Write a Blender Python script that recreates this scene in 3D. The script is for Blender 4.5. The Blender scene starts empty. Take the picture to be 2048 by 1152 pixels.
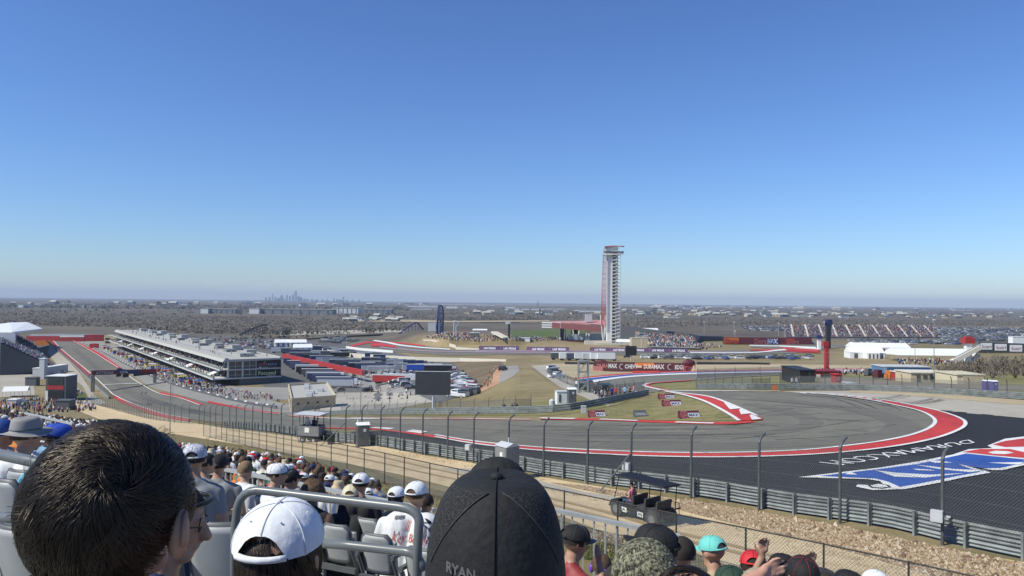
import bpy, bmesh, math, random
from mathutils import Vector, Matrix
from mathutils.bvhtree import BVHTree
from mathutils.geometry import tessellate_polygon
from math import sin, cos, pi, radians as R
random.seed(7)
SC = bpy.context.scene
COL = SC.collection
F = 1547.0
# ------------------------------------------------------------------ camera model (origin, looks along +Y)
pt = math.atan(26.75/F); rl = math.atan(.0105)
fw = Vector((0, cos(pt), sin(pt))); u0 = Vector((0, -sin(pt), cos(pt))); r0 = Vector((1, 0, 0))
cr = cos(rl)*r0 + sin(rl)*u0; cu = -sin(rl)*r0 + cos(rl)*u0
def ray(px, py): return fw + cr*((px-1024)/F) - cu*((py-576)/F)
def P(px, py, Y):
    d = ray(px, py); return d*(Y/d.y)
def E(px): return 592+.0105*px
cd = bpy.data.cameras.new('camera'); cam = bpy.data.objects.new('camera', cd); COL.objects.link(cam)
cd.sensor_width = 36; cd.lens = F/2048*36; cd.clip_end = 60000; cd.clip_start = .05
cam.matrix_world = Matrix((cr, cu, -fw)).transposed().to_4x4()
SC.camera = cam
# ------------------------------------------------------------------ materials
MATS = {}
def mat(name, c, rough=.7, metal=0, var=.12, scale=6, c2=None, bump=0, spec=None, alpha=None, coord='Object', detail=4, ramp=(.35, .65)):
    if name in MATS: return MATS[name]
    m = bpy.data.materials.new(name); m.use_nodes = True; nt = m.node_tree; b = nt.nodes['Principled BSDF']
    b.inputs['Roughness'].default_value = rough; b.inputs['Metallic'].default_value = metal
    if spec is not None: b.inputs['Specular IOR Level'].default_value = spec
    tc = nt.nodes.new('ShaderNodeTexCoord'); n = nt.nodes.new('ShaderNodeTexNoise'); n.inputs['Scale'].default_value = scale; n.inputs['Detail'].default_value = detail
    nt.links.new(tc.outputs[coord], n.inputs['Vector'])
    rp = nt.nodes.new('ShaderNodeValToRGB'); e = rp.color_ramp.elements
    if c2 is None:
        a = [x*(1-var) for x in c]; c2 = [min(1, x*(1+var)) for x in c]
    else: a = c
    e[0].position = ramp[0]; e[1].position = ramp[1]; e[0].color = (*a, 1); e[1].color = (*c2, 1)
    nt.links.new(n.outputs['Fac'], rp.inputs['Fac']); nt.links.new(rp.outputs['Color'], b.inputs['Base Color'])
    if bump:
        bp = nt.nodes.new('ShaderNodeBump'); bp.inputs['Strength'].default_value = bump; bp.inputs['Distance'].default_value = .05
        nt.links.new(n.outputs['Fac'], bp.inputs['Height']); nt.links.new(bp.outputs['Normal'], b.inputs['Normal'])
    MATS[name] = m; return m
def ground_mat(name, stops, scales, rough=.95, bump=.3):
    """colour ramp over a mix of noises at several scales (world metres)"""
    m = bpy.data.materials.new(name); m.use_nodes = True; nt = m.node_tree; b = nt.nodes['Principled BSDF']; L = nt.links.new
    b.inputs['Roughness'].default_value = rough; b.inputs['Specular IOR Level'].default_value = .2
    tc = nt.nodes.new('ShaderNodeTexCoord'); prev = None
    for s, w in scales:
        n = nt.nodes.new('ShaderNodeTexNoise'); n.inputs['Scale'].default_value = s; n.inputs['Detail'].default_value = 5; n.inputs['Roughness'].default_value = .6
        L(tc.outputs['Object'], n.inputs['Vector'])
        mu = nt.nodes.new('ShaderNodeMath'); mu.operation = 'MULTIPLY'; mu.inputs[1].default_value = w; L(n.outputs['Fac'], mu.inputs[0])
        if prev is None: prev = mu.outputs[0]
        else:
            ad = nt.nodes.new('ShaderNodeMath'); ad.operation = 'ADD'; L(prev, ad.inputs[0]); L(mu.outputs[0], ad.inputs[1]); prev = ad.outputs[0]
    rp = nt.nodes.new('ShaderNodeValToRGB'); els = rp.color_ramp.elements
    while len(els) < len(stops): els.new(.5)
    for e, (p, c) in zip(els, stops): e.position = .5+(p-.5)*.55; e.color = (*c, 1)
    L(prev, rp.inputs['Fac']); L(rp.outputs['Color'], b.inputs['Base Color'])
    if bump:
        bp = nt.nodes.new('ShaderNodeBump'); bp.inputs['Strength'].default_value = bump; bp.inputs['Distance'].default_value = .06
        L(prev, bp.inputs['Height']); L(bp.outputs['Normal'], b.inputs['Normal'])
    MATS[name] = m; return m
M = MATS
def flat(name, c, rough=.6, metal=0, var=.08, scale=3): return mat(name, c, rough, metal, var, scale)
# ------------------------------------------------------------------ mesh builder
class MB:
    def __init__(s): s.v = []; s.f = []; s.m = []; s.mats = []
    def mi(s, m):
        if m not in s.mats: s.mats.append(m)
        return s.mats.index(m)
    def add(s, vs, fs, m=None):
        o = len(s.v); s.v += [tuple(v) for v in vs]; k = s.mi(m)
        for f in fs: s.f.append(tuple(i+o for i in f)); s.m.append(k)
    def box(s, c, d, rz=0, m=None, rot=None):
        mt = rot or Matrix.Rotation(rz, 3, 'Z'); c = Vector(c)
        vs = [c + mt @ Vector((x*d[0]/2, y*d[1]/2, z*d[2]/2)) for x in (-1, 1) for y in (-1, 1) for z in (-1, 1)]
        s.add(vs, [(0,1,3,2),(4,6,7,5),(0,4,5,1),(2,3,7,6),(0,2,6,4),(1,5,7,3)], m)
    def bar(s, a, b, w, h=None, m=None, up=(0,0,1)):
        a = Vector(a); b = Vector(b); h = h or w; d = (b-a)
        if d.length < 1e-6: return
        y = d.normalized(); x = y.cross(Vector(up))
        if x.length < 1e-4: x = Vector((1,0,0))
        x.normalize(); z = x.cross(y)
        s.box((a+b)/2, (w, d.length, h), m=m, rot=Matrix((x, y, z)).transposed())
    def tube(s, pts, r, n=8, m=None, caps=True):
        pts = [Vector(p) for p in pts]; k = len(pts); rs = r if isinstance(r, (list, tuple)) else [r]*k
        t = (pts[1]-pts[0]).normalized(); a = t.orthogonal().normalized(); vs = []; fs = []
        for i, p in enumerate(pts):
            t2 = (pts[min(i+1, k-1)]-pts[max(i-1, 0)])
            t2 = t2.normalized() if t2.length > 1e-9 else t
            a = (a - t2*a.dot(t2)); a = a.normalized() if a.length > 1e-6 else t2.orthogonal().normalized(); b = t2.cross(a)
            vs += [p + (a*cos(2*pi*j/n)+b*sin(2*pi*j/n))*rs[i] for j in range(n)]
        for i in range(k-1):
            for j in range(n): fs.append((i*n+j, i*n+(j+1) % n, (i+1)*n+(j+1) % n, (i+1)*n+j))
        if caps: fs.append(tuple(range(n-1, -1, -1))); fs.append(tuple((k-1)*n+j for j in range(n)))
        s.add(vs, fs, m)
    def ell(s, c, d, nu=12, nv=8, m=None, rot=None):
        c = Vector(c); rot = rot or Matrix.Identity(3); vs = [c+rot @ Vector((0,0,d[2]))]; fs = []
        for i in range(1, nv):
            th = pi*i/nv
            for j in range(nu): vs.append(c+rot @ Vector((d[0]*sin(th)*cos(2*pi*j/nu), d[1]*sin(th)*sin(2*pi*j/nu), d[2]*cos(th))))
        vs.append(c+rot @ Vector((0,0,-d[2])))
        for j in range(nu): fs.append((0, 1+j, 1+(j+1) % nu))
        for i in range(nv-2):
            for j in range(nu): fs.append((1+i*nu+j, 1+(i+1)*nu+j, 1+(i+1)*nu+(j+1) % nu, 1+i*nu+(j+1) % nu))
        e = len(vs)-1
        for j in range(nu): fs.append((e, 1+(nv-2)*nu+(j+1) % nu, 1+(nv-2)*nu+j))
        s.add(vs, fs, m)
    def prism(s, base, h, m=None, mtop=None):
        """vertical prism over a list of base points (CCW), h scalar height"""
        n = len(base); b = [Vector(p) for p in base]; t = [p+Vector((0,0,h)) for p in b]
        s.add(b+t, [(i, (i+1) % n, n+(i+1) % n, n+i) for i in range(n)], m)
        s.add(t, [tuple(range(n))], mtop or m); s.add(b, [tuple(range(n-1,-1,-1))], m)
    def quad(s, a, b, c, d, m=None): s.add([a,b,c,d], [(0,1,2,3)], m)
    def slab(s, a, b, c, d, t, m=None):
        """quad a,b,c,d given thickness t along -normal"""
        a,b,c,d = map(Vector,(a,b,c,d)); n = (b-a).cross(d-a).normalized()*t
        s.add([a,b,c,d,a-n,b-n,c-n,d-n], [(0,1,2,3),(7,6,5,4),(0,4,5,1),(1,5,6,2),(2,6,7,3),(3,7,4,0)], m)
    def build(s, name, m=None, parent=None, smooth=False, local=None, loc=None):
        me = bpy.data.meshes.new(name)
        if loc is not None: lv = Vector(loc); s.v = [tuple(Vector(v)-lv) for v in s.v]
        me.from_pydata(s.v, [], s.f)
        if s.mats and s.mats != [None]:
            for x in s.mats: me.materials.append(x if x is not None else (m or MATS.get('light_grey_panel')))
            me.polygons.foreach_set('material_index', s.m)
        elif m: me.materials.append(m)
        if smooth: me.polygons.foreach_set('use_smooth', [True]*len(me.polygons))
        me.update()
        o = bpy.data.objects.new(name, me); COL.objects.link(o)
        if loc is not None: o.location = loc
        if parent: 
            o.parent = parent
        return o
def tag(o, label=None, cat=None, group=None, kind=None):
    if label: o['label'] = label
    if cat: o['category'] = cat
    if group: o['group'] = group
    if kind: o['kind'] = kind
    return o
def empty(name, loc=(0,0,0), rz=0, label=None, cat=None, group=None):
    o = bpy.data.objects.new(name, None); COL.objects.link(o); o.location = loc; o.rotation_euler = (0,0,rz); o.empty_display_size = .2
    return tag(o, label, cat, group)
def copy_tree(o, parent=None):
    c = o.copy(); COL.objects.link(c); c.parent = parent
    for ch in list(o.children): copy_tree(ch, c)
    return c
def inst(proto, loc, rz=0, label=None, group=None, first=[]):
    o = proto if id(proto) not in first else copy_tree(proto)
    if id(proto) not in first: first.append(id(proto))
    o.location = loc; o.rotation_euler = (0,0,rz)
    if label: o['label'] = label
    if group: o['group'] = group
    return o
# ------------------------------------------------------------------ lettering
def text_poly(s, bold=.0, spacing=1.0, shear=0):
    cu_ = bpy.data.curves.new('lettering', 'FONT'); cu_.body = s; cu_.size = 1; cu_.offset = bold; cu_.space_character = spacing; cu_.shear = shear
    cu_.resolution_u = 3; cu_.fill_mode = 'FRONT'
    o = bpy.data.objects.new('lettering', cu_); COL.objects.link(o)
    dg = bpy.context.evaluated_depsgraph_get(); me = bpy.data.meshes.new_from_object(o.evaluated_get(dg))
    vs = [v.co.copy() for v in me.vertices]; fs = [tuple(p.vertices) for p in me.polygons]
    bpy.data.objects.remove(o); bpy.data.curves.remove(cu_); bpy.data.meshes.remove(me)
    x0 = min(v.x for v in vs); x1 = max(v.x for v in vs); y0 = min(v.y for v in vs); y1 = max(v.y for v in vs)
    return [((v.x-x0)/(x1-x0), (v.y-y0)/(y1-y0)) for v in vs], fs
def letter(mb, s, org, right, up, box, m, off=.02, bold=.02, shear=0):
    """write s on the plane org+right*u+up*v inside box (u0,v0,u1,v1) in metres"""
    org = Vector(org); right = Vector(right).normalized(); up = Vector(up).normalized(); n = right.cross(up)
    uv, fs = text_poly(s, bold, 1, shear); a, b, c, d = box
    mb.add([org+right*(a+(c-a)*p[0])+up*(b+(d-b)*p[1])+n*off for p in uv], fs, m)
SKY_AIR, SKY_DUST, SKY_OZ, SKY_S, SUN_E, EXPO, HAZE = 1.1, 0.08, 3.0, .10, 4.1, 0.3, 5.6e-5
SKY_TINT = (.475,.605,.855,1)
# ------------------------------------------------------------------ terrain: height below the eye by direction and depression
TAB = {
 0:    [(2500,10),(1100,10),(560,10),(400,11),(300,14),(262,17.5),(240,28),(225,40),(190,42),(100,44),(60,45),(30,45),(15,45.5),(8,46),(5,48),(3,52)],
 200:  [(2500,10),(1100,10),(560,10),(400,11),(330,13),(290,15),(262,19),(250,25),(235,38),(214,41.5),(188,42),(96,43),(60,45),(30,45),(15,45.5),(8,46),(5,48),(3,52)],
 400:  [(2500,10),(1100,10),(560,10),(400,11),(300,14.6),(270,19),(259,22),(245,28),(229,35),(220,37.5),(200,40),(175,41),(100,43),(60,45),(30,45),(15,45.5),(8,46),(5,48),(3,52)],
 560:  [(2500,9.5),(1100,9.5),(560,10),(400,11),(313,13.4),(268,16.5),(252,20),(237,26),(228,32),(222,37),(200,40),(150,40.5),(100,41),(60,44),(30,45),(15,45.5),(8,46),(5,48),(3,52)],
 750:  [(2500,9.5),(1100,9.5),(560,9.6),(360,10.7),(292,13.6),(270,14.6),(258,15.4),(232,16.5),(220,18.5),(213,32),(200,38),(185,39),(150,40),(100,41),(60,44),(30,45),(15,45.5),(8,46),(5,48),(3,52)],
 900:  [(2500,9.3),(1100,9.3),(560,9.6),(400,10.6),(318,12.4),(290,12.8),(270,13),(235,13.4),(227,13.8),(214,17),(188,23),(168,31),(138,38),(120,39),(90,36),(84,32),(76,27),(66,28),(52,36),(38,43),(25,44.5),(15,45.5),(8,46),(5,48),(3,52)],
 1040: [(2500,9.2),(1100,9.2),(560,9.4),(420,10),(350,11.4),(300,11.7),(282,11.9),(235,12.2),(223,12.6),(197,15),(157,20),(136,23),(127,30),(117,33),(97,35),(89,34),(80,29),(72,28),(62,33),(52,38),(38,43),(25,44.5),(15,45.5),(8,46),(5,48),(3,52)],
 1220: [(2500,9.1),(1100,9.1),(560,9.3),(420,10),(364,11),(300,10.9),(238,11),(215,11.4),(195,12.5),(175,15.5),(160,21),(150,25),(135,27),(117,30),(95,32),(80,32),(65,34),(50,39),(40,42),(25,44),(15,45.5),(8,46),(5,48),(3,52)],
 1500: [(2500,9),(1100,9),(560,9.1),(412,10.2),(304,10),(240,10),(179,10),(170,10.3),(157,14),(144,21),(137,23),(127,24),(107,28),(92,30),(77,31),(64,33),(47,39),(32,43),(25,44),(15,45.5),(8,46),(5,48),(3,52)],
 1800: [(2500,9),(1100,9),(560,9),(478,9.3),(320,9.5),(190,9.7),(174,9.9),(154,12),(144,14),(134,19),(124,22),(109,26),(89,29),(74,31),(61,33),(44,40),(29,43.5),(20,44.5),(15,45.5),(8,46),(5,48),(3,52)],
 2048: [(2500,9),(1100,9),(560,9),(478,9.3),(320,9.5),(190,9.7),(174,9.9),(154,12),(144,14),(134,19),(124,22),(109,26),(89,29),(74,31),(61,33),(44,40),(29,43.5),(20,44.5),(15,45.5),(8,46),(5,48),(3,52)],
}
DL = [2500*(3/2500)**(i/260) for i in range(261)]
def interp(t, x):
    # t descending in key
    if x >= t[0][0]: return t[0][1]
    for (a, va), (b, vb) in zip(t, t[1:]):
        if x >= b: return va+(vb-va)*(a-x)/(a-b)
    return t[-1][1]
KX = sorted(TAB); PROF = {}
for k in KX:
    t = TAB[k]; lt = [(math.log(d), math.log(F*h/d)) for d, h in t]
    v = [interp(lt, math.log(d)) for d in DL]
    for _ in range(2): v = [v[0]]+[(v[i-1]+2*v[i]+v[i+1])/4 for i in range(1, len(v)-1)]+[v[-1]]
    for i in range(1, len(v)): v[i] = max(v[i], v[i-1]+1e-4)
    PROF[k] = v
def lD(px, i):
    px = min(max(px, 0), 2048)
    for a, b in zip(KX, KX[1:]):
        if px <= b:
            f = (px-a)/(b-a); f = f*f*(3-2*f)*.6+f*.4
            return PROF[a][i]*(1-f)+PROF[b][i]*f
NC = 420
az = [R(-52)+R(104)*i/(NC-1) for i in range(NC)] + [R(52)+R(256)*i/33 for i in range(1, 33)]
gv = []; gf = []; NR = len(DL)
CMAX = cos(R(40))
for t in az:
    cz = max(cos(t), CMAX); px = 1024+F*math.tan(t) if cos(t) > .6 else (2048 if sin(t) > 0 else 0)
    for i, d in enumerate(DL):
        Yf = math.exp(lD(px, i)); D = Yf/cz           # forward depth -> horizontal distance
        gv.append((D*sin(t), D*cos(t), -d*Yf/F))
NA = len(az)
for j in range(NA):
    k = (j+1) % NA
    for i in range(NR-1):
        a = j*NR+i; b = k*NR+i; gf.append((a, b, b+1, a+1))
gc = len(gv); gv.append((0,0,-9.3))
for j in range(NA): gf.append((j*NR, gc, ((j+1) % NA)*NR))
BV = BVHTree.FromPolygons([Vector(v) for v in gv], gf)
O3 = Vector((0,0,0))
def G(px, py, up=0):
    d = ray(px, py); hit = BV.ray_cast(O3, d.normalized())[0]
    if hit is None: hit = P(px, py, 15000)
    return hit + Vector((0,0,up))
def gz(x, y):
    h = BV.ray_cast(Vector((x, y, 400)), Vector((0,0,-1)))[0]
    return h.z if h else -45
def GP(px, Y, up=0):
    """ground point in the pixel column px at forward depth Y"""
    x = (px-1024)/F*Y
    return Vector((x, Y, gz(x, Y)+up))
def scl(p): return F/p.y       # px per metre at p
gm = ground_mat('scrub_ground', [(.38,(.088,.074,.058)),(.5,(.122,.103,.08)),(.62,(.165,.138,.10))], [(.003,.35),(.02,.25),(.25,.2),(3,.2)])
# nearer than ~600 m the ground turns to dry grass
nt = gm.node_tree; b = nt.nodes['Principled BSDF']; rp = [n for n in nt.nodes if n.type == 'VALTORGB'][0]
rp2 = nt.nodes.new('ShaderNodeValToRGB'); e = rp2.color_ramp.elements; e[0].position = .44; e[0].color = (.17,.14,.065,1); e[1].position = .56; e[1].color = (.31,.24,.14,1)
src = rp.inputs['Fac'].links[0].from_socket; nt.links.new(src, rp2.inputs['Fac'])
ge = nt.nodes.new('ShaderNodeNewGeometry'); ln = nt.nodes.new('ShaderNodeVectorMath'); ln.operation = 'LENGTH'; nt.links.new(ge.outputs['Position'], ln.inputs[0])
mr = nt.nodes.new('ShaderNodeMapRange'); mr.inputs['From Min'].default_value = 650; mr.inputs['From Max'].default_value = 800; nt.links.new(ln.outputs['Value'], mr.inputs['Value'])
mx = nt.nodes.new('ShaderNodeMix'); mx.data_type = 'RGBA'; nt.links.new(mr.outputs[0], mx.inputs['Factor']); nt.links.new(rp2.outputs['Color'], mx.inputs[6]); nt.links.new(rp.outputs['Color'], mx.inputs[7]); nt.links.new(mx.outputs[2], b.inputs['Base Color'])
me = bpy.data.meshes.new('ground'); me.from_pydata(gv, [], gf); me.materials.append(gm)
me.polygons.foreach_set('use_smooth', [True]*len(me.polygons)); me.update()
go = bpy.data.objects.new('ground', me); COL.objects.link(go); tag(go, kind='structure')
# ------------------------------------------------------------------ ground sheets
def sm(pts, n=6, closed=False):
    """Catmull-Rom through pixel points"""
    P_ = [Vector(p) for p in pts]; out = []; N = len(P_)
    rng = range(N) if closed else range(N-1)
    for i in rng:
        p0 = P_[(i-1) % N] if closed or i > 0 else P_[0]; p1 = P_[i]; p2 = P_[(i+1) % N]; p3 = P_[(i+2) % N] if closed or i < N-2 else P_[N-1]
        for k in range(n):
            t = k/n; out.append(.5*((2*p1)+(p2-p0)*t+(2*p0-5*p1+4*p2-p3)*t*t+(3*p1-p0-3*p2+p3)*t**3))
    if not closed: out.append(P_[-1])
    return out
def lift(h, k):
    D = h.length; return h + Vector((0,0,.006*k + D*.00012*k + (0 if D < 150 else (D-150)*.0001*k)))
def sheet(name, m, k, pts, sx=24, sy=4, smooth=0, obj=True, mb=None):
    """polygon in photo pixels draped on the terrain, layer k"""
    if smooth: pts = [tuple(p) for p in sm([Vector((p[0],p[1])) for p in pts], smooth, True)]
    pv = [Vector((p[0], p[1], 0)) for p in pts]
    tr = tessellate_polygon([pv]); bm = bmesh.new(); vs = [bm.verts.new(p) for p in pv]
    for t in tr:
        try: bm.faces.new([vs[i] for i in t])
        except ValueError: pass
    x0, x1 = min(p[0] for p in pts), max(p[0] for p in pts); y0, y1 = min(p[1] for p in pts), max(p[1] for p in pts)
    def cut(co, no):
        bmesh.ops.bisect_plane(bm, geom=bm.verts[:]+bm.edges[:]+bm.faces[:], plane_co=co, plane_no=no, dist=1e-5)
    x = math.ceil(x0/sx)*sx
    while x < x1: cut((x,0,0),(1,0,0)); x += sx
    y = math.ceil(y0/sy)*sy
    while y < y1: cut((0,y,0),(0,1,0)); y += sy
    bmesh.ops.triangulate(bm, faces=bm.faces[:])
    for v in bm.verts: v.co = lift(G(v.co.x, v.co.y), k)
    vv = [v.co.copy() for v in bm.verts]; bm.verts.index_update(); ff = []
    for f in bm.faces:
        ids = [v.index for v in f.verts]
        a, b_, c = (vv[i] for i in ids)
        if (b_-a).cross(c-a).z < 0: ids.reverse()
        ff.append(tuple(ids))
    bm.free()
    if mb is not None: mb.add(vv, ff, m); return
    q = MB(); q.add(vv, ff); o = q.build(name, m); return tag(o, kind='structure')
def band(mb, A, B, m, k, n=6, cols=2):
    """strip between two pixel polylines with the same number of points"""
    a = sm([Vector(p) for p in A], n); b = sm([Vector(p) for p in B], n); vs = []; w = cols+1
    for p, q in zip(a, b):
        for c in range(w):
            t = p.lerp(q, c/cols); vs.append(lift(G(t.x, t.y), k))
    fs = []
    for i in range(len(a)-1):
        for c in range(cols): fs.append((i*w+c, i*w+c+1, (i+1)*w+c+1, (i+1)*w+c))
    p0, p1, p2 = vs[0], vs[1], vs[w]
    if (p1-p0).cross(p2-p0).z < 0: fs = [f[::-1] for f in fs]
    mb.add(vs, fs, m)
def line(mb, pts, wd, m, k, n=8, dash=None, smooth=True):
    """painted line of real width wd metres along pixel points"""
    c = sm([Vector(p) for p in pts], n) if smooth else [Vector(p) for p in pts]
    g = [G(p.x, p.y) for p in c]; vs = []; fs = []; acc = 0; on = []
    for i, p in enumerate(g):
        t = g[min(i+1, len(g)-1)]-g[max(i-1, 0)]; t.z = 0; t.normalize(); nn = Vector((-t.y, t.x, 0))*wd/2
        for s_ in (1, -1):
            q = p+nn*s_; q.z = gz(q.x, q.y); vs.append(lift(q, k))
        if i: acc += (g[i]-g[i-1]).length
        on.append(True if not dash else (int(acc/dash) % 2 == 0))
    for i in range(len(g)-1):
        if on[i]: fs.append((2*i+1, 2*i+3, 2*i+2, 2*i) if True else 0)
    fs2 = []
    for f in fs:
        a, b_, c2 = Vector(vs[f[0]]), Vector(vs[f[1]]), Vector(vs[f[2]])
        fs2.append(f if (b_-a).cross(c2-a).z > 0 else f[::-1])
    mb.add(vs, fs2, m)
# materials of the ground
asph = ground_mat('worn_asphalt', [(.32,(.136,.128,.104)),(.5,(.168,.158,.128)),(.68,(.194,.184,.150))], [(.04,.3),(.5,.3),(6,.2),(40,.2)], .85, .1)
blk = ground_mat('fresh_black_asphalt', [(.35,(.022,.022,.024)),(.65,(.034,.034,.037))], [(.08,.4),(2,.3),(30,.3)], .8, .15)
redp = ground_mat('red_runoff_paint', [(.25,(.26,.035,.03)),(.42,(.46,.04,.03)),(.65,(.58,.06,.045))], [(.15,.3),(1.5,.3),(12,.4)], .6, .05)
whtp = ground_mat('white_line_paint', [(.25,(.38,.37,.35)),(.42,(.66,.65,.62)),(.65,(.78,.77,.75))], [(.5,.3),(3,.3),(14,.4)], .6, .05)
blup = ground_mat('blue_paint', [(.25,(.03,.055,.17)),(.42,(.03,.08,.30)),(.65,(.04,.10,.38))], [(.5,.3),(3,.3),(14,.4)], .6, .05)
dirt = ground_mat('tan_gravel_road', [(.32,(.40,.295,.165)),(.5,(.57,.435,.26)),(.68,(.67,.53,.33))], [(.25,.3),(1.5,.25),(9,.25),(60,.2)], .95, .5)
sand = ground_mat('pale_gravel_trap', [(.35,(.36,.29,.18)),(.65,(.46,.38,.25))], [(.05,.4),(1,.3),(10,.3)], .95, .4)
conc = ground_mat('pale_concrete', [(.35,(.33,.30,.25)),(.65,(.42,.385,.32))], [(.03,.4),(.5,.3),(8,.3)], .9, .2)
gconc = ground_mat('grey_concrete', [(.35,(.24,.225,.20)),(.65,(.31,.295,.265))], [(.03,.4),(.5,.3),(8,.3)], .9, .2)
grs = ground_mat('dry_green_grass', [(.36,(.13,.125,.045)),(.5,(.19,.175,.07)),(.64,(.27,.225,.11))], [(.08,.3),(.6,.3),(5,.2),(30,.2)], .95, .5)
grn = ground_mat('green_lawn', [(.36,(.07,.10,.03)),(.64,(.12,.15,.05))], [(.03,.4),(.5,.3),(5,.3)], .95, .4)
brn = ground_mat('dry_brown_slope', [(.36,(.12,.09,.055)),(.5,(.165,.125,.075)),(.64,(.215,.165,.10))], [(.03,.35),(.3,.25),(3,.2),(20,.2)], .95, .4)
tarp = ground_mat('dark_lot_asphalt', [(.36,(.10,.098,.094)),(.64,(.145,.14,.135))], [(.02,.5),(1,.5)], .85, .1)

# --- paddock lots, straight side
sheet('parking_lot', tarp, 1, [(330,682),(400,672),(560,676),(700,688),(760,697),(830,715),(905,726),(960,770),(905,798),(880,806),(700,800),(660,790),(560,790),(520,768),(420,740)])
sheet('paddock_yard', conc, 2, [(640,800),(672,786),(820,784),(868,804),(790,817),(700,822),(640,822)], sx=12, sy=3)
sheet('service_road', gconc, 2, [(700,742),(760,748),(830,770),(868,784),(840,792),(740,782),(690,762)], sx=12, sy=3)
sheet('pit_lane', gconc, 2, [(150,684),(205,683),(250,694),(330,722),(420,758),(470,774),(600,776),(600,800),(540,800),(560,806),(640,822),(590,830),(480,816),(400,802),(300,775),(240,735)], sx=12, sy=3)
sheet('infield_lot', conc, 1, [(0,736),(50,738),(66,752),(70,790),(0,795)], sx=12, sy=3)
sheet('gravel_path', conc, 1, [(100,690),(122,706),(160,748),(188,790),(212,806),(188,815),(140,810),(150,800),(178,795),(165,772),(120,738),(95,705)], sx=10, sy=3)
sheet('lawn', grn, 1, [(130,782),(150,776),(170,786),(176,800),(142,806),(130,804)], sx=10, sy=3)
# --- track: straight, first corner
OUT = [(107,684),(129,706),(156,728),(180,748),(203,770),(226,791),(255,805),(287,817),(326,829),(380,839),(440,846),(500,850),(560,853),(650,855),(745,857),(800,861),(870,871),(950,884),(1050,894),(1150,900),(1300,906),(1450,907),(1600,902),(1720,890),(1800,877),(1850,862),(1870,847),(1868,837),(1848,827),(1808,816),(1760,806),(1700,797),(1640,790),(1580,786)]
INN = [(1500,783),(1420,783),(1345,782),(1322,780.5),(1340,784.5),(1359,787),(1415,794),(1458,808.5),(1514,833),(1527,841),(1480,850),(1400,849),(1300,845),(1200,842),(1060,841),(900,839),(760,838),(650,837),(594,834),(550,828),(487,819),(430,808),(360,795),(316,785),(275,765),(255,750),(236,737),(190,709),(146,684)]
sheet('race_track', asph, 3, [tuple(p) for p in sm([Vector(p) for p in OUT], 4)]+[tuple(p) for p in sm([Vector(p) for p in INN], 4)], sx=16, sy=3)
sheet('runoff', blk, 2, [(700,864),(800,861),(950,884),(1150,900),(1450,907),(1720,890),(1850,862),(1880,820),(1900,822),(2060,838),(2300,870),(2300,1200),(2048,1103),(1885,1076),(1680,1040),(1518,1014),(1382,992),(1175,958),(1087,944),(947,917),(842,902),(770,888)], sx=24, sy=4)
sheet('concrete_apron', conc, 2, [(1560,783),(1700,782),(1850,789),(2048,806),(2300,830),(2300,866),(2060,838),(1900,824),(1870,830),(1800,812),(1700,795),(1620,788)], sx=24, sy=3)
sheet('sand_strip', sand, 3, [(1700,780.5),(1850,786),(2048,801),(2300,824),(2300,838),(2048,811),(1850,794),(1700,785)], sx=24, sy=3)
sheet('corner_grass', grs, 3, [(1100,836),(1160,826),(1220,816),(1300,797),(1312,784),(1340,787),(1370,794),(1400,804),(1440,822),(1470,838),(1478,842),(1400,843),(1300,841),(1200,838),(1120,838)], sx=12, sy=3)
sheet('verge_grass', grs, 2, [(560,829),(700,832),(900,832),(1100,832),(1150,826),(1230,812),(1295,790),(1300,786),(1200,796),(1100,800),(1000,815),(900,818),(700,826),(560,826)], sx=16, sy=3)
sheet('fence_verge', grs, 1, [(640,866),(760,868),(840,880),(860,888),(760,886),(650,878)], sx=12, sy=3)
# red outer band with white edges
OB_O = [(870,875),(950,889),(1050,900),(1150,907),(1300,914),(1450,916),(1600,912),(1720,903),(1810,891),(1875,877),(1918,861),(1931,849),(1920,838),(1880,824),(1830,813),(1770,802),(1700,793),(1640,788.3),(1600,786.8)]
OB_I = [(870,871),(950,884),(1050,894),(1150,900),(1300,906),(1450,907),(1600,902),(1720,890),(1800,877),(1850,862),(1870,847),(1862,834),(1835,822),(1790,811.5),(1740,801.5),(1685,793.6),(1640,789.2),(1610,787.4),(1590,786.4)]
mb = MB(); band(mb, OB_I, OB_O, redp, 5)
band(mb, [(226,791),(255,805),(287,817),(330,830),(380,840)], [(228,798),(252,810),(283,822),(326,836),(378,844)], redp, 5)
band(mb, [(107,684),(129,706),(156,728),(180,748)], [(102,684),(121,706),(146,728),(176,755)], redp, 5)
band(mb, [(560,853),(650,855.5),(745,858),(800,862.5),(870,872)], [(560,855),(650,857.5),(745,860.5),(800,866),(870,877)], redp, 5)
band(mb, [(146,684),(190,709),(236,738)], [(150,683.5),(200,708),(243,738)], redp, 5)
band(mb, [(316,788),(360,798),(399,811)], [(320,785),(364,795),(410,811)], redp, 5)
band(mb, [(416,803),(487,817),(550,826),(594,832),(650,835)], [(416,807),(487,820),(550,829),(594,834.5),(650,837)], redp, 5)
band(mb, [(700,836.6),(900,837.5),(1060,839.6)], [(700,838.6),(900,839.8),(1060,842)], redp, 5)
band(mb, [(1080,837.5),(1200,839),(1320,843),(1440,846),(1500,843)], [(1080,840),(1200,842.5),(1320,847),(1440,850.5),(1515,846)], redp, 6)
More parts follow.
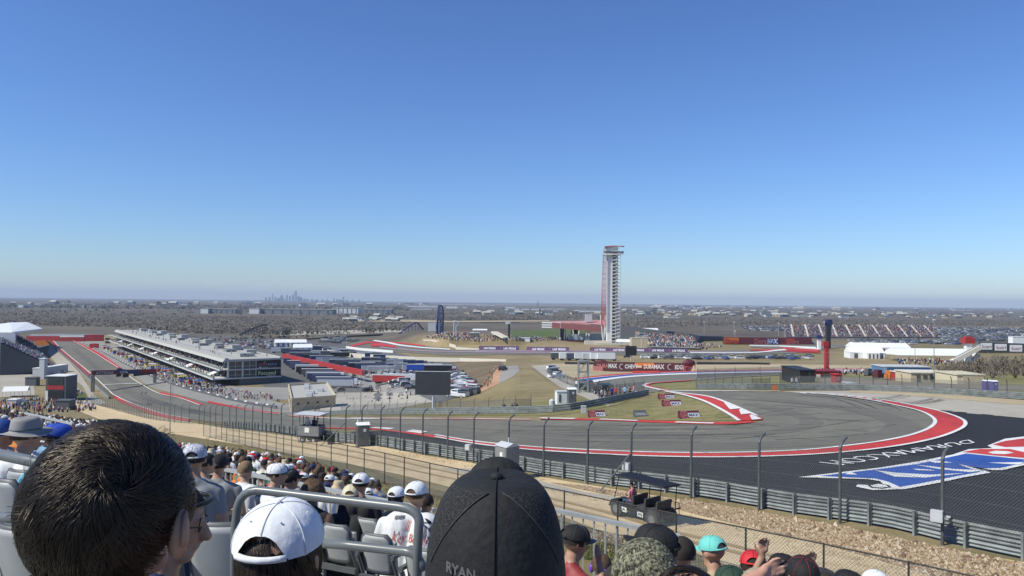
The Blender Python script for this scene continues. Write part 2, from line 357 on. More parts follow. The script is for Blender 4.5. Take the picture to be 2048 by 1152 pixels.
# inner apex triangle
AP_O = [(1322,780.5),(1359,787),(1415,794),(1458,808.5),(1514,833),(1527,841)]
AP_I = [(1330,784),(1366,791),(1404,802),(1432,815),(1462,832),(1478,843)]
band(mb, AP_O, AP_I, redp, 6)
tag(mb.build('red_kerb_paint'), kind='structure')
mb = MB()
line(mb, OB_O, .28, whtp, 7); line(mb, OB_I, .28, whtp, 7); line(mb, AP_I, .35, whtp, 7); line(mb, AP_O[:-1], .3, whtp, 7)
line(mb, [(226,791),(255,805),(287,817),(326,829),(380,839)], .45, whtp, 7); line(mb, [(107,684),(129,706),(180,748),(226,791)], .5, whtp, 7)
line(mb, [(146,684),(190,709),(236,737)], .5, whtp, 7); line(mb, [(255,752),(275,766),(316,788),(360,798),(399,812)], .5, whtp, 7)
line(mb, [(487,820),(550,829),(650,837.5),(760,839)], .4, whtp, 7)
line(mb, [(1080,838),(1200,840.5),(1320,845),(1440,848.6),(1510,845)], .5, whtp, 8, dash=4)
line(mb, [(1060,841),(900,839),(700,838)], .3, whtp, 8)
line(mb, [(745,857),(800,861),(870,870)], .8, whtp, 8, dash=5)
line(mb, [(1342,782.6),(1420,783.2),(1500,783.4),(1560,783.6)], .5, whtp, 7)
line(mb, [(206,772),(240,770),(276,769)], 1.4, whtp, 7)
for a, b_ in (((1452,806),(1480,819)),((1482,820),(1502,829)),((1503,831),(1524,840))):   # white teeth at the apex
    band(mb, [a, b_], [(a[0]-4, a[1]+1.5), (b_[0]-20, b_[1]+2)], whtp, 8, n=3)
for i in range(9):   # white kerb teeth on the exit
    t = i/9; x = 1600+170*t
    a = (x, 787.2+(x-1600)**2*.00064+.2); band(mb, [a, (x+12, a[1]+1.0)], [(x+1, a[1]+1.1), (x+14, a[1]+2.2)], whtp, 8, n=2)
tag(mb.build('white_track_lines'), kind='structure')
# lettering painted on the black asphalt (upside down as seen from here)
def gtext(mb, s, c00, c10, c11, c01, m, k, bold=.0, n_sub=2):
    """s painted on the ground; corners: bottom-left, bottom-right, top-right, top-left of the text in pixels"""
    uv, fs = text_poly(s, bold); q = [Vector(c) for c in (c00, c10, c11, c01)]; vs = []
    for u, v in uv:
        p = (q[0]*(1-u)+q[1]*u)*(1-v)+(q[3]*(1-u)+q[2]*u)*v; vs.append(lift(G(p.x, p.y), k))
    out = []
    for f in fs:
        a, b_, c = (Vector(vs[i]) for i in f[:3]); out.append(f if (b_-a).cross(c-a).z > 0 else f[::-1])
    mb.add(vs, out, m)
mb = MB()
gtext(mb, 'DURAMAX.COM', (1938,882), (1636,927), (1688,933), (1950,888), whtp, 7, .0)
tag(mb.build('painted_web_address'), kind='structure')
mb = MB()
def gpoly(pts, m, k, nm='x'): sheet(nm, m, k, pts, sx=16, sy=3, mb=mb)
# white surround, blue MAX, red Dura, seen upside down
gpoly([(1597,957),(1760,938),(1840,925),(1905,912),(1938,901),(1985,899),(1975,894),(2010,880),(2080,872),(2300,900),(2300,935),(2048,933),(2006,943),(1985,943),(1930,934),(1982,948),(1925,958),(1880,968),(1810,981),(1745,983),(1712,976),(1715,972),(1770,975),(1760,965),(1735,961)], whtp, 7)
gpoly([(1640,955),(1760,941),(1835,931),(1915,914),(1932,910),(2048,922),(2048,929),(2000,939),(1965,940),(1915,931),(1960,947),(1915,955),(1840,970),(1800,977),(1775,966),(1750,960),(1700,958)], blup, 8)
gpoly([(1925,907),(1960,901),(2020,901),(2060,910),(2060,920),(1990,914)], redp, 8)
gpoly([(1985,892),(2010,885),(2060,878),(2060,896),(2010,897)], redp, 8)
for pts in ([(1750,944),(1790,949),(1860,953),(1930,950),(1850,959),(1790,957)],[(1830,933),(1860,936),(1910,942),(1975,944),(1940,948),(1880,942)],[(1975,929),(2020,932),(2040,933),(2048,928)],[(1850,924),(1880,925),(1905,929),(1870,929)],[(1825,941),(1860,943),(1870,945),(1835,944)],[(1700,947),(1715,953),(1690,952)]):
    gpoly(pts, whtp, 9)
gpoly([(1976,908),(1990,905),(2015,906),(2028,909),(2010,912),(1985,911)], whtp, 9)
gpoly([(1735,974),(1755,970),(1778,974),(1782,978),(1765,981),(1742,979)], blk, 9)
gpoly([(1741,975),(1757,972),(1773,975),(1776,978),(1763,979.6),(1746,978)], whtp, 10)
tag(mb.build('painted_track_logo'), kind='structure')
# --- second corner and the esses
sheet('downhill_track', asph, 3, [(1213,762),(1237,758),(1266,755),(1334,751),(1407,748.5),(1560,746),(1700,743),(1780,741),(1780,745),(1700,747),(1560,751),(1456,756),(1383,762),(1310,767),(1289,771),(1293,774),(1322,780),(1322,783),(1300,786),(1269,784),(1237,779),(1205,770)], sx=12, sy=2)
mb = MB()
S1 = [(1150,757),(1190,753),(1266,747),(1383,743),(1560,740),(1760,738)]
S2 = [(1158,760),(1196,756),(1268,749.5),(1385,745),(1560,742),(1760,740)]
S3 = [(1168,764),(1203,759),(1270,752.2),(1386,747),(1560,743.8),(1760,742)]
S4 = [(1180,768),(1210,762),(1272,754.6),(1390,749.3),(1560,745.8),(1760,743.6)]
purp = ground_mat('faded_lilac_paint', [(.35,(.26,.2,.25)),(.65,(.36,.26,.31))], [(.05,.5),(2,.5)], .7, .05)
band(mb, S1, S2, redp, 5); band(mb, S2, S3, blup, 5); band(mb, S3, S4, whtp, 5)
S2b = [(1262,749),(1385,744.6),(1560,741.4),(1760,739.6)]; S3b = [(1268,751),(1386,746),(1560,743),(1760,741.6)]
band(mb, S2b, S3b, purp, 6)
band(mb, [(1264,742),(1300,742.5),(1322,745)], [(1264,747),(1290,748),(1320,748)], redp, 7)
band(mb, [(1383,761),(1310,766),(1290,770),(1293,773),(1322,780),(1342,782)], [(1383,762.4),(1312,767.5),(1298,770.5),(1302,773),(1327,779.4),(1342,781)], redp, 6)
line(mb, [(1383,761.6),(1310,766.6),(1288,771),(1293,774.6),(1322,781)], .6, whtp, 7)
line(mb, [(1237,779),(1269,784),(1290,787)], .5, whtp, 7)
line(mb, [(1158,760),(1196,756),(1268,749.5)], .8, whtp, 7)
tag(mb.build('painted_corner_stripes'), kind='structure')
sheet('corner_island', grs, 2, [(1297,771),(1315,767.5),(1383,763),(1456,757),(1560,752),(1700,749),(1850,746),(2100,752),(2100,795),(1850,784),(1700,779),(1560,781),(1400,781),(1342,781)], sx=16, sy=3)
sheet('gravel_trap', sand, 2, [(1105,728),(1190,727),(1190,742),(1390,741),(1392,730),(1560,729),(1760,732),(1760,738),(1560,740),(1383,743),(1266,747),(1190,753),(1150,757),(1120,748)], sx=12, sy=2)
sheet('yard_dirt', ground_mat('trampled_yard', [(.35,(.19,.16,.12)),(.65,(.29,.245,.18))], [(.1,.4),(1,.3),(8,.3)]), 3, [(1640,757),(1690,755),(1800,765),(2100,775),(2100,782),(1800,774),(1640,768)], sx=16, sy=3)
# access road with vehicles, left of the esses
sheet('access_road', conc, 2, [(1062,732),(1092,730),(1110,745),(1145,762),(1200,790),(1230,806),(1215,812),(1180,800),(1120,775),(1085,750)], sx=8, sy=3)
sheet('tunnel_road', gconc, 2, [(1010,733),(1036,731),(1040,742),(1025,754),(998,768),(1000,750)], sx=8, sy=3)
sheet('orange_dirt_track', ground_mat('orange_clay', [(.35,(.36,.2,.12)),(.65,(.5,.3,.18))], [(.1,.5),(3,.5)]), 2, [(1010,733),(1000,750),(998,768),(965,783),(955,783),(980,765),(988,745),(1000,733)], sx=8, sy=3)
sheet('brown_bank', brn, 1, [(870,724),(1000,722),(1010,732),(985,745),(975,765),(955,780),(950,770),(905,735)], sx=8, sy=3)
# --- far esses
sheet('upper_track', asph, 2, [(690,690),(720,683),(800,685),(850,692),(900,700),(1000,700),(1150,701),(1400,702),(1500,700),(1640,701),(1640,706),(1500,709),(1400,711),(1150,711),(1000,710),(900,712),(800,705),(720,698)], sx=12, sy=2)
sheet('back_track', asph, 2, [(1500,689),(1560,688),(1640,688),(1700,690),(1700,694),(1620,702),(1500,705),(1450,706),(1540,698),(1500,694)], sx=12, sy=2)
mb = MB()
band(mb, [(700,692),(740,684),(800,686),(850,692)], [(704,695),(745,687),(800,688.5),(848,694)], redp, 4)
band(mb, [(745,683),(775,688),(800,693),(850,698),(900,701)], [(750,681.5),(780,686),(805,691),(852,696),(900,699)], whtp, 5)
band(mb, [(760,694),(790,697),(850,702),(950,704),(1140,706)], [(760,696.5),(790,699.5),(850,704),(950,706),(1140,708)], purp, 4)
band(mb, [(740,690),(760,688),(790,693)], [(742,695),(765,694),(795,697)], redp, 5)
band(mb, [(950,702),(1140,702),(1400,704),(1500,704)], [(950,704),(1140,704.5),(1400,706),(1500,706)], purp, 4)
band(mb, [(1380,706),(1500,706),(1560,700),(1600,697),(1640,699)], [(1380,707.5),(1500,707.5),(1570,702),(1610,699.5),(1640,702)], whtp, 5)
band(mb, [(1500,700),(1560,699),(1600,702),(1640,704)], [(1500,702),(1570,703.5),(1600,706),(1640,707)], redp, 4)
band(mb, [(1560,696),(1590,698),(1640,701)], [(1575,702),(1600,704),(1635,706)], redp, 6)
tag(mb.build('far_painted_kerbs'), kind='structure')
sheet('spectator_lawn', grn, 1, [(1020,662),(1100,658),(1180,658),(1180,676),(1100,678),(1020,676)], sx=12, sy=2)
# --- lower access road below the stand
sheet('perimeter_road', dirt, 2, [(150,806),(200,812),(330,836),(444,856),(560,870),(686,887),(757,893),(842,910),(947,927),(1087,955),(1175,970),(1265,985),(1382,1003),(1518,1028),(1680,1055),(1885,1098),(2048,1125),(2300,1175),(2300,1700),(1950,1500),(1700,1250),(1500,1150),(1350,1090),(1235,1075),(1128,1035),(1000,1000),(900,975),(800,950),(694,928),(605,912),(480,890),(330,866),(200,840),(150,820)], sx=24, sy=6)
sheet('concrete_edge', conc, 3, [(880,938),(990,938),(1090,965),(1170,985),(1265,1000),(1265,1006),(1150,990),(1060,972),(950,952)], sx=12, sy=3)
# skid marks
race = ground_mat('rubbered_racing_line', [(.35,(.125,.119,.10)),(.65,(.158,.149,.124))], [(.04,.3),(.5,.3),(6,.2),(40,.2)], .8, .1)
mb = MB()
line(mb, [(330,812),(500,836),(700,848),(900,868),(1150,888),(1400,893),(1600,888),(1740,876),(1800,862),(1800,846),(1740,826),(1640,810),(1500,797),(1380,787)], 2.6, race, 4, n=10)
line(mb, [(1000,862),(1200,874),(1400,872),(1540,866),(1620,850),(1600,832),(1500,808)], 1.8, race, 4, n=10)
line(mb, [(150,700),(200,742),(260,785),(340,815)], 4, race, 4, n=10)
tag(mb.build('racing_line'), kind='structure')
rut = ground_mat('packed_wheel_rut', [(.35,(.33,.24,.125)),(.65,(.48,.36,.20))], [(.4,.3),(3,.3),(20,.2)], .95, .4); mb = MB()
for dx, dy in ((0,0),(12,-9)):
    line(mb, [(x+dx,y+dy) for x, y in ((444,869),(560,888),(686,911),(760,926),(842,945),(947,968),(1087,1006),(1200,1034),(1330,1072),(1480,1108),(1640,1152),(1800,1200))], .38, rut, 4, n=10)
tag(mb.build('wheel_ruts'), kind='structure')
seam = mat('asphalt_seam', (.045,.045,.045), .9, var=.3, scale=3); mb = MB()
for pts in ([(840,893),(1000,912),(1200,930),(1400,937),(1600,938),(1640,940)],[(900,905),(1100,930),(1300,948),(1500,958),(1600,966)],[(1900,830),(1890,860),(1960,880),(2048,868)],[(1300,926),(1500,933),(1700,917)]): line(mb, pts, .05, seam, 4)
for pts in ([(700,846),(900,855),(1150,872),(1400,878),(1600,872)],[(1000,851),(1250,858),(1450,858),(1530,852)]): line(mb, pts, .05, seam, 5)
tag(mb.build('asphalt_seams'), kind='structure')
skid = mat('rubber_marks', (.095,.09,.082), .8, var=.2, scale=2); mb = MB(); rnd = random.Random(3)
for q in range(34):
    x = rnd.uniform(1430,1750); y = rnd.uniform(800,890); L_ = rnd.uniform(60,220); c = rnd.uniform(-.12,.1)
    pts = [(x+t*L_, y+(rnd.uniform(-.5,.5)) + c*t*L_*(.6+t*.5)) for t in (0,.25,.5,.75,1)]
    if pts[-1][0] < 1850-abs(845-pts[-1][1])*2 and pts[-1][1] > 795 and pts[-1][1] < 893: line(mb, pts, rnd.uniform(.04,.11), skid, 5)
for q in range(12):
    y = rnd.uniform(845,885); x = rnd.uniform(1000,1250); line(mb, [(x,y),(x+150,y+1),(x+300,y+rnd.uniform(-3,3))], .09, skid, 5)
for dx in (0,4): line(mb, [(285+dx*2,785),(282+dx*2,790),(290+dx*2,796),(296+dx*2,806),(292+dx,812)], .5, skid, 5)
for q in range(10):
    x = rnd.uniform(240,300); line(mb, [(x,rnd.uniform(792,800)),(x+60,rnd.uniform(812,818)),(x+140,rnd.uniform(828,836))], .25, skid, 5)
for q in range(12):
    x = rnd.uniform(1560,1700); y = 787+(x-1560)*.03; line(mb, [(x,y+3),(x+90,y+rnd.uniform(8,16)),(x+150,y+rnd.uniform(22,34))], .08, skid, 5)
for q in range(8):
    x = rnd.uniform(1690,1850); y = 795+(x-1700)*.12; line(mb, [(x,y),(x+40,y-2),(x+70,y-8)], .1, skid, 8)
tag(mb.build('tyre_marks'), kind='structure')
# ------------------------------------------------------------------ fences, rails, trackside furniture
galv = mat('galvanised_steel', (.23,.25,.25), .6, .15, .2, 2)
gpost = mat('grey_post_steel', (.10,.107,.112), .55, .2, .2, 5)
dpost = mat('weathered_dark_steel', (.06,.057,.052), .6, .4, .25, 8)
white = flat('white_paint', (.78,.78,.76), .5); cream = flat('cream_wall', (.62,.57,.47), .8); lgrey = flat('light_grey_panel', (.5,.51,.52), .6)
dgrey = flat('dark_grey_panel', (.09,.095,.1), .6); black = flat('black_plastic', (.018,.018,.02), .5); red = flat('red_panel', (.38,.03,.028), .6)
blue = flat('blue_panel', (.03,.09,.42), .5); tan = flat('tan_block', (.5,.42,.28), .85); navy = flat('navy_panel', (.025,.04,.12), .5)
orange = flat('orange_panel', (.48,.15,.03), .6); glass = mat('dark_glass', (.03,.045,.05), .12, 0, .2, 1, spec=.8); ggl = mat('greenish_glass', (.12,.18,.17), .2, 0, .2, 1)
rubber = flat('black_rubber', (.02,.02,.02), .8); purple = flat('purple_plastic', (.10,.06,.30), .5); teal = flat('teal_fabric', (.15,.55,.48), .8)
def link_mat(name, pitch, wire, c=(.22,.23,.235)):
    m = bpy.data.materials.new(name); m.use_nodes = True; nt = m.node_tree; L = nt.links.new; b = nt.nodes['Principled BSDF']
    b.inputs['Base Color'].default_value = (*c,1); b.inputs['Metallic'].default_value = .4; b.inputs['Roughness'].default_value = .5
    uv = nt.nodes.new('ShaderNodeUVMap'); sp = nt.nodes.new('ShaderNodeSeparateXYZ'); L(uv.outputs[0], sp.inputs[0]); outs = []
    for sg in (1, -1):
        a = nt.nodes.new('ShaderNodeMath'); a.operation = 'MULTIPLY_ADD'; a.inputs[1].default_value = sg; L(sp.outputs['Y'], a.inputs[0]); L(sp.outputs['X'], a.inputs[2])
        d = nt.nodes.new('ShaderNodeMath'); d.operation = 'PINGPONG'; d.inputs[1].default_value = pitch; L(a.outputs[0], d.inputs[0])
        g = nt.nodes.new('ShaderNodeMath'); g.operation = 'LESS_THAN'; g.inputs[1].default_value = wire; L(d.outputs[0], g.inputs[0]); outs.append(g)
    mxn = nt.nodes.new('ShaderNodeMath'); mxn.operation = 'MAXIMUM'; L(outs[0].outputs[0], mxn.inputs[0]); L(outs[1].outputs[0], mxn.inputs[1])
    tr = nt.nodes.new('ShaderNodeBsdfTransparent'); mi = nt.nodes.new('ShaderNodeMixShader'); L(mxn.outputs[0], mi.inputs[0]); L(tr.outputs[0], mi.inputs[1]); L(b.outputs[0], mi.inputs[2])
    L(mi.outputs[0], nt.nodes['Material Output'].inputs['Surface']); MATS[name] = m; return m
chain = link_mat('chain_link_wire', .06, .0085); chain2 = link_mat('debris_fence_wire', .065, .006, (.13,.14,.145)); chain3 = link_mat('fine_fence_wire', .05, .012, (.16,.17,.175))
def uvpanel(name, base, z0, z1, m, parent, off=Vector((0,0,0))):
    vs = []; fs = []; uvs = []; acc = 0
    for i, p in enumerate(base):
        if i: acc += (p-base[i-1]).length
        vs += [p+off+Vector((0,0,z0)), p+off+Vector((0,0,z1))]; uvs += [(acc, z0), (acc, z1)]
    for i in range(len(base)-1): fs.append((2*i, 2*i+2, 2*i+3, 2*i+1))
    me = bpy.data.meshes.new(name); me.from_pydata([tuple(v) for v in vs], [], fs); me.materials.append(m)
    ul = me.uv_layers.new(name='UVMap')
    for lp in me.loops: ul.data[lp.index].uv = uvs[lp.vertex_index]
    o = bpy.data.objects.new(name, me); COL.objects.link(o); o.parent = parent; return o
def resamp(pts, step):
    out = [pts[0]]; rem = step
    for a, b in zip(pts, pts[1:]):
        L_ = (b-a).length; pos = 0
        while L_-pos > rem: pos += rem; out.append(a.lerp(b, pos/L_)); rem = step
        rem -= L_-pos
    return out
def densify(px, n=6): return [G(p.x, p.y) for p in sm([Vector(p) for p in px], n)]
_pm = {}
def post_mesh(h, bend, r, m):
    k = (h, bend, r, m.name)
    if k not in _pm:
        q = MB(); pts = [(0,0,0),(0,0,h)] if not bend else [(0,0,0),(0,0,h-.42),(bend*.12,0,h-.2),(bend*.42,0,h)]
        q.tube(pts, r, 8, m); me = bpy.data.meshes.new('post'); me.from_pydata(q.v, [], q.f); me.materials.append(m); _pm[k] = me
    return _pm[k]
def fence(name, posts, h, label, cat='fence', bend=0, r=.045, pm=None, cm=None, z0=.1, z1=None, cables=(), top=False, bottom=False, group=None, panel=True, maxposts=99, side=1):
    root = empty(name, posts[0], 0, label, cat, group); o = posts[0]; loc = [p-o for p in posts]; pm = pm or gpost
    for i, p in enumerate(loc[:maxposts]):
        t = loc[min(i+1, len(loc)-1)]-loc[max(i-1, 0)]; ang = math.atan2(t.y, t.x)+pi/2*side
        ob = bpy.data.objects.new('post', post_mesh(h, bend, r, pm)); COL.objects.link(ob); ob.location = p; ob.rotation_euler = (0,0,ang); ob.parent = root
    if panel: uvpanel('mesh_panel', loc, z0, z1 or h-.42, cm or chain2, root)
    if cables or top or bottom:
        q = MB()
        for z in cables: q.tube([p+Vector((0,0,z)) for p in loc], .007, 4)
        if cables: q.build('cable', dpost if pm == dpost else gpost, root)
    if top: q = MB(); q.tube([p+Vector((0,0,h-.03)) for p in loc], .028, 6); q.build('top_rail', pm, root)
    if bottom: q = MB(); q.tube([p+Vector((0,0,.12)) for p in loc], .012, 4); q.build('bottom_wire', pm, root)
    return root
def guardrail(name, pts, label, beams=3, h=1.0, post_step=2.0, side=1, group=None, posts=True, off=0, bh=.3):
    """corrugated beams with I posts on one side"""
    root = empty(name, pts[0], 0, label, 'guardrail', group); o = pts[0]; loc = [p-o for p in pts]; ns = []
    for i in range(len(loc)):
        t = loc[min(i+1, len(loc)-1)]-loc[max(i-1, 0)]; t.z = 0; t.normalize(); ns.append(Vector((-t.y, t.x, 0))*side)
    prof = [(0,-.5),(.05,-.42),(.08,-.3),(.02,-.12),(0,0),(.02,.12),(.08,.3),(.05,.42),(0,.5)]
    for k in range(beams):
        zc = h-bh*(k+.5)-k*.02; vs = []; fs = []; n = len(prof)
        for p, nn in zip(loc, ns):
            for dx, dz in prof: vs.append(p+nn*(off-dx)+Vector((0,0,zc+dz*bh)))
            for dx, dz in prof[::-1]: vs.append(p+nn*(off-dx-.012)+Vector((0,0,zc+dz*bh)))
        w2 = 2*n
        for i in range(len(loc)-1):
            for j in range(w2): fs.append((i*w2+j, i*w2+(j+1) % w2, (i+1)*w2+(j+1) % w2, (i+1)*w2+j))
        q = MB(); q.add(vs, fs); q.build('rail_beam', galv, root)
    if posts:
        rs = resamp(loc, post_step); me = None
        for i, p in enumerate(rs[:100]):
            t = rs[min(i+1, len(rs)-1)]-rs[max(i-1, 0)]; ang = math.atan2(t.y, t.x)
            if me is None:
                q = MB(); q.box((0,(off+.09)*side,h/2-.05),(.09,.16,h-.02)); q.box((0,(off+.02)*side,h/2-.05),(.14,.02,h-.04)); me = bpy.data.meshes.new('post'); me.from_pydata(q.v, [], q.f); me.materials.append(galv)
            ob = bpy.data.objects.new('rail_post', me); COL.objects.link(ob); ob.location = p; ob.rotation_euler = (0,0,ang); ob.parent = root
    return root
# outer debris fence along the perimeter road
DP = [(398,850),(408,851),(420,852),(431,854),(444,855.5),(459,857),(472,858),(489,860),(505,862),(524,864),(542,866),(562,869),(585,872),(606,876),(629,879),(660,884),(691,888),(723,891),(761,894.5),(800,902.5),(845,910),(895,919),(947,927),(1017,940),(1087,954),(1175,968),(1262,979),(1382,996),(1518,1020),(1680,1047),(1885,1090),(2090,1135),(2330,1190)]
posts = [G(x, y) for x, y in DP]
df = fence('debris_fence', posts, 3.75, 'tall grey catch fence with bent post tops beside the tan perimeter road', bend=1, r=.068, cables=(1.3,1.9,2.5,3.1), z0=.9, side=1)
far = resamp(densify([(182,808),(215,817),(255,828),(300,839),(345,845),(392,849)]), 4.6)
fence('debris_fence', far, 3.9, 'distant run of bent top catch fence beside the start straight', bend=1, r=.06, cm=chain3, z0=.3, side=1, maxposts=60)
q = MB(); b0 = G(1175,990); 
# diagonal struts of the big fence
for a, bx, by in ((26, 1198, 985), (16, 640, 893), (12, 598, 886)):
    q = MB(); tp = posts[a]+Vector((0,0,2.1)); q.tube([tp-df.location, G(bx, by)-df.location], .045, 8); q.build('brace', gpost, df)
q = MB(); pb = posts[30]+Vector((-.28,-.1,1.15))-df.location; q.box(pb, (.42,.3,.42), R(-35), lgrey); q.box(pb+Vector((.25,0,0)), (.5,.06,.06), R(-35), lgrey); q.build('junction_box', lgrey, df)
q = MB(); pb = posts[26]+Vector((-.3,-.1,1.35))-df.location; q.box(pb, (.4,.3,.4), R(-35)); q.build('junction_box', lgrey, df)
q = MB(); pb = posts[22]+Vector((-.4,0,1.2))-df.location; q.box(pb, (.4,.3,.4), R(-35)); q.build('junction_box', lgrey, df)
gr = [p+Vector((.32,.28,0)) for p in posts[14:]]; gr = [gr[0]+(gr[0]-gr[1])*1.0]+gr
def gsnap(ps): return [Vector((p.x, p.y, gz(p.x, p.y))) for p in ps]
guardrail('guardrail', gsnap(resamp(gr, 1.0)), 'long three beam steel guardrail behind the tall catch fence', side=-1, h=1.05)
gl = [G(x, y)+Vector((.4,.4,0)) for x, y in DP[4:15]]
guardrail('guardrail', gsnap(resamp(gl, 2.5)), 'steel guardrail beside the track entry left of the marshal stand', side=-1, h=1.1, post_step=2.2)
# chain link fence below the stand
LP = [(407,873),(420,876),(432,879),(443,881),(453,883.5),(466,886.5),(478,889),(490,892),(504,895.5),(518,898.5),(533,902),(552,906.5),(567,910),(583,914),(605,919),(633,927),(662,936),(694,946),(728,957),(769,969),(808,979),(859,993),(915,1008),(980,1026),(1050,1048),(1128,1069),(1235,1098),(1352,1130),(1491,1168),(1647,1209),(1817,1255),(2020,1310),(2260,1375)]
lp = [G(x, y) for x, y in LP]
fence('chain_link_fence', lp, 1.85, 'low rusty chain link fence between the stand and the tan perimeter road', pm=dpost, cm=chain, r=.032, z0=.08, z1=1.8, top=True, bottom=True)
# inner rails
guardrail('guardrail', gsnap(resamp(densify([(560,832),(650,830.5),(760,829.5),(900,829),(1050,827.5),(1120,824),(1180,815),(1240,802),(1300,790)]), 2)), 'curving steel guardrail between the infield grass and access road', h=.85, bh=.25, side=1, post_step=4)
guardrail('guardrail', gsnap(resamp(densify([(1395,779),(1500,779),(1640,780.5),(1760,783),(1880,789),(2048,800),(2300,822)]), 2)), 'long steel guardrail on the far side of the first corner', h=.75, bh=.22, side=1, post_step=3)
IP = [(683,824),(708,823.5),(735,823.5),(749,823.5),(763,823),(778,823),(794,823),(812,822.5),(830,822.5),(850,822),(871,821.5),(894,821.5),(920,821),(948,821),(977,820.5),(1007,820),(1030,820),(1062,818)]
fence('debris_fence', [G(x, y) for x, y in IP], 1.75, 'bent top catch fence in front of the big grey screen', bend=.6, r=.04, cm=chain3, z0=.2)
FP = [(1560,776),(1590,776),(1620,776.5),(1650,777),(1680,778),(1719,779),(1746,780),(1775,781),(1804,782.5),(1835,784),(1868,786),(1903,788),(1938,791),(1975,793),(2014,796),(2055,799),(2100,803)]
fence('debris_fence', [G(x, y) for x, y in FP], 2.0, 'bent top catch fence beyond the outside of the first corner', bend=-.6, r=.045, cm=chain3, z0=.2)
JP = [(1392,778),(1402,777.5),(1415,777.5),(1430,777.5),(1447,777.5),(1465,777.5),(1484,777.5),(1504,777.5),(1522,777.5),(1540,777.5)]
fence('debris_fence', [G(x, y) for x, y in JP], 1.75, 'grey catch fence around the island inside the second corner', bend=.5, r=.04, cm=chain3, z0=.1, cables=(.6,1.1))
KP = [(1395,757),(1430,755),(1470,753),(1520,751),(1570,749.5),(1600,749)]
fence('debris_fence', [G(x, y) for x, y in KP], 2.8, 'dark catch fence along the downhill track behind the island', r=.06, cm=chain3, z0=.1)
HP = [(1098,748),(1108,755),(1120,762),(1135,769),(1150,775),(1165,781),(1180,786),(1196,790),(1215,793),(1232,794),(1250,792),(1268,790),(1288,787)]
fence('debris_fence', [G(x, y) for x, y in HP], 2.2, 'bent top catch fence between the access road and the esses', bend=.6, r=.045, cm=chain3, z0=.1)
PP = resamp(densify([(226,706),(262,724),(320,748),(380,768),(440,787),(500,800),(556,810)]), 8)
# concrete pit wall with panels
root = empty('pit_wall', G(200,708), 0, 'low white and grey pit wall between the start straight and pit lane', 'wall')
ws = resamp(densify([(165,687),(200,703),(250,729),(300,753),(360,775),(420,791),(490,808),(560,819)]), 6); q = MB()
for a, b in zip(ws, ws[1:]): q.bar(a+Vector((0,0,.5)), b+Vector((0,0,.5)), .4, 1.1)
o = q.build('wall_body', flat('pit_wall_grey', (.10,.10,.11), .7), root); o.matrix_parent_inverse = Matrix.Translation(-root.location)
q = MB()
for i, (a, b) in enumerate(zip(ws, ws[1:])):
    if i % 2 == 0: q.bar(a.lerp(b,.1)+Vector((0,-.02,1.1)), a.lerp(b,.55)+Vector((0,-.02,1.1)), .5, .35)
o = q.build('white_cap_panel', white, root); o.matrix_parent_inverse = Matrix.Translation(-root.location)
def abs_parent(o, root): o.parent = root; o.matrix_parent_inverse = Matrix.Translation(-Vector(root.location)); return o
root = empty('straight_wall', G(110,688), 0, 'grey wire topped barrier on the left of the start straight', 'wall')
ws = resamp(densify([(99,686),(118,706),(143,728),(172,756),(200,783),(220,800)]), 6); q = MB()
for a, b in zip(ws, ws[1:]): q.bar(a+Vector((0,0,.6)), b+Vector((0,0,.6)), .35, 1.2)
abs_parent(q.build('barrier', galv), root); abs_parent(uvpanel('mesh_panel', ws, 1.2, 3.6, chain3, None), root)
# ---- gantry over the start straight
a = G(183,784); b = G(311,766); root = empty('start_gantry', a, 0, 'dark sponsor gantry spanning the start straight', 'gantry'); d = (b-a); d.z = 0; L_ = d.length; ang = math.atan2(d.y, d.x)
root.rotation_euler = (0,0,ang); top = P(184,741,a.y).z-a.z; bz = b.z-a.z; topb = P(312,738,b.y).z-a.z
q = MB(); 
for x in (0, 1.1): q.box((x,0,top/2),(.5,.5,top)); 
q.build('gantry_leg', dgrey, root)
q = MB()
for x in (L_, L_-1.1): q.box((x,0,(topb+bz)/2),(.5,.5,topb-bz))
q.build('gantry_leg', dgrey, root)
q = MB(); q.bar((0,0,top-1),(L_,0,topb-1),1.2,2.0); gb = q.build('gantry_beam', flat('maroon_banner', (.16,.02,.03), .6), root)
q = MB(); q.bar((L_*.35,-.65,top-1),(L_*.72,-.65,topb-1),.06,1.8); q.build('banner', navy, root)
q = MB(); sl_ = Vector((L_,0,topb-top)).normalized()
letter(q, 'ATTEXAS', (0,-.62,top-1.6), sl_, (0,0,1), (1.5,0,L_*.3,1.1), lgrey); q.build('sign_lettering', None, root); q = MB(); letter(q, 'COTA', (0,-.7,top-1.6), sl_, (0,0,1), (L_*.4,0,L_*.52,1.1), white); q.build('sign_lettering', None, root); q = MB(); letter(q, 'SPEEDWAY', (0,-.62,top-1.6), sl_, (0,0,1), (L_*.76,0,L_*.97,1.1), red)
q.build('sign_lettering', None, root)
for x0, x1, h in ((.36,.43,1.1),(.46,.55,1.5),(.63,.95,1.1)):
    q = MB(); z = top-2.1+(topb-top)*x0; q.box((L_*(x0+x1)/2,-.1,z-h/2),(L_*(x1-x0),.4,h)); q.build('light_board', black, root)
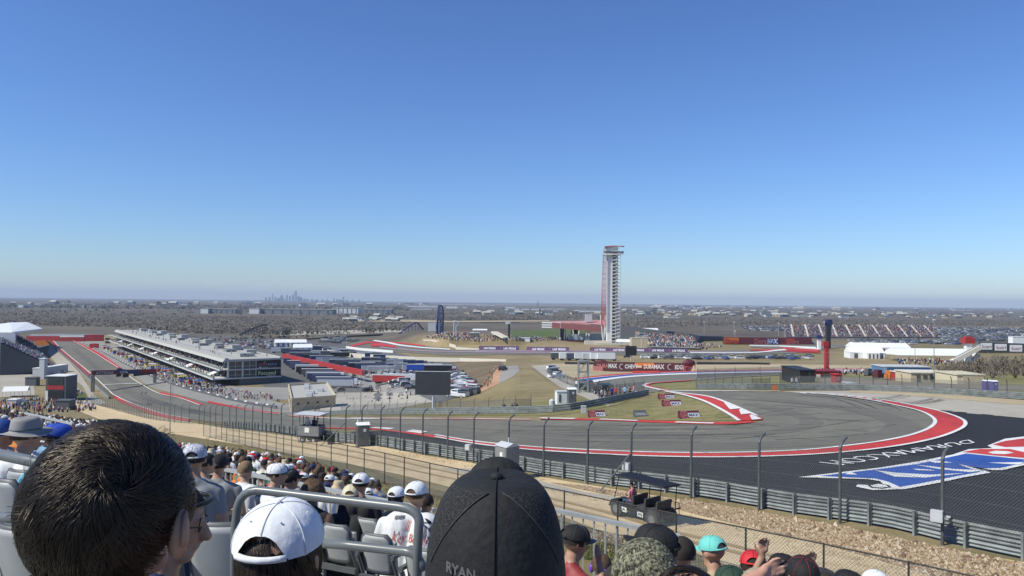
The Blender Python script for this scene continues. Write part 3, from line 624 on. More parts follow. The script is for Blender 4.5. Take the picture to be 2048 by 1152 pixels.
# ---- marshal stand trailer
p = G(623,884); root = empty('marshal_stand', p, R(-12), 'grey marshal stand with flat canopy standing on the perimeter road', 'marshal stand')
q = MB(); q.box((0,0,.75),(2.3,1.5,.12)); q.build('floor', dgrey, root)
q = MB()
for x in (-1.12,1.12): q.box((x,0,1.25),(.05,1.5,1.0))
for y in (-.75,.75): q.box((0,y,1.25),(2.29,.05,1.0))
q.build('side_panel', flat('stand_grey',(.2,.21,.215)), root)
q = MB(); q.box((0,0,2.95),(3.0,2.3,.08), 0, lgrey); q.box((0,0,2.89),(2.9,2.2,.04), 0, dgrey); q.build('canopy', None, root)
for x in (-1,1):
    for y in (-.7,.7): q = MB(); q.box((x,y,2.3),(.06,.06,1.2)); q.build('canopy_post', gpost, root)
for x in (-.6,.6):
    for y in (-.75,.75): q = MB(); q.tube([(x,y-.08,.33),(x,y+.08,.33)], .33, 14, rubber); q.tube([(x,y-.1,.33),(x,y+.1,.33)], .15, 10, lgrey); q.build('wheel', None, root)
q = MB(); q.box((0,0,.55),(2.0,1.1,.2)); q.tube([(-1,0,.5),(-1.9,0,.45)], .04, 6); q.build('chassis', dgrey, root)
q = MB(); q.box((-.15,-.78,1.35),(.5,.03,.5)); q.build('notice_board', white, root)
# people on the stand, bin and toilets
p = G(662,889); root = empty('wheelie_bin', p, .2, 'dark green wheelie bin beside the marshal stand', 'bin')
bing = flat('dark_bin', (.025,.035,.035)); q = MB(); q.add([(-.3,-.35,.05),(.3,-.35,.05),(.3,.35,.05),(-.3,.35,.05),(-.38,-.45,1),(.38,-.45,1),(.38,.45,1),(-.38,.45,1)], [(3,2,1,0),(4,5,6,7),(0,1,5,4),(1,2,6,5),(2,3,7,6),(3,0,4,7)]); q.build('body', bing, root)
q = MB(); q.box((0,0,1.04),(.82,.95,.07)); q.build('lid', bing, root)
for x in (-.3,.3): q = MB(); q.tube([(x-.05,.4,.12),(x+.05,.4,.12)], .12, 10); q.build('wheel', rubber, root)
def toilet(p, rz, label, body, roof=white, s=1, group=None):
    root = empty('portable_toilet', p, rz, label, 'portable toilet', group)
    q = MB(); q.box((0,0,1.1),(1.1,1.1,2.0)); 
    for k in range(5): q.box((-.555,-.4+k*.2,1.15),(.03,.08,1.6)); q.box((.555,-.4+k*.2,1.15),(.03,.08,1.6))
    q.build('body', body, root)
    q = MB(); q.box((0,0,.07),(1.18,1.18,.14)); q.build('skid', dgrey, root)
    q = MB(); q.add([(-.6,-.6,2.1),(.6,-.6,2.1),(.6,.6,2.1),(-.6,.6,2.1),(-.6,0,2.32),(.6,0,2.32)], [(3,2,1,0),(0,1,5,4),(2,3,4,5),(1,2,5),(3,0,4)]); q.build('roof', roof, root)
    q = MB(); q.box((.1,-.565,1.08),(.72,.03,1.75)); d_ = q.build('door', body, root)
    q = MB(); q.box((.1,-.585,1.62),(.24,.02,.26)); q.build('sign', white, d_); q = MB(); q.box((-.2,-.6,1.15),(.05,.05,.16)); q.build('handle', black, d_)
    q = MB(); q.tube([(-.4,.45,2.1),(-.4,.45,2.5)], .05, 8); q.build('vent_pipe', roof, root)
    root.scale = (s,s,s); return root
tg = flat('toilet_grey', (.13,.14,.145)); tg2 = flat('toilet_light_grey', (.22,.23,.225))
toilet(G(725,893), R(20), 'grey portable toilet with white roof beside the marshal stand', tg, s=.98)
toilet(G(1014,957), R(-50), 'grey portable toilet with pale roof standing by the guardrail above the black cap', tg2, lgrey, s=1.0)
toilet(G(1973,783.5), R(5), 'left one of two purple portable toilets with white roofs', purple, s=.62); toilet(G(1987,784.5), R(5), 'right one of two purple portable toilets with white roofs', purple, s=.62)
toilet(G(1143,808), R(10), 'small grey portable toilet beside the white cabin on the infield slope', tg, s=.9)
toilet(G(664,712), R(0), 'pale portable toilet at the edge of the far paddock', tg2, s=1.2)
# white cabin, tank, screen
p = G(1125,809); root = empty('site_cabin', p, R(8), 'white site cabin on the infield slope beside the access road', 'cabin')
q = MB(); q.box((0,0,.85),(1.7,1.5,1.6)); q.build('body', white, root); q = MB(); q.box((0,0,1.7),(1.8,1.6,.08)); q.build('roof', lgrey, root); q = MB(); q.box((-.5,-.77,.9),(.25,.03,1.0)); q.build('door', dgrey, root)
p = G(1104,813); root = empty('water_tank', p, 0, 'white plastic water tank beside the white cabin', 'tank'); q = MB(); q.tube([(0,0,0),(0,0,.75)], .38, 14); q.build('tank', lgrey, root); q = MB(); q.tube([(0,0,.75),(0,0,.95)], [.35,.15], 14); q.build('lid', lgrey, root)
p = G(866,823); sY = p.y; root = empty('video_screen', p, 0, 'large blank dark grey video screen on a single pole', 'screen')
tl = P(831,743,sY)-p; brr = P(901,790,sY)-p; q = MB(); q.box(((tl.x+brr.x)/2,0,(tl.z+brr.z)/2),(brr.x-tl.x,.35,tl.z-brr.z)); q.build('screen_panel', flat('screen_grey',(.05,.055,.06),.55), root)
q = MB(); w_ = .05; q.box(((tl.x+brr.x)/2,0,tl.z+.03),(brr.x-tl.x+.1,.4,.06)); q.build('frame', lgrey, root)
q = MB(); q.tube([(0,0,0),(0,0,brr.z)], .16, 12); q.build('pole', lgrey, root)
for k, (x, y, lb) in enumerate(((923,828,'white'),(1167,826,'grey'))):
    p = G(x, y); root = empty('equipment_box', p, 0, lb+' equipment box standing in front of the inner guardrail'+(' near its bend' if k else ''), 'box'); q = MB(); q.box((0,0,.35),(.5,.4,.7)); q.build('body', white if not k else lgrey, root); q = MB(); q.box((0,0,.73),(.56,.46,.06)); q.build('lid', lgrey, root)
# ---- sponsor wedges on the infield grass
mar = flat('maroon_panel', (.10,.02,.03), .6); pink = flat('pale_red_print', (.36,.12,.11), .6)
for x, y, w_, ang, lb, k in ((1333,798,2.0,8,'Farthest wedge sponsor board on the infield grass',1),(1344,812,2.1,8,'Middle wedge sponsor board of the pair near the kerb',1),(1379,836,2.0,12,'Nearest wedge sponsor board on the grass near the apex',1),(1194,834,1.7,10,'Left wedge sponsor board on the grass near the guardrail',1),(1281,834,1.25,14,'Small dark wedge board standing alone between the others',0)):
    p = G(x, y); root = empty('sponsor_board', p, R(ang), lb.lower(), 'sign board'); h = .62
    q = MB(); q.add([(-w_/2,-.35,0),(w_/2,-.35,0),(w_/2,.35,0),(-w_/2,.35,0),(-w_/2,.25,h),(w_/2,.25,h),(w_/2,.35,h),(-w_/2,.35,h)], [(3,2,1,0),(4,5,6,7),(0,1,5,4),(1,2,6,5),(2,3,7,6),(3,0,4,7)]); q.build('wedge', mar if k else dgrey, root)
    up = Vector((0,.6,h)).normalized(); q = MB(); L2 = math.hypot(.6,h)
    if k:
        rt = Vector((1,0,0)); og = Vector((-w_/2,-.35,0)); nn = rt.cross(up)
        def pl(a, b, c, d, m, o_=.006): q.add([og+rt*a+up*b+nn*o_, og+rt*c+up*b+nn*o_, og+rt*c+up*d+nn*o_, og+rt*a+up*d+nn*o_], [(0,1,2,3)], m)
        pl(w_*.42,L2*.18,w_*.97,L2*.72,lgrey,.004); letter(q, 'DURA', og, rt, up, (w_*.04,L2*.22,w_*.42,L2*.68), pink, .012, .03); letter(q, 'MAX', og, rt, up, (w_*.46,L2*.26,w_*.92,L2*.64), navy, .012, .03)
        for fx in (.1,.3,.22): pl(w_*fx,L2*.78,w_*(fx+.09),L2*.97,pink); 
        pl(w_*.08,L2*.03,w_*.2,L2*.16,pink); pl(w_*.26,L2*.03,w_*.36,L2*.16,pink)
    else: letter(q, 'DURAMAX', (-w_/2,-.35,0), (1,0,0), up, (.1,L2*.3,w_-.1,L2*.65), lgrey, .012, .0)
    q.build('print', None, root)
# orange board at the far rail
p = G(1549,783); root = empty('marker_board', p, 0, 'square orange marker board hung on the far guardrail', 'marker board'); q = MB(); q.box((0,0,.45),(.62,.06,.62)); q.build('panel', orange, root)
for x in (-.25,.25): q = MB(); q.box((x,.06,.4),(.05,.05,.8)); q.build('leg', gpost, root)
# long sponsor wall behind the gravel trap
a = G(1187,741); b = G(1389,743); root = empty('banner_wall', a, 0, 'long maroon sponsor wall standing behind the gravel trap', 'banner wall'); d = b-a; ht = (P(1187,723,a.y).z-a.z); ht2 = P(1389,727,b.y).z-b.z
q = MB(); q.add([(0,0,-.3),tuple(d+Vector((0,0,-.3))),tuple(d+Vector((0,0,ht2))),(0,0,ht),(0,.6,-.3),tuple(d+Vector((0,.6,-.3))),tuple(d+Vector((0,.6,ht2))),(0,.6,ht)], [(0,1,2,3),(5,4,7,6),(3,2,6,7),(0,3,7,4),(1,5,6,2)]); q.build('wall_panel', flat('deep_maroon',(.065,.014,.016)), root)
q = MB(); L_ = d.length; rt = d.normalized(); up = Vector((0,0,1))
for f0, f1, s, m_, c0, c1 in ((.04,.16,'DURA',pink,.3,.75),(.16,.25,'MAX',lgrey,.28,.78),(.33,.46,'CHEVY',lgrey,.25,.7),(.52,.62,'DURA',cream,.25,.7),(.62,.72,'MAX',lgrey,.22,.72),(.82,.91,'EDGE',lgrey,.2,.65)):
    letter(q, s, (0,-.05,0), rt, up, (L_*f0,ht*c0,L_*f1,ht*c1), m_, .05, .03)
for f in (.30,.775):
    q.tube([rt*L_*f+Vector((0,-.12,ht*.45)), rt*L_*f+Vector((0,-.2,ht*.45))], 1.1, 16, lgrey); q.tube([rt*L_*f+Vector((0,-.2,ht*.45)), rt*L_*f+Vector((0,-.26,ht*.45))], .75, 16, mar)
q.build('lettering', None, root)
q = MB()
for f0, f1, z0, z1, m_ in ((.43,.62,.58,.88,orange),(.44,.5,.35,.6,tan),(-.005,.10,-.02,.5,pink),(.93,1.0,-.02,.6,tan)):
    q.bar(rt*L_*f0+Vector((0,-.04,ht*(z0+z1)/2)), rt*L_*f1+Vector((0,-.04,ht*(z0+z1)/2)), .1, ht*(z1-z0), m_)
q.build('printed_artwork', None, root)
for i, (xx, lb) in enumerate(((1203,'left'),(1376,'right'))):
    p = G(xx, 741 if i == 0 else 743)+Vector((0,-1.2,0)); r2 = empty('inflatable_arch', p, 0, 'dark sponsor balloon standing at the '+lb+' end of the maroon wall', 'balloon'); q = MB(); q.ell((0,0,3.0),(2.4,1,1.4),14,8,mar); q.build('balloon', None, r2, True); q = MB(); q.box((-1.5,0,1.2),(.8,.8,2.4),0,pink); q.box((1.5,0,1.2),(.8,.8,2.4),0,pink); q.box((0,-.5,2.2),(2.4,.3,1.1),0,pink); q.build('base', None, r2)
# lilac banners reading LAS VEGAS
vio = flat('violet_banner', (.085,.05,.13))
for i, (x0, y0, x1, y1, t0, t1, n, lb) in enumerate(((958,700,1038,701.5,691.5,692.5,2,'violet banner wall below the crowded grass hill, leftmost run'),(1054,702,1138,703,693.5,694.5,2,'violet banner wall below the crowded grass hill, middle run'),(1180,703,1376,706,694.5,697.5,5,'long violet banner wall in front of the white tower'))):
    a = G(x0, y0); b = G(x1, y1); b = a+(b-a); root = empty('banner_wall', a, 0, lb, 'banner wall'); d = b-a; h0 = P(x0,t0,a.y).z-a.z; h1 = P(x1,t1,b.y).z-b.z
    q = MB(); q.add([(0,0,0),tuple(d),tuple(d+Vector((0,0,h1))),(0,0,h0),(0,.5,0),tuple(d+Vector((0,.5,0))),tuple(d+Vector((0,.5,h1))),(0,.5,h0)], [(0,1,2,3),(5,4,7,6),(3,2,6,7),(0,3,7,4),(1,5,6,2)]); q.build('wall_panel', vio, root)
    q = MB(); L_ = d.length; rt = d.normalized()
    for k in range(n):
        f = (k+.25)/n; letter(q, 'LAS VEGAS', (0,-.05,0), rt, (0,0,1), (L_*f,h0*.25,L_*(f+.6/n),h0*.72), white, .05, .03); letter(q, 'V', (0,-.05,0), rt, (0,0,1), (L_*(f-.17/n),h0*.2,L_*(f-.1/n),h0*.8), pink, .05, .05)
    q.build('lettering', None, root)
# black screen in front of the tower
p = G(1262,721); root = empty('video_screen', p, 0, 'small black video screen on a pole in front of the tower', 'screen'); s = F/p.y
q = MB(); q.box((0,0,19.5/s),(22/s,.6,19/s)); q.build('screen_panel', black, root); q = MB(); q.tube([(0,.2,0),(0,.2,12/s)], .3, 8); q.build('pole', lgrey, root)
# truss tower at the road
p = G(1166,786); root = empty('camera_tower', p, 0, 'grey steel truss tower beside the access road', 'tower'); s = F/p.y; H_ = 64/s; w_ = 9.5/s
for x in (-w_,w_):
    for y in (-.8,.8): q = MB(); q.tube([(x,y,0),(x,y,H_)], .1, 6); q.build('leg', galv, root)
q = MB()
for z0, z1 in ((0,.33),(.33,.66),(.66,1)):
    for y in (-.8,.8): q.tube([(-w_,y,z0*H_),(w_,y,z1*H_)], .06, 5); q.tube([(-w_,y,z1*H_),(w_,y,z1*H_)], .08, 5)
q.box((0,0,H_),(w_*2.2,1.8,.12)); q.build('bracing', galv, root)
# ------------------------------------------------------------------ pit building
A0 = Vector((-132,360,0)); U = Vector((-207,306,0)).normalized(); V = Vector((U.y,-U.x,0))   # U along the building (away), V to the back
PBL = 369; ZB = -41.2
root = empty('pit_building', (A0.x,A0.y,ZB), math.atan2(U.y,U.x), 'long white three storey pit building with terraces beside pit lane', 'building')
# local frame: x along U, y = -V direction (left turned) so back is negative y
bw = flat('building_white', (.66,.65,.60), .7); roofw = flat('roof_white', (.40,.39,.35), .8); conc_w = flat('slab_concrete', (.52,.51,.48), .8)
D = 25
def lb(q, x0, x1, y0, y1, z0, z1, m=None): q.box(((x0+x1)/2,-(y0+y1)/2,(z0+z1)/2),(x1-x0,y1-y0,z1-z0),0,m)
q = MB(); lb(q, 0.5, PBL, 6, D, 0, 4.0, flat('garage_wall',(.16,.155,.15))); lb(q, 3, PBL, 5, D-1, 4.4, 12.2, flat('inner_wall',(.25,.25,.245))); q.build('wall', None, root)
q = MB(); lb(q, -1, PBL, -6.5, D, 3.6, 4.25); q.build('floor_slab', conc_w, root)
q = MB(); lb(q, -1, PBL, -3.5, D, 7.7, 8.25); q.build('floor_slab', conc_w, root)
q = MB(); q.add([(-1.5,1.5,12.9),(PBL,1.5,12.9),(PBL,-D-.5,12.9),(-1.5,-D-.5,12.9),(-1.5,2.5,11.7),(PBL,2.5,11.7),(PBL,-D-.5,12.1),(-1.5,-D-.5,12.1)], [(3,2,1,0)[::1],(4,5,6,7),(0,1,5,4),(1,2,6,5),(2,3,7,6),(3,0,4,7)])
rf = q.build('roof', roofw, root)
q = MB(); lb(q, -1.3, PBL, -1.3, .2, 12.91, 13.5); lb(q, -1.3, PBL, D-.8, D+.3, 12.91, 13.4); q.build('parapet', roofw, rf)
nb = 28
for i in range(nb):
    x = 3+i*(PBL-6)/nb
    for z0, z1, y in ((4.35,7.6,4.7),(8.35,11.6,4.7)):
        q = MB(); lb(q, x+.6, x+(PBL-6)/nb-.5, y, y+.25, z0, z1); w_ = q.build('window', glass if (i*7+int(z0)) % 3 else ggl, root)
    q = MB(); lb(q, x+.8, x+(PBL-6)/nb-.8, 5.7, 5.98, .1, 3.4); q.build('garage_door', black if i % 3 else dgrey, root)
for i in range(nb+1):
    x = 2+i*(PBL-6)/nb; q = MB(); q.box((x,-2.5,8.1),(.45,.45,7.9)); q.build('column', bw, root)
for z, y in ((4.25,-6.3),(8.25,-3.3)):
    q = MB(); lb(q, -.9, PBL, y-.05, y+.02, z, z+1.05); q.build('glass_railing', mat('railing_glass',(.20,.24,.23),.25,0,.2,.5), root)
for i in range(0, nb, 4):
    x = 10+i*(PBL-6)/nb; q = MB(); q.add([(x,6.4,4.3),(x+7,6.4,4.3),(x+7,1,6.6),(x,1,6.6),(x,6.4,4.15),(x+7,6.4,4.15),(x+7,1,6.45),(x,1,6.45)], [(0,1,2,3),(7,6,5,4),(0,4,5,1),(1,5,6,2),(2,6,7,3),(3,7,4,0)]); q.build('terrace_canopy', white, root)
# end wall facing the camera: glass bays, frames, banner
for y0, y1 in ((1,6.5),(7.5,13)):
    for z0, z1 in ((4.4,7.6),(8.4,11.8)):
        q = MB(); lb(q, -.2, .3, y0, y1, z0+.1, z1); w_ = q.build('window', glass, root); q = MB(); lb(q, -.3, -.15, y0, y1, z0+1, z0+1.12); lb(q, -.3,-.15,(y0+y1)/2-.1,(y0+y1)/2+.1,z0+.1,z1); q.build('window_frame', lgrey, w_)
for y in (.4,7,13.4,24.7):
    q = MB(); lb(q, -.35, .35, y-.35, y+.35, 4.25, 12.1); q.build('column', bw, root)
q = MB(); lb(q, -.9, -.5, 13.4, 24.9, 3.7, 12.3); bn = q.build('sponsor_banner', flat('banner_black',(.012,.012,.014)), root)
q = MB(); og = (-.9,-13.4,3.7); rt = (0,-1,0); up = (0,0,1)
letter(q, 'DURA', og, rt, up, (.8,5.7,5.2,6.8), pink, .05, .02); letter(q, 'MAX', og, rt, up, (5.3,5.7,9.8,6.8), flat('pale_blue_print',(.18,.24,.4)), .05, .02); letter(q, 'A', og, rt, up, (2.8,6.6,4.6,7.9), pink, .08, .05)
q.tube([Vector((-.95,-14.9,8.5)),Vector((-1.0,-14.9,8.5))], .62, 14, lgrey); letter(q, 'CHEVY', og, rt, up, (2.3,4.4,5.6,5.1), lgrey, .05, .03); letter(q, 'EDGE', og, rt, up, (5.9,4.4,9.4,5.1), pink, .05, .03)
letter(q, 'Focused', og, rt, up, (.7,1.3,9.0,3.1), flat('yellow_white_print',(.55,.6,.3)), .05, .02); letter(q, 'HEALTH', og, rt, up, (4.8,.5,8.8,1.15), lgrey, .05, .02)
q.build('lettering', None, bn)
# rooftop plant
rnd = random.Random(11)
for x, y, w_, d_, h in [(12,9,9,7,2.6),(30,17,6,5,3.6),(50,12,7,5,2.2),(62,18,8,5,4.6),(80,14,6,4,2.4),(96,17,9,5,3.2),(112,12,5,5,2.2),(125,18,8,5,4.8),(142,14,6,4,2.6),(160,17,10,5,3),(180,13,5,4,2.4),(196,18,8,5,4.8),(215,14,7,4,2.6),(236,17,8,5,3.2),(255,12,5,4,2.2),(272,18,8,5,4.4),(295,15,8,4,2.8),(318,17,6,5,3),(340,14,8,5,4)]:
    q = MB(); lb(q, x, x+w_, y, y+d_, 12.85, 12.9+h*.62); q.build('roof_unit', flat('roof_unit_grey',(.34,.34,.32)) if h > 2.5 else flat('roof_unit_dark',(.2,.2,.2)), rf)
q = MB()
for k in range(60): x = 6+k*5.9; lb(q, x, x+.1, 6, 6.1, 12.9, 14.0); lb(q, x, x+5.9, 6, 6.06, 13.9, 14.0)
q.build('roof_handrail', lgrey, rf)
# ---- low tan building
a = G(583,826); f1 = P(532,811,a.y+12); f2 = P(671,822,a.y+8); zt = P(583,799,a.y).z; z0 = a.z-1
pa = Vector((a.x,a.y,0)); pl_ = Vector((f1.x,f1.y+22,0)); pr_ = Vector((f2.x,f2.y,0)); pb_ = pl_+pr_-pa
root = empty('service_building', (a.x,a.y,z0), 0, 'low tan block building with flat white roof beside the pit exit', 'building'); o_ = Vector((a.x,a.y,z0))
base = [Vector((p.x-a.x,p.y-a.y,0)) for p in (pa, pr_, pb_, pl_)]; H_ = zt-z0
q = MB(); q.prism(base, H_-.3); w_ = q.build('wall', tan, root)
q = MB(); inner = [p*1 for p in base]; q.prism([p+Vector((0,0,H_-.3)) for p in base], .12, roofw); q.build('roof', None, root)
q = MB()
for i in range(4): q.bar(base[i]+Vector((0,0,H_)), base[(i+1) % 4]+Vector((0,0,H_)), .35, .7)
q.build('parapet', tan, root)
for k in range(5):
    t = .15+k*.17; c = base[0].lerp(base[3],t)*.55+base[1].lerp(base[2],t)*.45; q = MB(); q.box(c+Vector((rnd.uniform(-4,4),0,H_+.3)),(1.6,1.4,.9)); q.build('roof_unit', lgrey, root)
for k in range(4):
    c = base[0].lerp(base[1],.12+k*.22); n_ = (base[1]-base[0]).normalized(); q = MB(); q.bar(c+Vector((0,0,H_-1.3)), c+n_*.6+Vector((0,0,H_-1.3)), .5, .5); q.build('wall_lamp', dgrey, root)
for k in range(3):
    c = base[0].lerp(base[3],.15+k*.28); n_ = (base[3]-base[0]).normalized(); q = MB(); q.bar(c+Vector((0,0,2.6)), c+n_*3+Vector((0,0,2.6)), .2, 2.2); q.build('door', glass if k else dgrey, root)
# ------------------------------------------------------------------ vehicles
def paint(c, nm): return mat('car_'+nm, c, .4, .1, .03, 2, spec=.4)
PC = [(paint((.55,.55,.55),'silver'),'silver'),(paint((.75,.75,.74),'white'),'white'),(paint((.03,.03,.035),'black'),'black'),(paint((.12,.125,.13),'grey'),'grey'),(paint((.35,.03,.03),'red'),'red'),(paint((.04,.09,.25),'blue'),'blue'),(paint((.25,.22,.17),'beige'),'beige')]
def car_mesh(m, kind):
    q = MB(); L_ = {'car':4.5,'suv':4.8,'pickup':5.6}[kind]; W = 1.85; h1 = .95; h2 = 1.45 if kind == 'car' else 1.8
    prof = {'car':[(-2.2,.35),(-2.25,.8),(-1.7,.95),(-1.1,h2),(.55,h2),(1.2,.98),(2.1,.85),(2.25,.4)],'suv':[(-2.35,.35),(-2.4,1.0),(-2.25,h2),(.5,h2),(1.15,1.08),(2.2,1.0),(2.35,.4)],'pickup':[(-2.8,.45),(-2.8,1.1),(-.9,1.1),(-.75,h2),(.7,h2),(1.3,1.15),(2.6,1.05),(2.7,.45)]}[kind]
    n = len(prof); vs = []
    for y, s in ((-W/2,1),(W/2,1)): vs += [(x, y*(.86 if z > 1.2 else 1), z) for x, z in prof]
    q.add(vs, [tuple(range(n-1,-1,-1)), tuple(range(n,2*n))]+[(i,(i+1) % n,n+(i+1) % n,n+i) for i in range(n)], m)
    zt = h2-.12; cab = [p for p in prof if p[1] == h2]; x0, x1 = cab[0][0], cab[-1][0]
    for s in (-1,1): q.box(((x0+x1)/2, s*W*.445, (zt+1.05)/2),(x1-x0-.1,.1,zt-1.05),0,glass)
    q.add([(x1+.06,-.72,h2-.06),(x1+.06,.72,h2-.06),(x1+.62,.8,1.08),(x1+.62,-.8,1.08)],[(0,3,2,1)],glass)
    q.add([(x0-.04,-.72,h2-.06),(x0-.04,.72,h2-.06),(x0-(.5 if kind == 'car' else .1),.8,1.1),(x0-(.5 if kind == 'car' else .1),-.8,1.1)],[(0,1,2,3)],glass)
    if kind == 'pickup': q.box((-1.8,0,1.06),(1.8,1.5,.12),0,black)
    for x in (-1.4 if kind != 'pickup' else -1.8, 1.4 if kind != 'pickup' else 1.75):
        for s in (-1,1): q.tube([(x,s*.72,.34),(x,s*.95,.34)],.34,10,rubber); q.tube([(x,s*.95,.34),(x,s*.96,.34)],.19,8,lgrey)
    for s in (-1,1): q.box((prof[-1][0]-.06,s*.68,.72),(.1,.3,.14),0,white); q.box((prof[0][0]+.03,s*.7,.85),(.1,.2,.2),0,red)
    me = bpy.data.meshes.new('parked_car'); me.from_pydata(q.v, [], q.f)
    for x in q.mats: me.materials.append(x)
    me.polygons.foreach_set('material_index', q.m); me.update(); return me
CM = {}
def car(p, rz, ci=None, kind=None, label=None, group=None, rnd=random):
    ci = rnd.choice([0,0,1,1,2,2,3,3,4,5,6]) if ci is None else ci; kind = kind or rnd.choice(['car','suv','suv','pickup']); k = (ci, kind)
    if k not in CM: CM[k] = car_mesh(PC[ci][0], kind)
    o = bpy.data.objects.new('parked_'+{'car':'car','suv':'suv','pickup':'pickup'}[kind], CM[k]); COL.objects.link(o); o.location = p; o.rotation_euler = (0,0,rz)
    tag(o, label or PC[ci][1]+' '+{'car':'saloon car','suv':'estate car','pickup':'pickup truck'}[kind]+' parked in '+(group or 'the lot').split(' in ')[-1], {'car':'car','suv':'car','pickup':'pickup truck'}[kind], group); return o
def in_poly(x, y, pl):
    c = False; n = len(pl)
    for i in range(n):
        (x0,y0),(x1,y1) = pl[i], pl[(i+1) % n]
        if (y0 > y) != (y1 > y) and x < (x1-x0)*(y-y0)/(y1-y0)+x0: c = not c
    return c
def rows(poly, ang, drow, dcol, fn, occ=.85, rnd=random.Random(5), jit=.3):
    """walk a parking pattern in world space inside a pixel polygon"""
    pts = [G(x, y) for x, y in poly]; wp = [(p.x,p.y) for p in pts]; cx = sum(p[0] for p in wp)/len(wp); cy = sum(p[1] for p in wp)/len(wp)
    R_ = max(math.hypot(p[0]-cx,p[1]-cy) for p in wp); ca, sa = cos(ang), sin(ang); n = 0
    i = -int(R_/drow)
    while i*drow < R_:
        j = -int(R_/dcol)
        while j*dcol < R_:
            a = j*dcol+rnd.uniform(-jit,jit); b = i*drow+rnd.uniform(-jit,jit)*.5; x = cx+a*ca-b*sa; y = cy+a*sa+b*ca
            if rnd.random() < occ and in_poly(x, y, wp): fn(Vector((x,y,gz(x,y)+.06+y*.0004)), ang); n += 1
            j += 1
        i += 1
    return n
rc = random.Random(21)
g1 = 'cars in the paddock lot behind the screen'
rows([(900,735),(925,748),(948,775),(945,790),(905,799),(902,760)], R(62), 6.5, 2.8, lambda p, a: car(p, a+pi/2, group=g1, rnd=rc), .8)
g2 = 'cars in the yard left of the screen'
rows([(770,752),(828,758),(830,785),(790,778),(745,770)], R(10), 11, 4, lambda p, a: car(p, a+R(20), group=g2, rnd=rc), .55)
g3 = 'cars in the lot behind the pit building'
rows([(440,682),(580,684),(640,693),(640,700),(560,700),(450,694)], R(8), 13, 3.6, lambda p, a: car(p, a+pi/2, group=g3, rnd=rc), .42)
g4 = 'cars in the paddock below the cream wall'
rows([(700,722),(860,727),(880,738),(860,741),(760,738),(700,730)], R(5), 13, 4.5, lambda p, a: car(p, a+pi/2, group=g4, rnd=rc), .6)
g5 = 'vehicles in the service yard past the tan building'
rows([(640,776),(730,778),(760,784),(680,792),(600,780)], R(20), 9, 5, lambda p, a: car(p, a+R(30), group=g5, rnd=rc), .5)
for x, y, ci, k, r_, l in ((1114,757,1,'pickup',-60,'white pickup nearest in the queue on the access road'),(1109,748,3,'suv',-60,'grey estate car behind the white pickup on the access road'),(1106,740,1,'suv',-65,'white estate car at the far end of the access road queue'),(1175,783,2,'suv',-20,'black estate car parked under the steel truss tower'),(1207,792,2,'suv',10,'dark buggy parked among people at the fence corner')):
    car(G(x, y, .1), R(r_+90), ci, k, l)
car(G(1006,742,.1), R(70), 2, 'suv', 'dark vehicle driving on the grey tunnel road')
for k, (x, y, ci) in enumerate(((1255,716,2),(1290,717,1),(1305,717,0),(1325,718,1),(1345,718,2),(1362,718,2),(1410,716,2),(1440,717,2),(1510,717,2),(1580,716,0),(1125,716,1),(1145,717,3))): car(G(x, y, .1), R(5*k), ci, 'suv' if k % 2 else 'car', None, 'vehicles on the road in front of the violet banners', rc)
g6 = 'cars between the transporters'
rows([(600,722),(740,728),(760,756),(690,752),(620,738)], R(14), 8, 3.2, lambda p, a: car(p, a+pi/2, group=g6, rnd=rc), .5)
rows([(752,748),(830,742),(832,757),(770,760)], R(8), 8, 3.2, lambda p, a: car(p, a+pi/2, group='cars left of the grey screen', rnd=rc), .7)
# trailers and race transporters
def trailer(p, rz, L_, body, roof, label, group, tractor=None, stripe=None):
    root = empty('race_transporter', p, rz, label, 'trailer', group)
    q = MB(); q.box((0,0,2.45),(L_,2.55,2.9)); q.build('body', body, root); q = MB(); q.box((0,0,3.95),(L_+.05,2.6,.1)); q.build('roof', roof, root)
    q = MB(); q.box((0,0,.85),(L_*.9,1.1,.3)); q.build('chassis', black, root)
    for x in (-L_*.38,-L_*.30): q = MB(); q.tube([(x,-1.2,.5),(x,1.2,.5)],.5,10); q.build('wheel_axle', rubber, root)
    if stripe: q = MB(); q.box((0,-1.29,2.2),(L_*.9,.02,.9)); q.build('side_stripe', stripe, root)
    if tractor:
        q = MB(); q.box((L_/2+1.8,0,1.9),(2.2,2.4,2.4)); q.box((L_/2+3.6,0,1.2),(1.6,2.2,1.3)); q.build('cab', tractor, root); q = MB(); q.tube([(L_/2+3.4,-1.2,.5),(L_/2+3.4,1.2,.5)],.5,10); q.build('wheel_axle', rubber, root)
    return root
cols = [(navy,'navy'),(dgrey,'dark grey'),(lgrey,'light grey'),(flat('deep_blue',(.03,.045,.10)),'deep blue'),(flat('dull_white',(.42,.42,.41)),'white'),(black,'black'),(flat('dark_blue_grey',(.06,.08,.13)),'slate blue')]
rt_ = random.Random(9)
for k in range(11):
    y = 730+k*4.6; x = 572+k*8+rt_.uniform(-3,3); c, cn = cols[(k*3) % 7]; p = G(x+22, y, .1); trailer(p, R(4), 16, c, lgrey if k % 2 else cols[6][0], cn+' transporter in front of the long red banner, row '+['one','two','three','four','five','six','seven','eight','nine','ten','eleven'][k]+' from the back', 'transporters in front of the red banner', white if k % 3 == 0 else None)
for k in range(13):
    x = 588+k*13.5; y = 716+k*2.6; c, cn = cols[(k*2+1) % 7]; p = G(x+14, y, .1); trailer(p, R(14), 15, c, [lgrey,dgrey,cols[6][0]][k % 3], cn+' race transporter parked behind the long red banner', 'transporters behind the red banner', None)
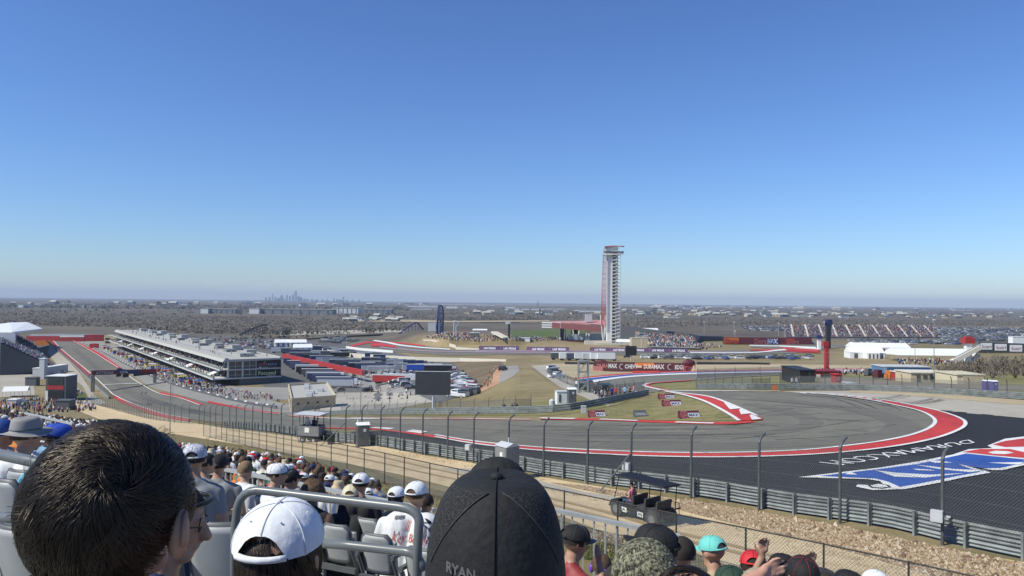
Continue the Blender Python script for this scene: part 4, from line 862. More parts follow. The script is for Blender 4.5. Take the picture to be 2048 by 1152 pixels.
for k in range(12): p = G(742+(k % 6)*17, 727+(k//6)*9+(k % 6)*1.5, .1); trailer(p, R(12), 12, cols[(k*5+3) % 7][0], [lgrey,dgrey,cols[6][0]][k % 3], cols[(k*5+3) % 7][1]+' trailer in the close rows left of the grey screen', 'trailers left of the grey screen')
for k in range(10): p = G(610+k*17, 699+k*2.4, .1); trailer(p, R(12), 11, cols[(k*3+4) % 7][0], [lgrey,white,dgrey][k % 3], cols[(k*3+4) % 7][1]+' motorhome in front of the cream wall', 'motorhomes before the cream wall')
for k in range(7): p = G(560+k*20, 706+k*1.6, .1); trailer(p, R(10), 13, cols[(k*4+2) % 7][0], [lgrey,dgrey][k % 2], cols[(k*4+2) % 7][1]+' motorhome in the back rows of the paddock', 'motorhomes in the back of the paddock')
for k, (x, y) in enumerate(((840,744),(858,743),(876,746))): trailer(G(x, y, .1), R(5), 14, blue if k == 0 else (white if k == 1 else black), lgrey, ['blue','white','black'][k]+' transporter showing above the big grey screen', 'transporters behind the screen')
p = G(778,768,.1); trailer(p, R(-10), 15, red, lgrey, 'bright red transporter with pale roof left of the grey screen', None, black)
p = G(800,764,.1); r2 = empty('hospitality_trailer', p, R(-10), 'sloping silver and red display trailer left of the grey screen', 'trailer'); q = MB(); q.add([(-8,-1.5,3.6),(8,-1.5,3.6),(9.5,-1.5,.8),(-3,-1.5,.8),(-8,1.5,3.6),(8,1.5,3.6),(9.5,1.5,.8),(-3,1.5,.8)],[(3,2,1,0),(4,5,6,7),(0,1,5,4),(1,2,6,5),(2,3,7,6),(3,0,4,7)]); q.build('body', lgrey, r2); q = MB(); 
for x in (-4,0,4,7): q.box((x,0,.4),(.9,2.6,.8))
q.build('wheel_axle', rubber, r2)
for k, (x, y) in enumerate(((1118,720),(1135,721),(1150,721),(1166,721),(1182,722),(1198,722),(1212,722))):
    trailer(G(x, y, .1), R(3), 9, [dgrey,white,cols[6][0],white,lgrey,white,white][k], white, ['dark grey','white','slate','white','pale grey','white','white'][k]+' lorry parked left of the small black screen', 'lorries left of the black screen', white if k in (3,5) else None)
# long red banner
pts = [G(x, y) for x, y in ((566,726),(600,734),(640,744),(680,754),(728,765))]; root = empty('banner_wall', pts[0], 0, 'long bright red banner fence slanting through the paddock trailers', 'banner wall'); q = MB()
for a, b in zip(pts, pts[1:]): q.bar(a-pts[0]+Vector((0,0,4.6)), b-pts[0]+Vector((0,0,4.6)), 1.6, 2.6)
q.build('banner', red, root); q = MB()
for k in range(5): q.tube([pts[k]-pts[0], pts[k]-pts[0]+Vector((0,0,5.9))], .15, 6)
q.build('banner_post', lgrey, root)
# ---- tents
def tent(p, rz, L_, W, hw, hr, label, group=None, side=True, ends=True, m=None):
    root = empty('marquee_tent', p, rz, label, 'tent', group); m = m or white
    q = MB(); q.add([(-L_/2,-W/2,hw),(L_/2,-W/2,hw),(L_/2,W/2,hw),(-L_/2,W/2,hw),(-L_/2*.99,0,hr),(L_/2*.99,0,hr)],[(0,1,5,4),(2,3,4,5),(1,2,5),(3,0,4)]); q.build('roof', m, root)
    if side: q = MB(); q.box((0,0,hw/2),(L_*.98,W*.97,hw)); q.build('wall', m, root)
    else:
        for x in (-L_*.48,-L_*.16,L_*.16,L_*.48):
            for y in (-W*.48,W*.48): q = MB(); q.tube([(x,y,0),(x,y,hw)],.08,6); q.build('tent_pole', lgrey, root)
    if side:
        for k in range(3): q = MB(); q.box((-L_*.3+k*L_*.3,-W*.49,hw*.45),(L_*.12,.08,hw*.8)); q.build('doorway', dgrey, root)
    return root
for x, y, L_, W, hw, hr, l in ((1724,716,15,9,3,5.6,'small pitched white tent left of the large white marquee'),(1741,717,6,8,2.8,5.6,'narrow white gabled tent beside the small pitched tent'),(1751,716,6,8,2.8,5.6,'second narrow white gabled tent nearer the large marquee'),(1755,708,32,12,4,6.4,'long white marquee standing behind the gabled tents'),(755+44,0,0,0,0,0,None)):
    if l: tent(G(x, y), R(-4), L_, W, hw, hr, l)
p = G(1860,722); tent(p, R(-2), 37, 15, 3.0, 5.8, 'largest open white marquee with people underneath', side=False)
p = G(1800,719); tent(p, R(-2), 12, 9, 2.8, 4.6, 'low white awning at the left end of the largest marquee', side=False)
for x, y, w_, l in ((33,793,9,'small white peaked tent on the pale lot at left'),(115,772,0,'')):
    if w_: tent(G(x, y), R(20), w_, 6, 2.5, 4.2, l, side=False); 
for k, (x, y) in enumerate(((596,694),(566,694),(605,705))): tent(G(x, y, .1), R(20), 14, 10, 4, 6.5, ['white arched tent at the back of the paddock','smaller white tent behind the pit building','low white awning among the motorhomes'][k])
tent(G(960,668), R(0), 13, 7, 3.5, 4.6, 'white canopy among the crowd on the grass hill', side=False)
tent(G(1610,702), R(0), 1, 1, .1, .1, 'tiny white tent beside the far track') if False else None
# ---- containers and huts, right side
def hut(px0, px1, yb, yt, dep, label, m, roofm=None, doors=(), name='portable_building', yb2=None, corr=False, rot=0):
    a = G(px0, yb); b = G(px1, yb2 or yb); b = Vector((P(px1,yb2 or yb,a.y+ (rot*(px1-px0)*.02)).x, a.y+rot*(px1-px0)*.02, a.z)); d = b-a; L_ = d.length; H_ = (P(px0,yt,a.y).z-a.z); ang = math.atan2(d.y, d.x)
    root = empty(name, a, ang, label, 'building'); q = MB(); q.box((L_/2,dep/2,H_/2-.2),(L_,dep,H_+.4))
    if corr:
        for k in range(int(L_/.6)): q.box((.3+k*.6,-.03,H_/2),(.2,.06,H_*.95))
    q.build('wall', m, root); q = MB(); q.box((L_/2,dep/2,H_+.06),(L_+.3,dep+.3,.14)); q.build('roof', roofm or m, root)
    for x0, x1, z0, z1, dm, nm in doors: q = MB(); q.box((L_*(x0+x1)/2,-.06,H_*(z0+z1)/2),(L_*(x1-x0),.08,H_*(z1-z0))); q.build(nm, dm, root)
    return root, L_, H_
lblue = flat('faded_blue_wall', (.10,.19,.33), .6)
hut(1768,1861,752,734,6,'long faded blue shipping container block beyond the yard', lblue, lgrey, ((.13,.25,.35,.7,navy,'window'),(.8,.97,.1,.8,blue,'roller_door'),(-.0,.06,0,1,flat('sky_blue_wall',(.22,.42,.52)),'end_door')), corr=True)
hut(1822,1902,765,746,5,'cream site office with dark windows and a long porch roof', tan, cream, ((.14,.22,.05,.85,dgrey,'door'),(.3,.4,.4,.8,glass,'window'),(.46,.58,.3,.85,glass,'window'),(.66,.72,.05,.85,dgrey,'door'),(.82,.92,.4,.8,glass,'window')))
hut(1914,1969,769,750,6,'plain cream storage shed with a ribbed roller door', flat('cream_shed',(.58,.52,.36)), flat('cream_shed',(.58,.52,.36)), ((.2,.95,.03,.9,tan,'roller_door'),), corr=False)
hut(1812,1822,763,748,5,'small red and cream kiosk at the end of the cream office', red, cream, ((.2,.8,.2,.7,black,'window'),))
hut(1600,1630,766,741,9,'black pitched canopy hut at the edge of the island', black, black, ())
hut(1630,1683,757,743,5,'dark red open sided stand behind the far fence', flat('dark_red_canopy',(.2,.02,.02)), flat('dark_red_canopy',(.2,.02,.02)), ((.05,.2,.1,.6,cream,'doorway'),(.3,.75,.0,.65,dgrey,'doorway')))
hut(1672,1684,766,750,2,'red vending kiosk behind the far fence', red, red, ((.2,.8,.3,.8,pink,'window'),))
hut(1699,1711,776,768,2,'white toolbox van body behind the far guardrail', white, lgrey, ((.2,.8,.2,.6,black,'window'),))
hut(208,232,690,671,12,'square tan control building at the far end of the pit building', tan, cream, ((.1,.5,.55,.75,glass,'window'),(.1,.5,.2,.4,glass,'window')))
# ---- red pylon with black scoreboard
p = G(1655,746); s = F/p.y; root = empty('scoreboard_pylon', p, 0, 'tall red pylon topped by a black scoreboard tower', 'tower')
q = MB(); q.box((-.3,0,31/s),(7.5/s,1.1,44/s)); q.box((-.6,0,58/s),(10.5/s,1.3,10/s)); q.build('red_column', red, root)
q = MB(); q.box((2/s,.4,75/s),(8/s,1.1,52/s)); q.build('scoreboard', flat('scoreboard_slate',(.03,.033,.045)), root)
q = MB(); q.box((3.5/s,.4,101/s),(11/s,1.3,12/s)); q.build('scoreboard_head', navy, root)
for x in (-2.5,2.5): q = MB(); q.tube([(x/s,0,-1),(x/s,0,10/s)], .4, 8); q.build('leg', dpost, root)
q = MB(); letter(q, 'COTA', (-.9,-.95,15/s), (0,0,1), (-1,0,0), (0,-1.1,30/s,.1), pink, .08, .03); q.build('lettering', None, root)
# ---- blue capped tower, far
def capped(px, yb, yt, w_, capm, label, bodym=white, stair=False):
    p = G(px, yb); s = F/p.y; H_ = (yb-yt)/s; root = empty('observation_tower', p, 0, label, 'tower')
    q = MB(); q.box((0,0,H_*.4),(w_*.55/s,w_*.5/s,H_*.8)); q.build('shaft', bodym, root); q = MB(); q.box((0,0,H_*.85),(w_/s,w_*.8/s,H_*.2)); q.box((0,0,H_*.97),(w_*.6/s,w_*.5/s,H_*.06)); q.build('cabin', capm, root)
    if stair:
        q = MB(); q.bar((-w_*1.9/s,-2,H_*.08),(w_*.9/s,-2,H_*.62),2.2,1.6); q.bar((w_*.9/s,-1,H_*.36),(w_*.15/s,-1,H_*.02),2,1.2); q.build('staircase', cream, root)
        q = MB(); q.bar((-w_*1.9/s,-3.1,H_*.08+1.6),(w_*.9/s,-3.1,H_*.62+1.6),.1,.5); q.build('stair_railing', lgrey, root)
capped(1638,700,670,11,navy,'white tower with a blue cabin beside the red banner bridge')
capped(1936,728,673,20,red,'white stair tower with a bright red cabin right of the marquee', stair=True)
# ---- three white signs on a dark gantry
a = P(1958,687,470); root = empty('sign_gantry', (a.x,a.y,gz(a.x,a.y)), 0, 'dark gantry carrying three white signs with red lettering', 'sign'); zo = Vector(root.location)
q = MB(); p0 = P(1956,696,470)-zo; p1 = P(2070,700,478)-zo; q.bar(p0, p1, .8, 7.4); q.build('gantry_beam', dgrey, root)
for x0, x1, y0, y1 in ((1962,1984,686,699),(1990,2013,688,701),(2020,2044,690,703)):
    c = P((x0+x1)/2,(y0+y1)/2,468.5)-zo; q = MB(); q.box(c,((x1-x0)/3.29,.3,(y1-y0)/3.29)); sg = q.build('sign_panel', white, root)
    q = MB(); letter(q, 'kueri', c+Vector((-3,-.2,-1.1)), (1,0,0), (0,0,1), (.3,0,5.8,2.1), pink, .05, .0); q.build('lettering', None, sg)
for px in (1975,2034): q = MB(); t = P(px,704,470)-zo; q.tube([(t.x,t.y,-2),(t.x,t.y,t.z)], .5, 8); q.build('gantry_leg', cream, root)
# ---- banner bridge
a = P(1447,690,585); za = gz(a.x,a.y); root = empty('banner_bridge', (a.x,a.y,za), 0, 'footbridge covered in red DuraMAX banners over the far track', 'bridge'); zo = Vector(root.location); s = F/585
q = MB(); p0 = P(1447,681,585)-zo; p1 = P(1622,683,585)-zo; q.bar(p0, p1, 3, 14/s); q.build('deck', flat('bridge_maroon',(.12,.02,.03)), root)
q = MB()
for x0, x1, m_ in ((1449,1478,orange),(1508,1558,flat('bridge_dark',(.12,.03,.05))),(1572,1590,red)): q.bar(P(x0,681+(x0-1447)*.012,583.3)-zo, P(x1,681+(x1-1447)*.012,583.3)-zo, .1, 12/s, m_)
letter(q, 'Dura', P(1451,687,583)-zo, (1,0,0), (0,0,1), (0,0,26/s,10/s), red, .1, .03); letter(q, 'Dura', P(1509,687.5,583)-zo, (1,0,0), (0,0,1), (0,0,24/s,10/s), pink, .1, .03); letter(q, 'MAX', P(1534,687.5,583)-zo, (1,0,0), (0,0,1), (0,0,23/s,10/s), white, .1, .08); letter(q, 'MAX', P(1534,687.5,583)-zo, (1,0,0), (0,0,1), (0,0,23/s,10/s), blue, .2, .0); letter(q, 'Dura', P(1576,687.5,583)-zo, (1,0,0), (0,0,1), (0,0,22/s,9/s), pink, .1, .03)
q.build('banner_print', None, root)
for px in (1480,1584,1595,1618): q = MB(); t = P(px,688,585)-zo; b_ = gz((t+zo).x,(t+zo).y)-zo.z; q.tube([(t.x,t.y,b_-1),(t.x,t.y,t.z)], .9, 8); q.build('pier', lgrey, root)
q = MB(); q.bar(P(1622,682,585)-zo, P(1640,700,590)-zo, 2, 1.2); q.build('staircase', lgrey, root)
# ---- cream retaining wall
def wall_strip(name, top, bot, th, m, label, cat='wall', fencey=None):
    bs = [G(x, y) for x, y in bot]; o = bs[0]; root = empty(name, o, 0, label, cat); q = MB(); n = len(bs)
    vs = []
    for (tx, ty), b in zip(top, bs):
        t = P(tx, ty, b.y); vs += [b-o-Vector((0,0,.5)), t-o, t-o+Vector((0,th,0)), b-o+Vector((0,th,-.5))]
    fs = []
    for i in range(n-1):
        for k in range(4): fs.append((4*i+k, 4*i+4+k, 4*i+4+(k+1) % 4, 4*i+(k+1) % 4))
    fs += [(0,1,2,3), (4*n-1,4*n-2,4*n-3,4*n-4)]; q.add(vs, fs); q.build('wall_body', m, root); return root
wall_strip('retaining_wall', [(640,696),(665,701),(700,706),(760,710),(830,714),(920,716),(1012,719)], [(640,703),(665,709),(700,715),(760,720),(830,723),(920,723),(1012,723)], 1, cream, 'long cream concrete retaining wall curving behind the paddock')
wall_strip('retaining_wall', [(846,679),(870,680),(900,687),(911,690),(912,694),(958,697)], [(846,681),(870,684),(900,693),(911,696),(912,699),(958,700)], 1, cream, 'cream wall at the foot of the crowded grass hill')
wall_strip('panel_fence', [(692,692),(720,696),(750,698),(786,701)], [(692,697),(720,701),(750,703.5),(786,706)], .3, white, 'white panel barrier around the tip of the far track', 'fence')
wall_strip('tyre_wall', [(1395,724),(1450,725),(1500,725),(1540,726)], [(1395,729),(1450,729.5),(1500,729.5),(1540,730)], 1.5, black, 'long black tyre wall along the pale gravel trap', 'tyre wall')
wall_strip('tyre_wall', [(1130,724),(1160,725),(1187,725)], [(1130,729),(1160,729.5),(1187,729.5)], 1.5, black, 'short black tyre wall left of the maroon sponsor wall', 'tyre wall')
wall_strip('tyre_wall', [(540,682),(600,678),(680,672),(765,668)], [(540,684.5),(600,680.5),(680,674.5),(765,670.5)], 1.5, black, 'dark tyre barrier along the back of the paddock', 'tyre wall')
wall_strip('concrete_wall', [(1500,690),(1560,691),(1632,694)], [(1500,692.5),(1560,693.5),(1632,697)], 1, white, 'pale concrete wall beneath the banner bridge')
wall_strip('concrete_wall', [(908,762),(925,750),(915,740)], [(908,763),(925,752),(915,741)], 1, cream, 'x') if False else None
wall_strip('ramp_wall', [(907,735),(925,748),(940,762),(953,773)], [(907,737.5),(925,751),(940,766),(953,779)], .8, cream, 'pale wall running down the edge of the brown bank')
wall_strip('blue_barrier', [(1245,763),(1245.5,763)], [(1245,764),(1245.5,764)], 1, blue, 'x') if False else None
# ------------------------------------------------------------------ tower, amphitheatre, stands
rnd = random.Random(31)
SH = [flat('cloth_'+n, c, .85) for n, c in (('white',(.68,.68,.67)),('grey',(.22,.23,.24)),('black',(.015,.015,.017)),('blue',(.03,.08,.33)),('red',(.42,.03,.035)),('navy',(.02,.03,.09)),('sky',(.25,.42,.6)),('tan',(.4,.3,.18)),('pink',(.55,.2,.25)),('green',(.05,.18,.08)),('orange',(.55,.17,.03)))]
SHN = ['white','grey','black','blue','red','navy','pale blue','tan','pink','green','orange']
skin = mat('skin', (.42,.24,.16), .55, 0, .1, 6); skin2 = mat('skin_dark', (.16,.085,.055), .55, 0, .1, 6); hairm = mat('dark_hair', (.022,.016,.012), .85, 0, .3, 30); hairb = mat('brown_hair', (.09,.05,.028), .85, 0, .3, 30); hairl = mat('sandy_hair', (.2,.13,.07), .85, 0, .3, 30)
jean = flat('denim', (.04,.06,.12), .9)
class Crowd:
    def __init__(s, k=1.0): s.q = MB(); s.k = k
    def add(s, p, sit=False, rnd=rnd, sc=1.0):
        m = rnd.choice(SH[:5]+SH[:3]+SH); h = (1.25 if sit else 1.72)*sc*rnd.uniform(.92,1.05); w = .24*sc; t = .15*sc; a = rnd.uniform(0,6.3) if not sit else rnd.uniform(-.4,.4); ca, sa = cos(a), sin(a)
        def v(x, y, z): return (p.x+x*ca-y*sa, p.y+x*sa+y*ca, p.z+z)
        zs = h-.26*sc; zb = 0 if sit else .85*sc
        if not sit: s.q.add([v(-w*.7,-t*.7,0),v(w*.7,-t*.7,0),v(w*.7,t*.7,0),v(-w*.7,t*.7,0),v(-w*.8,-t,zb),v(w*.8,-t,zb),v(w*.8,t,zb),v(-w*.8,t,zb)],[(0,1,5,4),(1,2,6,5),(2,3,7,6),(3,0,4,7)], rnd.choice([jean,SH[2],SH[7]]))
        s.q.add([v(-w*.8,-t,zb),v(w*.8,-t,zb),v(w*.8,t,zb),v(-w*.8,t,zb),v(-w,-t*.8,zs-.08),v(w,-t*.8,zs-.08),v(w,t*.8,zs-.08),v(-w,t*.8,zs-.08),v(0,0,zs+.05)],[(0,1,5,4),(1,2,6,5),(2,3,7,6),(3,0,4,7),(4,5,8),(5,6,8),(6,7,8),(7,4,8)], m)
        r = .12*sc; c = v(0,0,h-r); hm_ = rnd.choice([hairm,hairb,skin,SH[0],SH[2],SH[2]])
        s.q.add([(c[0],c[1],c[2]+r),(c[0],c[1],c[2]-r)]+[(c[0]+r*cos(k*pi/2.5),c[1]+r*sin(k*pi/2.5),c[2]) for k in range(5)], [(0,2+k,2+(k+1) % 5) for k in range(5)], hm_)
        s.q.add([(c[0],c[1],c[2]-r*1.2)]+[(c[0]+r*cos(k*pi/2.5),c[1]+r*sin(k*pi/2.5),c[2]) for k in range(5)], [(0,1+(k+1) % 5,1+k) for k in range(5)], skin)
    def done(s, name='crowd'): return tag(s.q.build(name), kind='stuff')
def inpx(poly, n, rnd=rnd):
    x0, x1 = min(p[0] for p in poly), max(p[0] for p in poly); y0, y1 = min(p[1] for p in poly), max(p[1] for p in poly); out = []
    while len(out) < n:
        x, y = rnd.uniform(x0,x1), rnd.uniform(y0,y1)
        if in_poly(x, y, poly): out.append((x, y))
    return out
# observation tower
tp = G(1225,689); tz = tp.z; s = F/tp.y; root = empty('observation_tower', tp, 0, 'tall white lattice observation tower with red tube veil and viewing deck', 'tower')
def T(px, py, dy=0): q_ = P(px, py, tp.y+dy)-Vector(root.location); return q_
zt = T(1225,507).z; W2 = 13/s; D2 = 5.0
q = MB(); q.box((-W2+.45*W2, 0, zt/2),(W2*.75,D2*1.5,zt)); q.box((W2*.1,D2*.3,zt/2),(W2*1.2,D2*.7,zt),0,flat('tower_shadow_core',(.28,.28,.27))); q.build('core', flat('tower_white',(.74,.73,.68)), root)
stw = flat('tower_white',(.74,.73,.68)); nf = 26
for k in range(nf):
    z = zt*k/nf; dz = zt/nf; a_ = (W2*-.15, -D2*.9, z); b_ = (W2*.95, -D2*.9, z+dz*.5); c_ = (W2*-.15,-D2*.9,z+dz)
    q = MB(); q.bar(a_, b_, 1.3, .55); q.bar((b_[0],-D2*.4,b_[2]), (c_[0],-D2*.4,c_[2]), 1.3, .55); q.box((W2*.95,-D2*.7,z+dz*.5),(1.1,2.0,.3)); q.box((W2*-.15,-D2*.7,z),(1.1,2.0,.3)); q.build('stair_flight', stw, root)
for x in (-W2*.3, W2*.35, W2*1.0): q = MB(); q.tube([(x,-D2,0),(x,-D2,zt)], .16, 6); q.build('corner_column', lgrey, root)
q = MB(); q.tube([T(1236,512),T(1236,509),T(1240,508)],1.2,6)
q = MB(); q.add([T(1205,510,-6),T(1244,509,-6),T(1246,509,6),T(1206,510,6),T(1205,507,-6),T(1245,506,-6),T(1247,506,6),T(1206,507,6)],[(3,2,1,0),(4,5,6,7),(0,1,5,4),(1,2,6,5),(2,3,7,6),(3,0,4,7)]); q.build('viewing_deck', stw, root)
q = MB(); q.box(T(1223,500),(9.5,7,4.6)); q.build('deck_room', stw, root)
q = MB(); q.box(T(1228,504,-6.2),(15,.15,1.2)); q.build('deck_railing', dgrey, root)
rt2 = flat('veil_red', (.5,.09,.085), .6)
for k in range(9):     # red tubes from the canopy down the back
    y = -4+k; x0 = 1206+k*.5
    q = MB(); q.tube([T(1248,493+.2*abs(k-4),y),T(1230,491.5,y),T(1213,492.5,y),T(1208,498,y),T(1206.5,510,y),T(1204,580,y),T(1202.5+.5*(k % 3),640,y),T(1203+(k % 3),652,y)], .22, 6); q.build('veil_tube', rt2, root)
for k in range(5):
    x = 1204.2+k*1.7; q = MB(); q.tube([T(x+2,508,-5.2),T(x+.4,570,-5.2),T(x,655,-5.2)], .12, 5); q.build('veil_tube', rt2, root)
for k in range(12): q = MB(); z = 512+k*11.6; q.bar(T(1205.5-k*.08,z,-5.4),T(1211.5,z+(1.5 if k % 2 else -1.5),-5.4),.2,.2); q.build('veil_rung', rt2, root)
q = MB()
for z in (510,528,548,568,588,608,625): q.bar(T(1204.5-(z-510)*.015,z,-4),T(1212,z,-4),.25,.25)
for z in (497,494): q.bar(T(1208,z,-4),T(1240,z-1,-4),.3,.3)
q.build('veil_brace', lgrey, root)
q = MB(); q.box(T(1225,690,-3),(26,6,3.5)); q.box(T(1196,687,-2),(46/2.5*1.1,5,4)); q.build('base_building', cream, root)
q = MB(); q.add([T(1209,494,-5),T(1250,492.2,-3),T(1250,492.2,3),T(1209,494,5),T(1209,492.5,-5),T(1250,491.4,-3),T(1250,491.4,3),T(1209,492.5,5)],[(3,2,1,0),(4,5,6,7),(0,1,5,4),(1,2,6,5),(2,3,7,6),(3,0,4,7)]); q.build('red_top_canopy', rt2, root)
# stage canopy with raking columns
cp = G(1150,683); root2 = empty('stage_canopy', cp, 0, 'wide red canopy on white raking columns left of the tower', 'canopy')
def T2(px, py, dy=0): return P(px, py, cp.y+dy)-Vector(root2.location)
q = MB(); top_ = [T2(1102,642,30),T2(1150,642,34),T2(1208,640,34),T2(1210,650,0),T2(1180,648,-4),T2(1140,645,-2),T2(1104,643,6)]
vs = top_+[v-Vector((0,0,.8)) for v in top_]; n = len(top_); q.add(vs, [tuple(range(n-1,-1,-1)), tuple(range(n,2*n))]+[(i,(i+1) % n,n+(i+1) % n,n+i) for i in range(n)]); q.build('roof', flat('canopy_pale_red',(.50,.24,.22),.7), root2)
q = MB(); q.bar(T2(1104,650,-4),T2(1205,659,-4),.8,4.2); q.build('fascia', flat('fascia_pink',(.34,.13,.12)), root2)
for k in range(3): q = MB(); q.bar(T2(1084,645+k*4.5,0),T2(1122,646+k*4.5,-3),3,.9); q.build('white_louvre', white, root2)
for px, dx in ((1120,-1),(1128,2),(1149,-4),(1155,5),(1171,4),(1178,-2),(1176,6),(1206,-4),(1208,4)): q = MB(); q.tube([T2(px,684,0),T2(px+dx,652,0)], .45, 6); q.build('raking_column', stw, root2)
for px in (1125,1149): q = MB(); q.box(T2(px,668,4),(5,2,13)); q.build('speaker_stack', black, root2)
q = MB(); q.tube([T2(1207,690,-8),T2(1201,630,-8),T2(1211,630,-8),T2(1207,690,-8)], .4, 6); q.build('mast', stw, root2)
q = MB(); q.box(T2(1187,674,6),(40,8,4.5)); q.build('stage_front', flat('pale_teal_panel',(.38,.46,.46)), root2)
q = MB(); q.box(T2(1170,688,-4),(40,3,4)); q.box(T2(1150,682,0),(20,3,1.2)); q.build('stage_base', mar, root2)
q = MB(); q.box(T2(1177,636,20),(5.5,4,6)); q.build('rooftop_box', lgrey, root2)
# video tower on hill
for px, yb, yt, w_, l in ((1018,677,648,4,'black speaker column standing on the green lawn'),(1383+0,0,0,0,'')):
    if w_: p = G(px, yb); s_ = F/p.y; root = empty('speaker_column', p, 0, l, 'speaker tower'); q = MB(); q.box((0,0,(yb-yt)/s_/2),(w_/s_,1.5,(yb-yt)/s_)); q.build('column', black, root); q = MB(); q.box((-1,0,(yb-yt)/s_+1),(10/s_,1.5,6/s_)); q.build('head_panel', lgrey, root)
# curved grandstand right of the tower
def stand(name, fl, fr, bl, br, label, m, seat=None, nrow=10, crowd=0, sc=1, aisles=6, am=None):
    """raked stand: front-left, front-right, back-left, back-right points"""
    fl, fr, bl, br = map(Vector, (fl, fr, bl, br)); root = empty(name, fl, 0, label, 'grandstand'); o = fl.copy()
    q = MB()
    for k in range(nrow):
        t0, t1 = k/nrow, (k+1)/nrow; a = fl.lerp(bl,t0)-o; b = fr.lerp(br,t0)-o; c = fr.lerp(br,t1)-o; d = fl.lerp(bl,t1)-o; z = Vector((0,0,(bl.z-fl.z)/nrow))
        a1 = a+z; b1 = b+z; c1 = Vector((c.x,c.y,b1.z)); d1 = Vector((d.x,d.y,a1.z)); q.add([a,b,b1,a1,c1,d1],[(0,1,2,3),(3,2,4,5)])
    gL, gR = gz(bl.x,bl.y), gz(br.x,br.y)
    q.add([bl-o,br-o,Vector((br.x,br.y,gR-1))-o,Vector((bl.x,bl.y,gL-1))-o,fl-o,fr-o],[(1,0,3,2),(4,0,3),(5,2,1)])
    q.build('terrace', m, root)
    for k in range(aisles):
        t = (k+.5)/aisles; q = MB(); a = fl.lerp(fr,t-.006)-o; b = fl.lerp(fr,t+.006)-o; c = bl.lerp(br,t+.006)-o; d = bl.lerp(br,t-.006)-o; u_ = Vector((0,0,.5*sc)); q.add([a+u_,b+u_,c+u_*2,d+u_*2],[(0,1,2,3)]); q.build('aisle', am or lgrey, root)
    if crowd:
        C_ = Crowd()
        for i in range(crowd):
            u, v = rnd.random(), (int(rnd.random()*nrow)+.5)/nrow
            if abs((u*aisles) % 1-.5) < .06: continue
            p = fl.lerp(fr,u).lerp(bl.lerp(br,u),v); p.z += .35; C_.add(p, sc < 1.2, sc=sc)
        C_.done('seated_crowd')
    return root
dst = flat('stand_slate', (.075,.078,.085)); gstd = flat('stand_grey', (.20,.205,.215))
a = G(1572,676); b = G(1883,676); d_ = P(1568,651,a.y+55); e_ = P(1860,653,b.y+55)
stand('grandstand', a+Vector((0,0,.6)), b+Vector((0,0,.6)), d_, e_, 'wide temporary grandstand full of people beyond the far esses', flat('stand_pink_grey',(.25,.21,.21)), crowd=1500, sc=1.35, aisles=11, am=cream)
a = G(1385,700); b = G(1545,701)
wall_strip('grandstand_wall', [(1232,652),(1280,656),(1320,661),(1380,667),(1400,672),(1447,673)], [(1232,676),(1280,680),(1320,684),(1385,690),(1400,683),(1447,682)], 12, dst, 'dark curved rear of the amphitheatre stand right of the tower', 'grandstand')
a = G(1300,697); b = G(1400,700); stand('grandstand', a+Vector((0,0,1)), b+Vector((0,0,1)), P(1270,668,a.y+40), P(1385,676,b.y+40), 'packed seating bowl directly right of the tower', gstd, crowd=650, sc=1.25, aisles=3, nrow=12)
hut(1263,1297,696,676,8,'tan block at the left edge of the seating bowl', tan, tan, ((.55,.62,0,1,cream,'pillar'),))
wall_strip('ramp_wall', [(1297,683),(1320,690),(1328,695)], [(1297,696),(1320,697),(1328,697)], 2, tan, 'tan ramp wall sloping down from the seating bowl')
tent(G(1252,692), R(5), 14, 8, 3, 5, 'pale tent roof between the tower and the tan block', side=False)
tent(G(1290,672), R(5), 26, 12, 5, 8, 'grey white marquee roof above the seating bowl', side=False)
# crowd on the grass hill and around
C_ = Crowd()
for x, y in inpx([(850,676),(870,668),(920,666),(960,670),(1010,672),(1040,676),(1140,676),(1140,681),(1060,683),(1000,682),(960,684),(900,682)], 620): C_.add(G(x, y), rnd.random() < .3, sc=1.25)
for x, y in inpx([(1395,690),(1420,688),(1445,694),(1430,699),(1395,700)], 60): C_.add(G(x, y), sc=1.2)
C_.done('hill_crowd')
C_ = Crowd()
for x, y in inpx([(232,694),(262,704),(330,730),(400,758),(450,776),(430,787),(380,780),(310,755),(255,725),(235,710)], 520): C_.add(G(x, y), sc=1.0)
for x, y in inpx([(395,782),(470,780),(540,792),(560,806),(500,803),(430,795)], 120): C_.add(G(x, y), sc=.85)
for x, y in inpx([(1795,722),(1925,722),(1960,730),(1795,730)], 110): C_.add(G(x, y), sc=1.0)
for x, y in inpx([(110,736),(122,736),(150,775),(165,790),(150,795),(112,765)], 150): C_.add(G(x, y), sc=1.0)
for x, y in inpx([(700,770),(830,790),(820,800),(700,785)], 16): C_.add(G(x, y), sc=1.0)
for x, y in inpx([(1590,742),(1760,745),(1760,752),(1690,752)], 50): C_.add(G(x, y), sc=.9)
for x, y in inpx([(0,803),(60,800),(175,806),(200,824),(100,826),(0,820)], 240): C_.add(G(x, y), sc=1.0)
C_.done('paddock_crowd')
C_ = Crowd()   # people on the pit building terraces
mtx = Matrix.Translation((A0.x,A0.y,ZB)) @ Matrix.Rotation(math.atan2(U.y,U.x),4,'Z')
for k in range(620):
    lv = rnd.choice([0,0,1]); x = rnd.uniform(1,PBL-2); y = rnd.uniform(-5.8,3.5) if lv == 0 else rnd.uniform(-2.9,3.5); C_.add(mtx @ Vector((x,-y,4.25+4*lv)), sc=1.0)
for k in range(120): C_.add(mtx @ Vector((rnd.uniform(2,PBL-5),-rnd.uniform(2,22),12.95)), sc=1.0) if rnd.random() < .5 else None
C_.done('terrace_crowd')
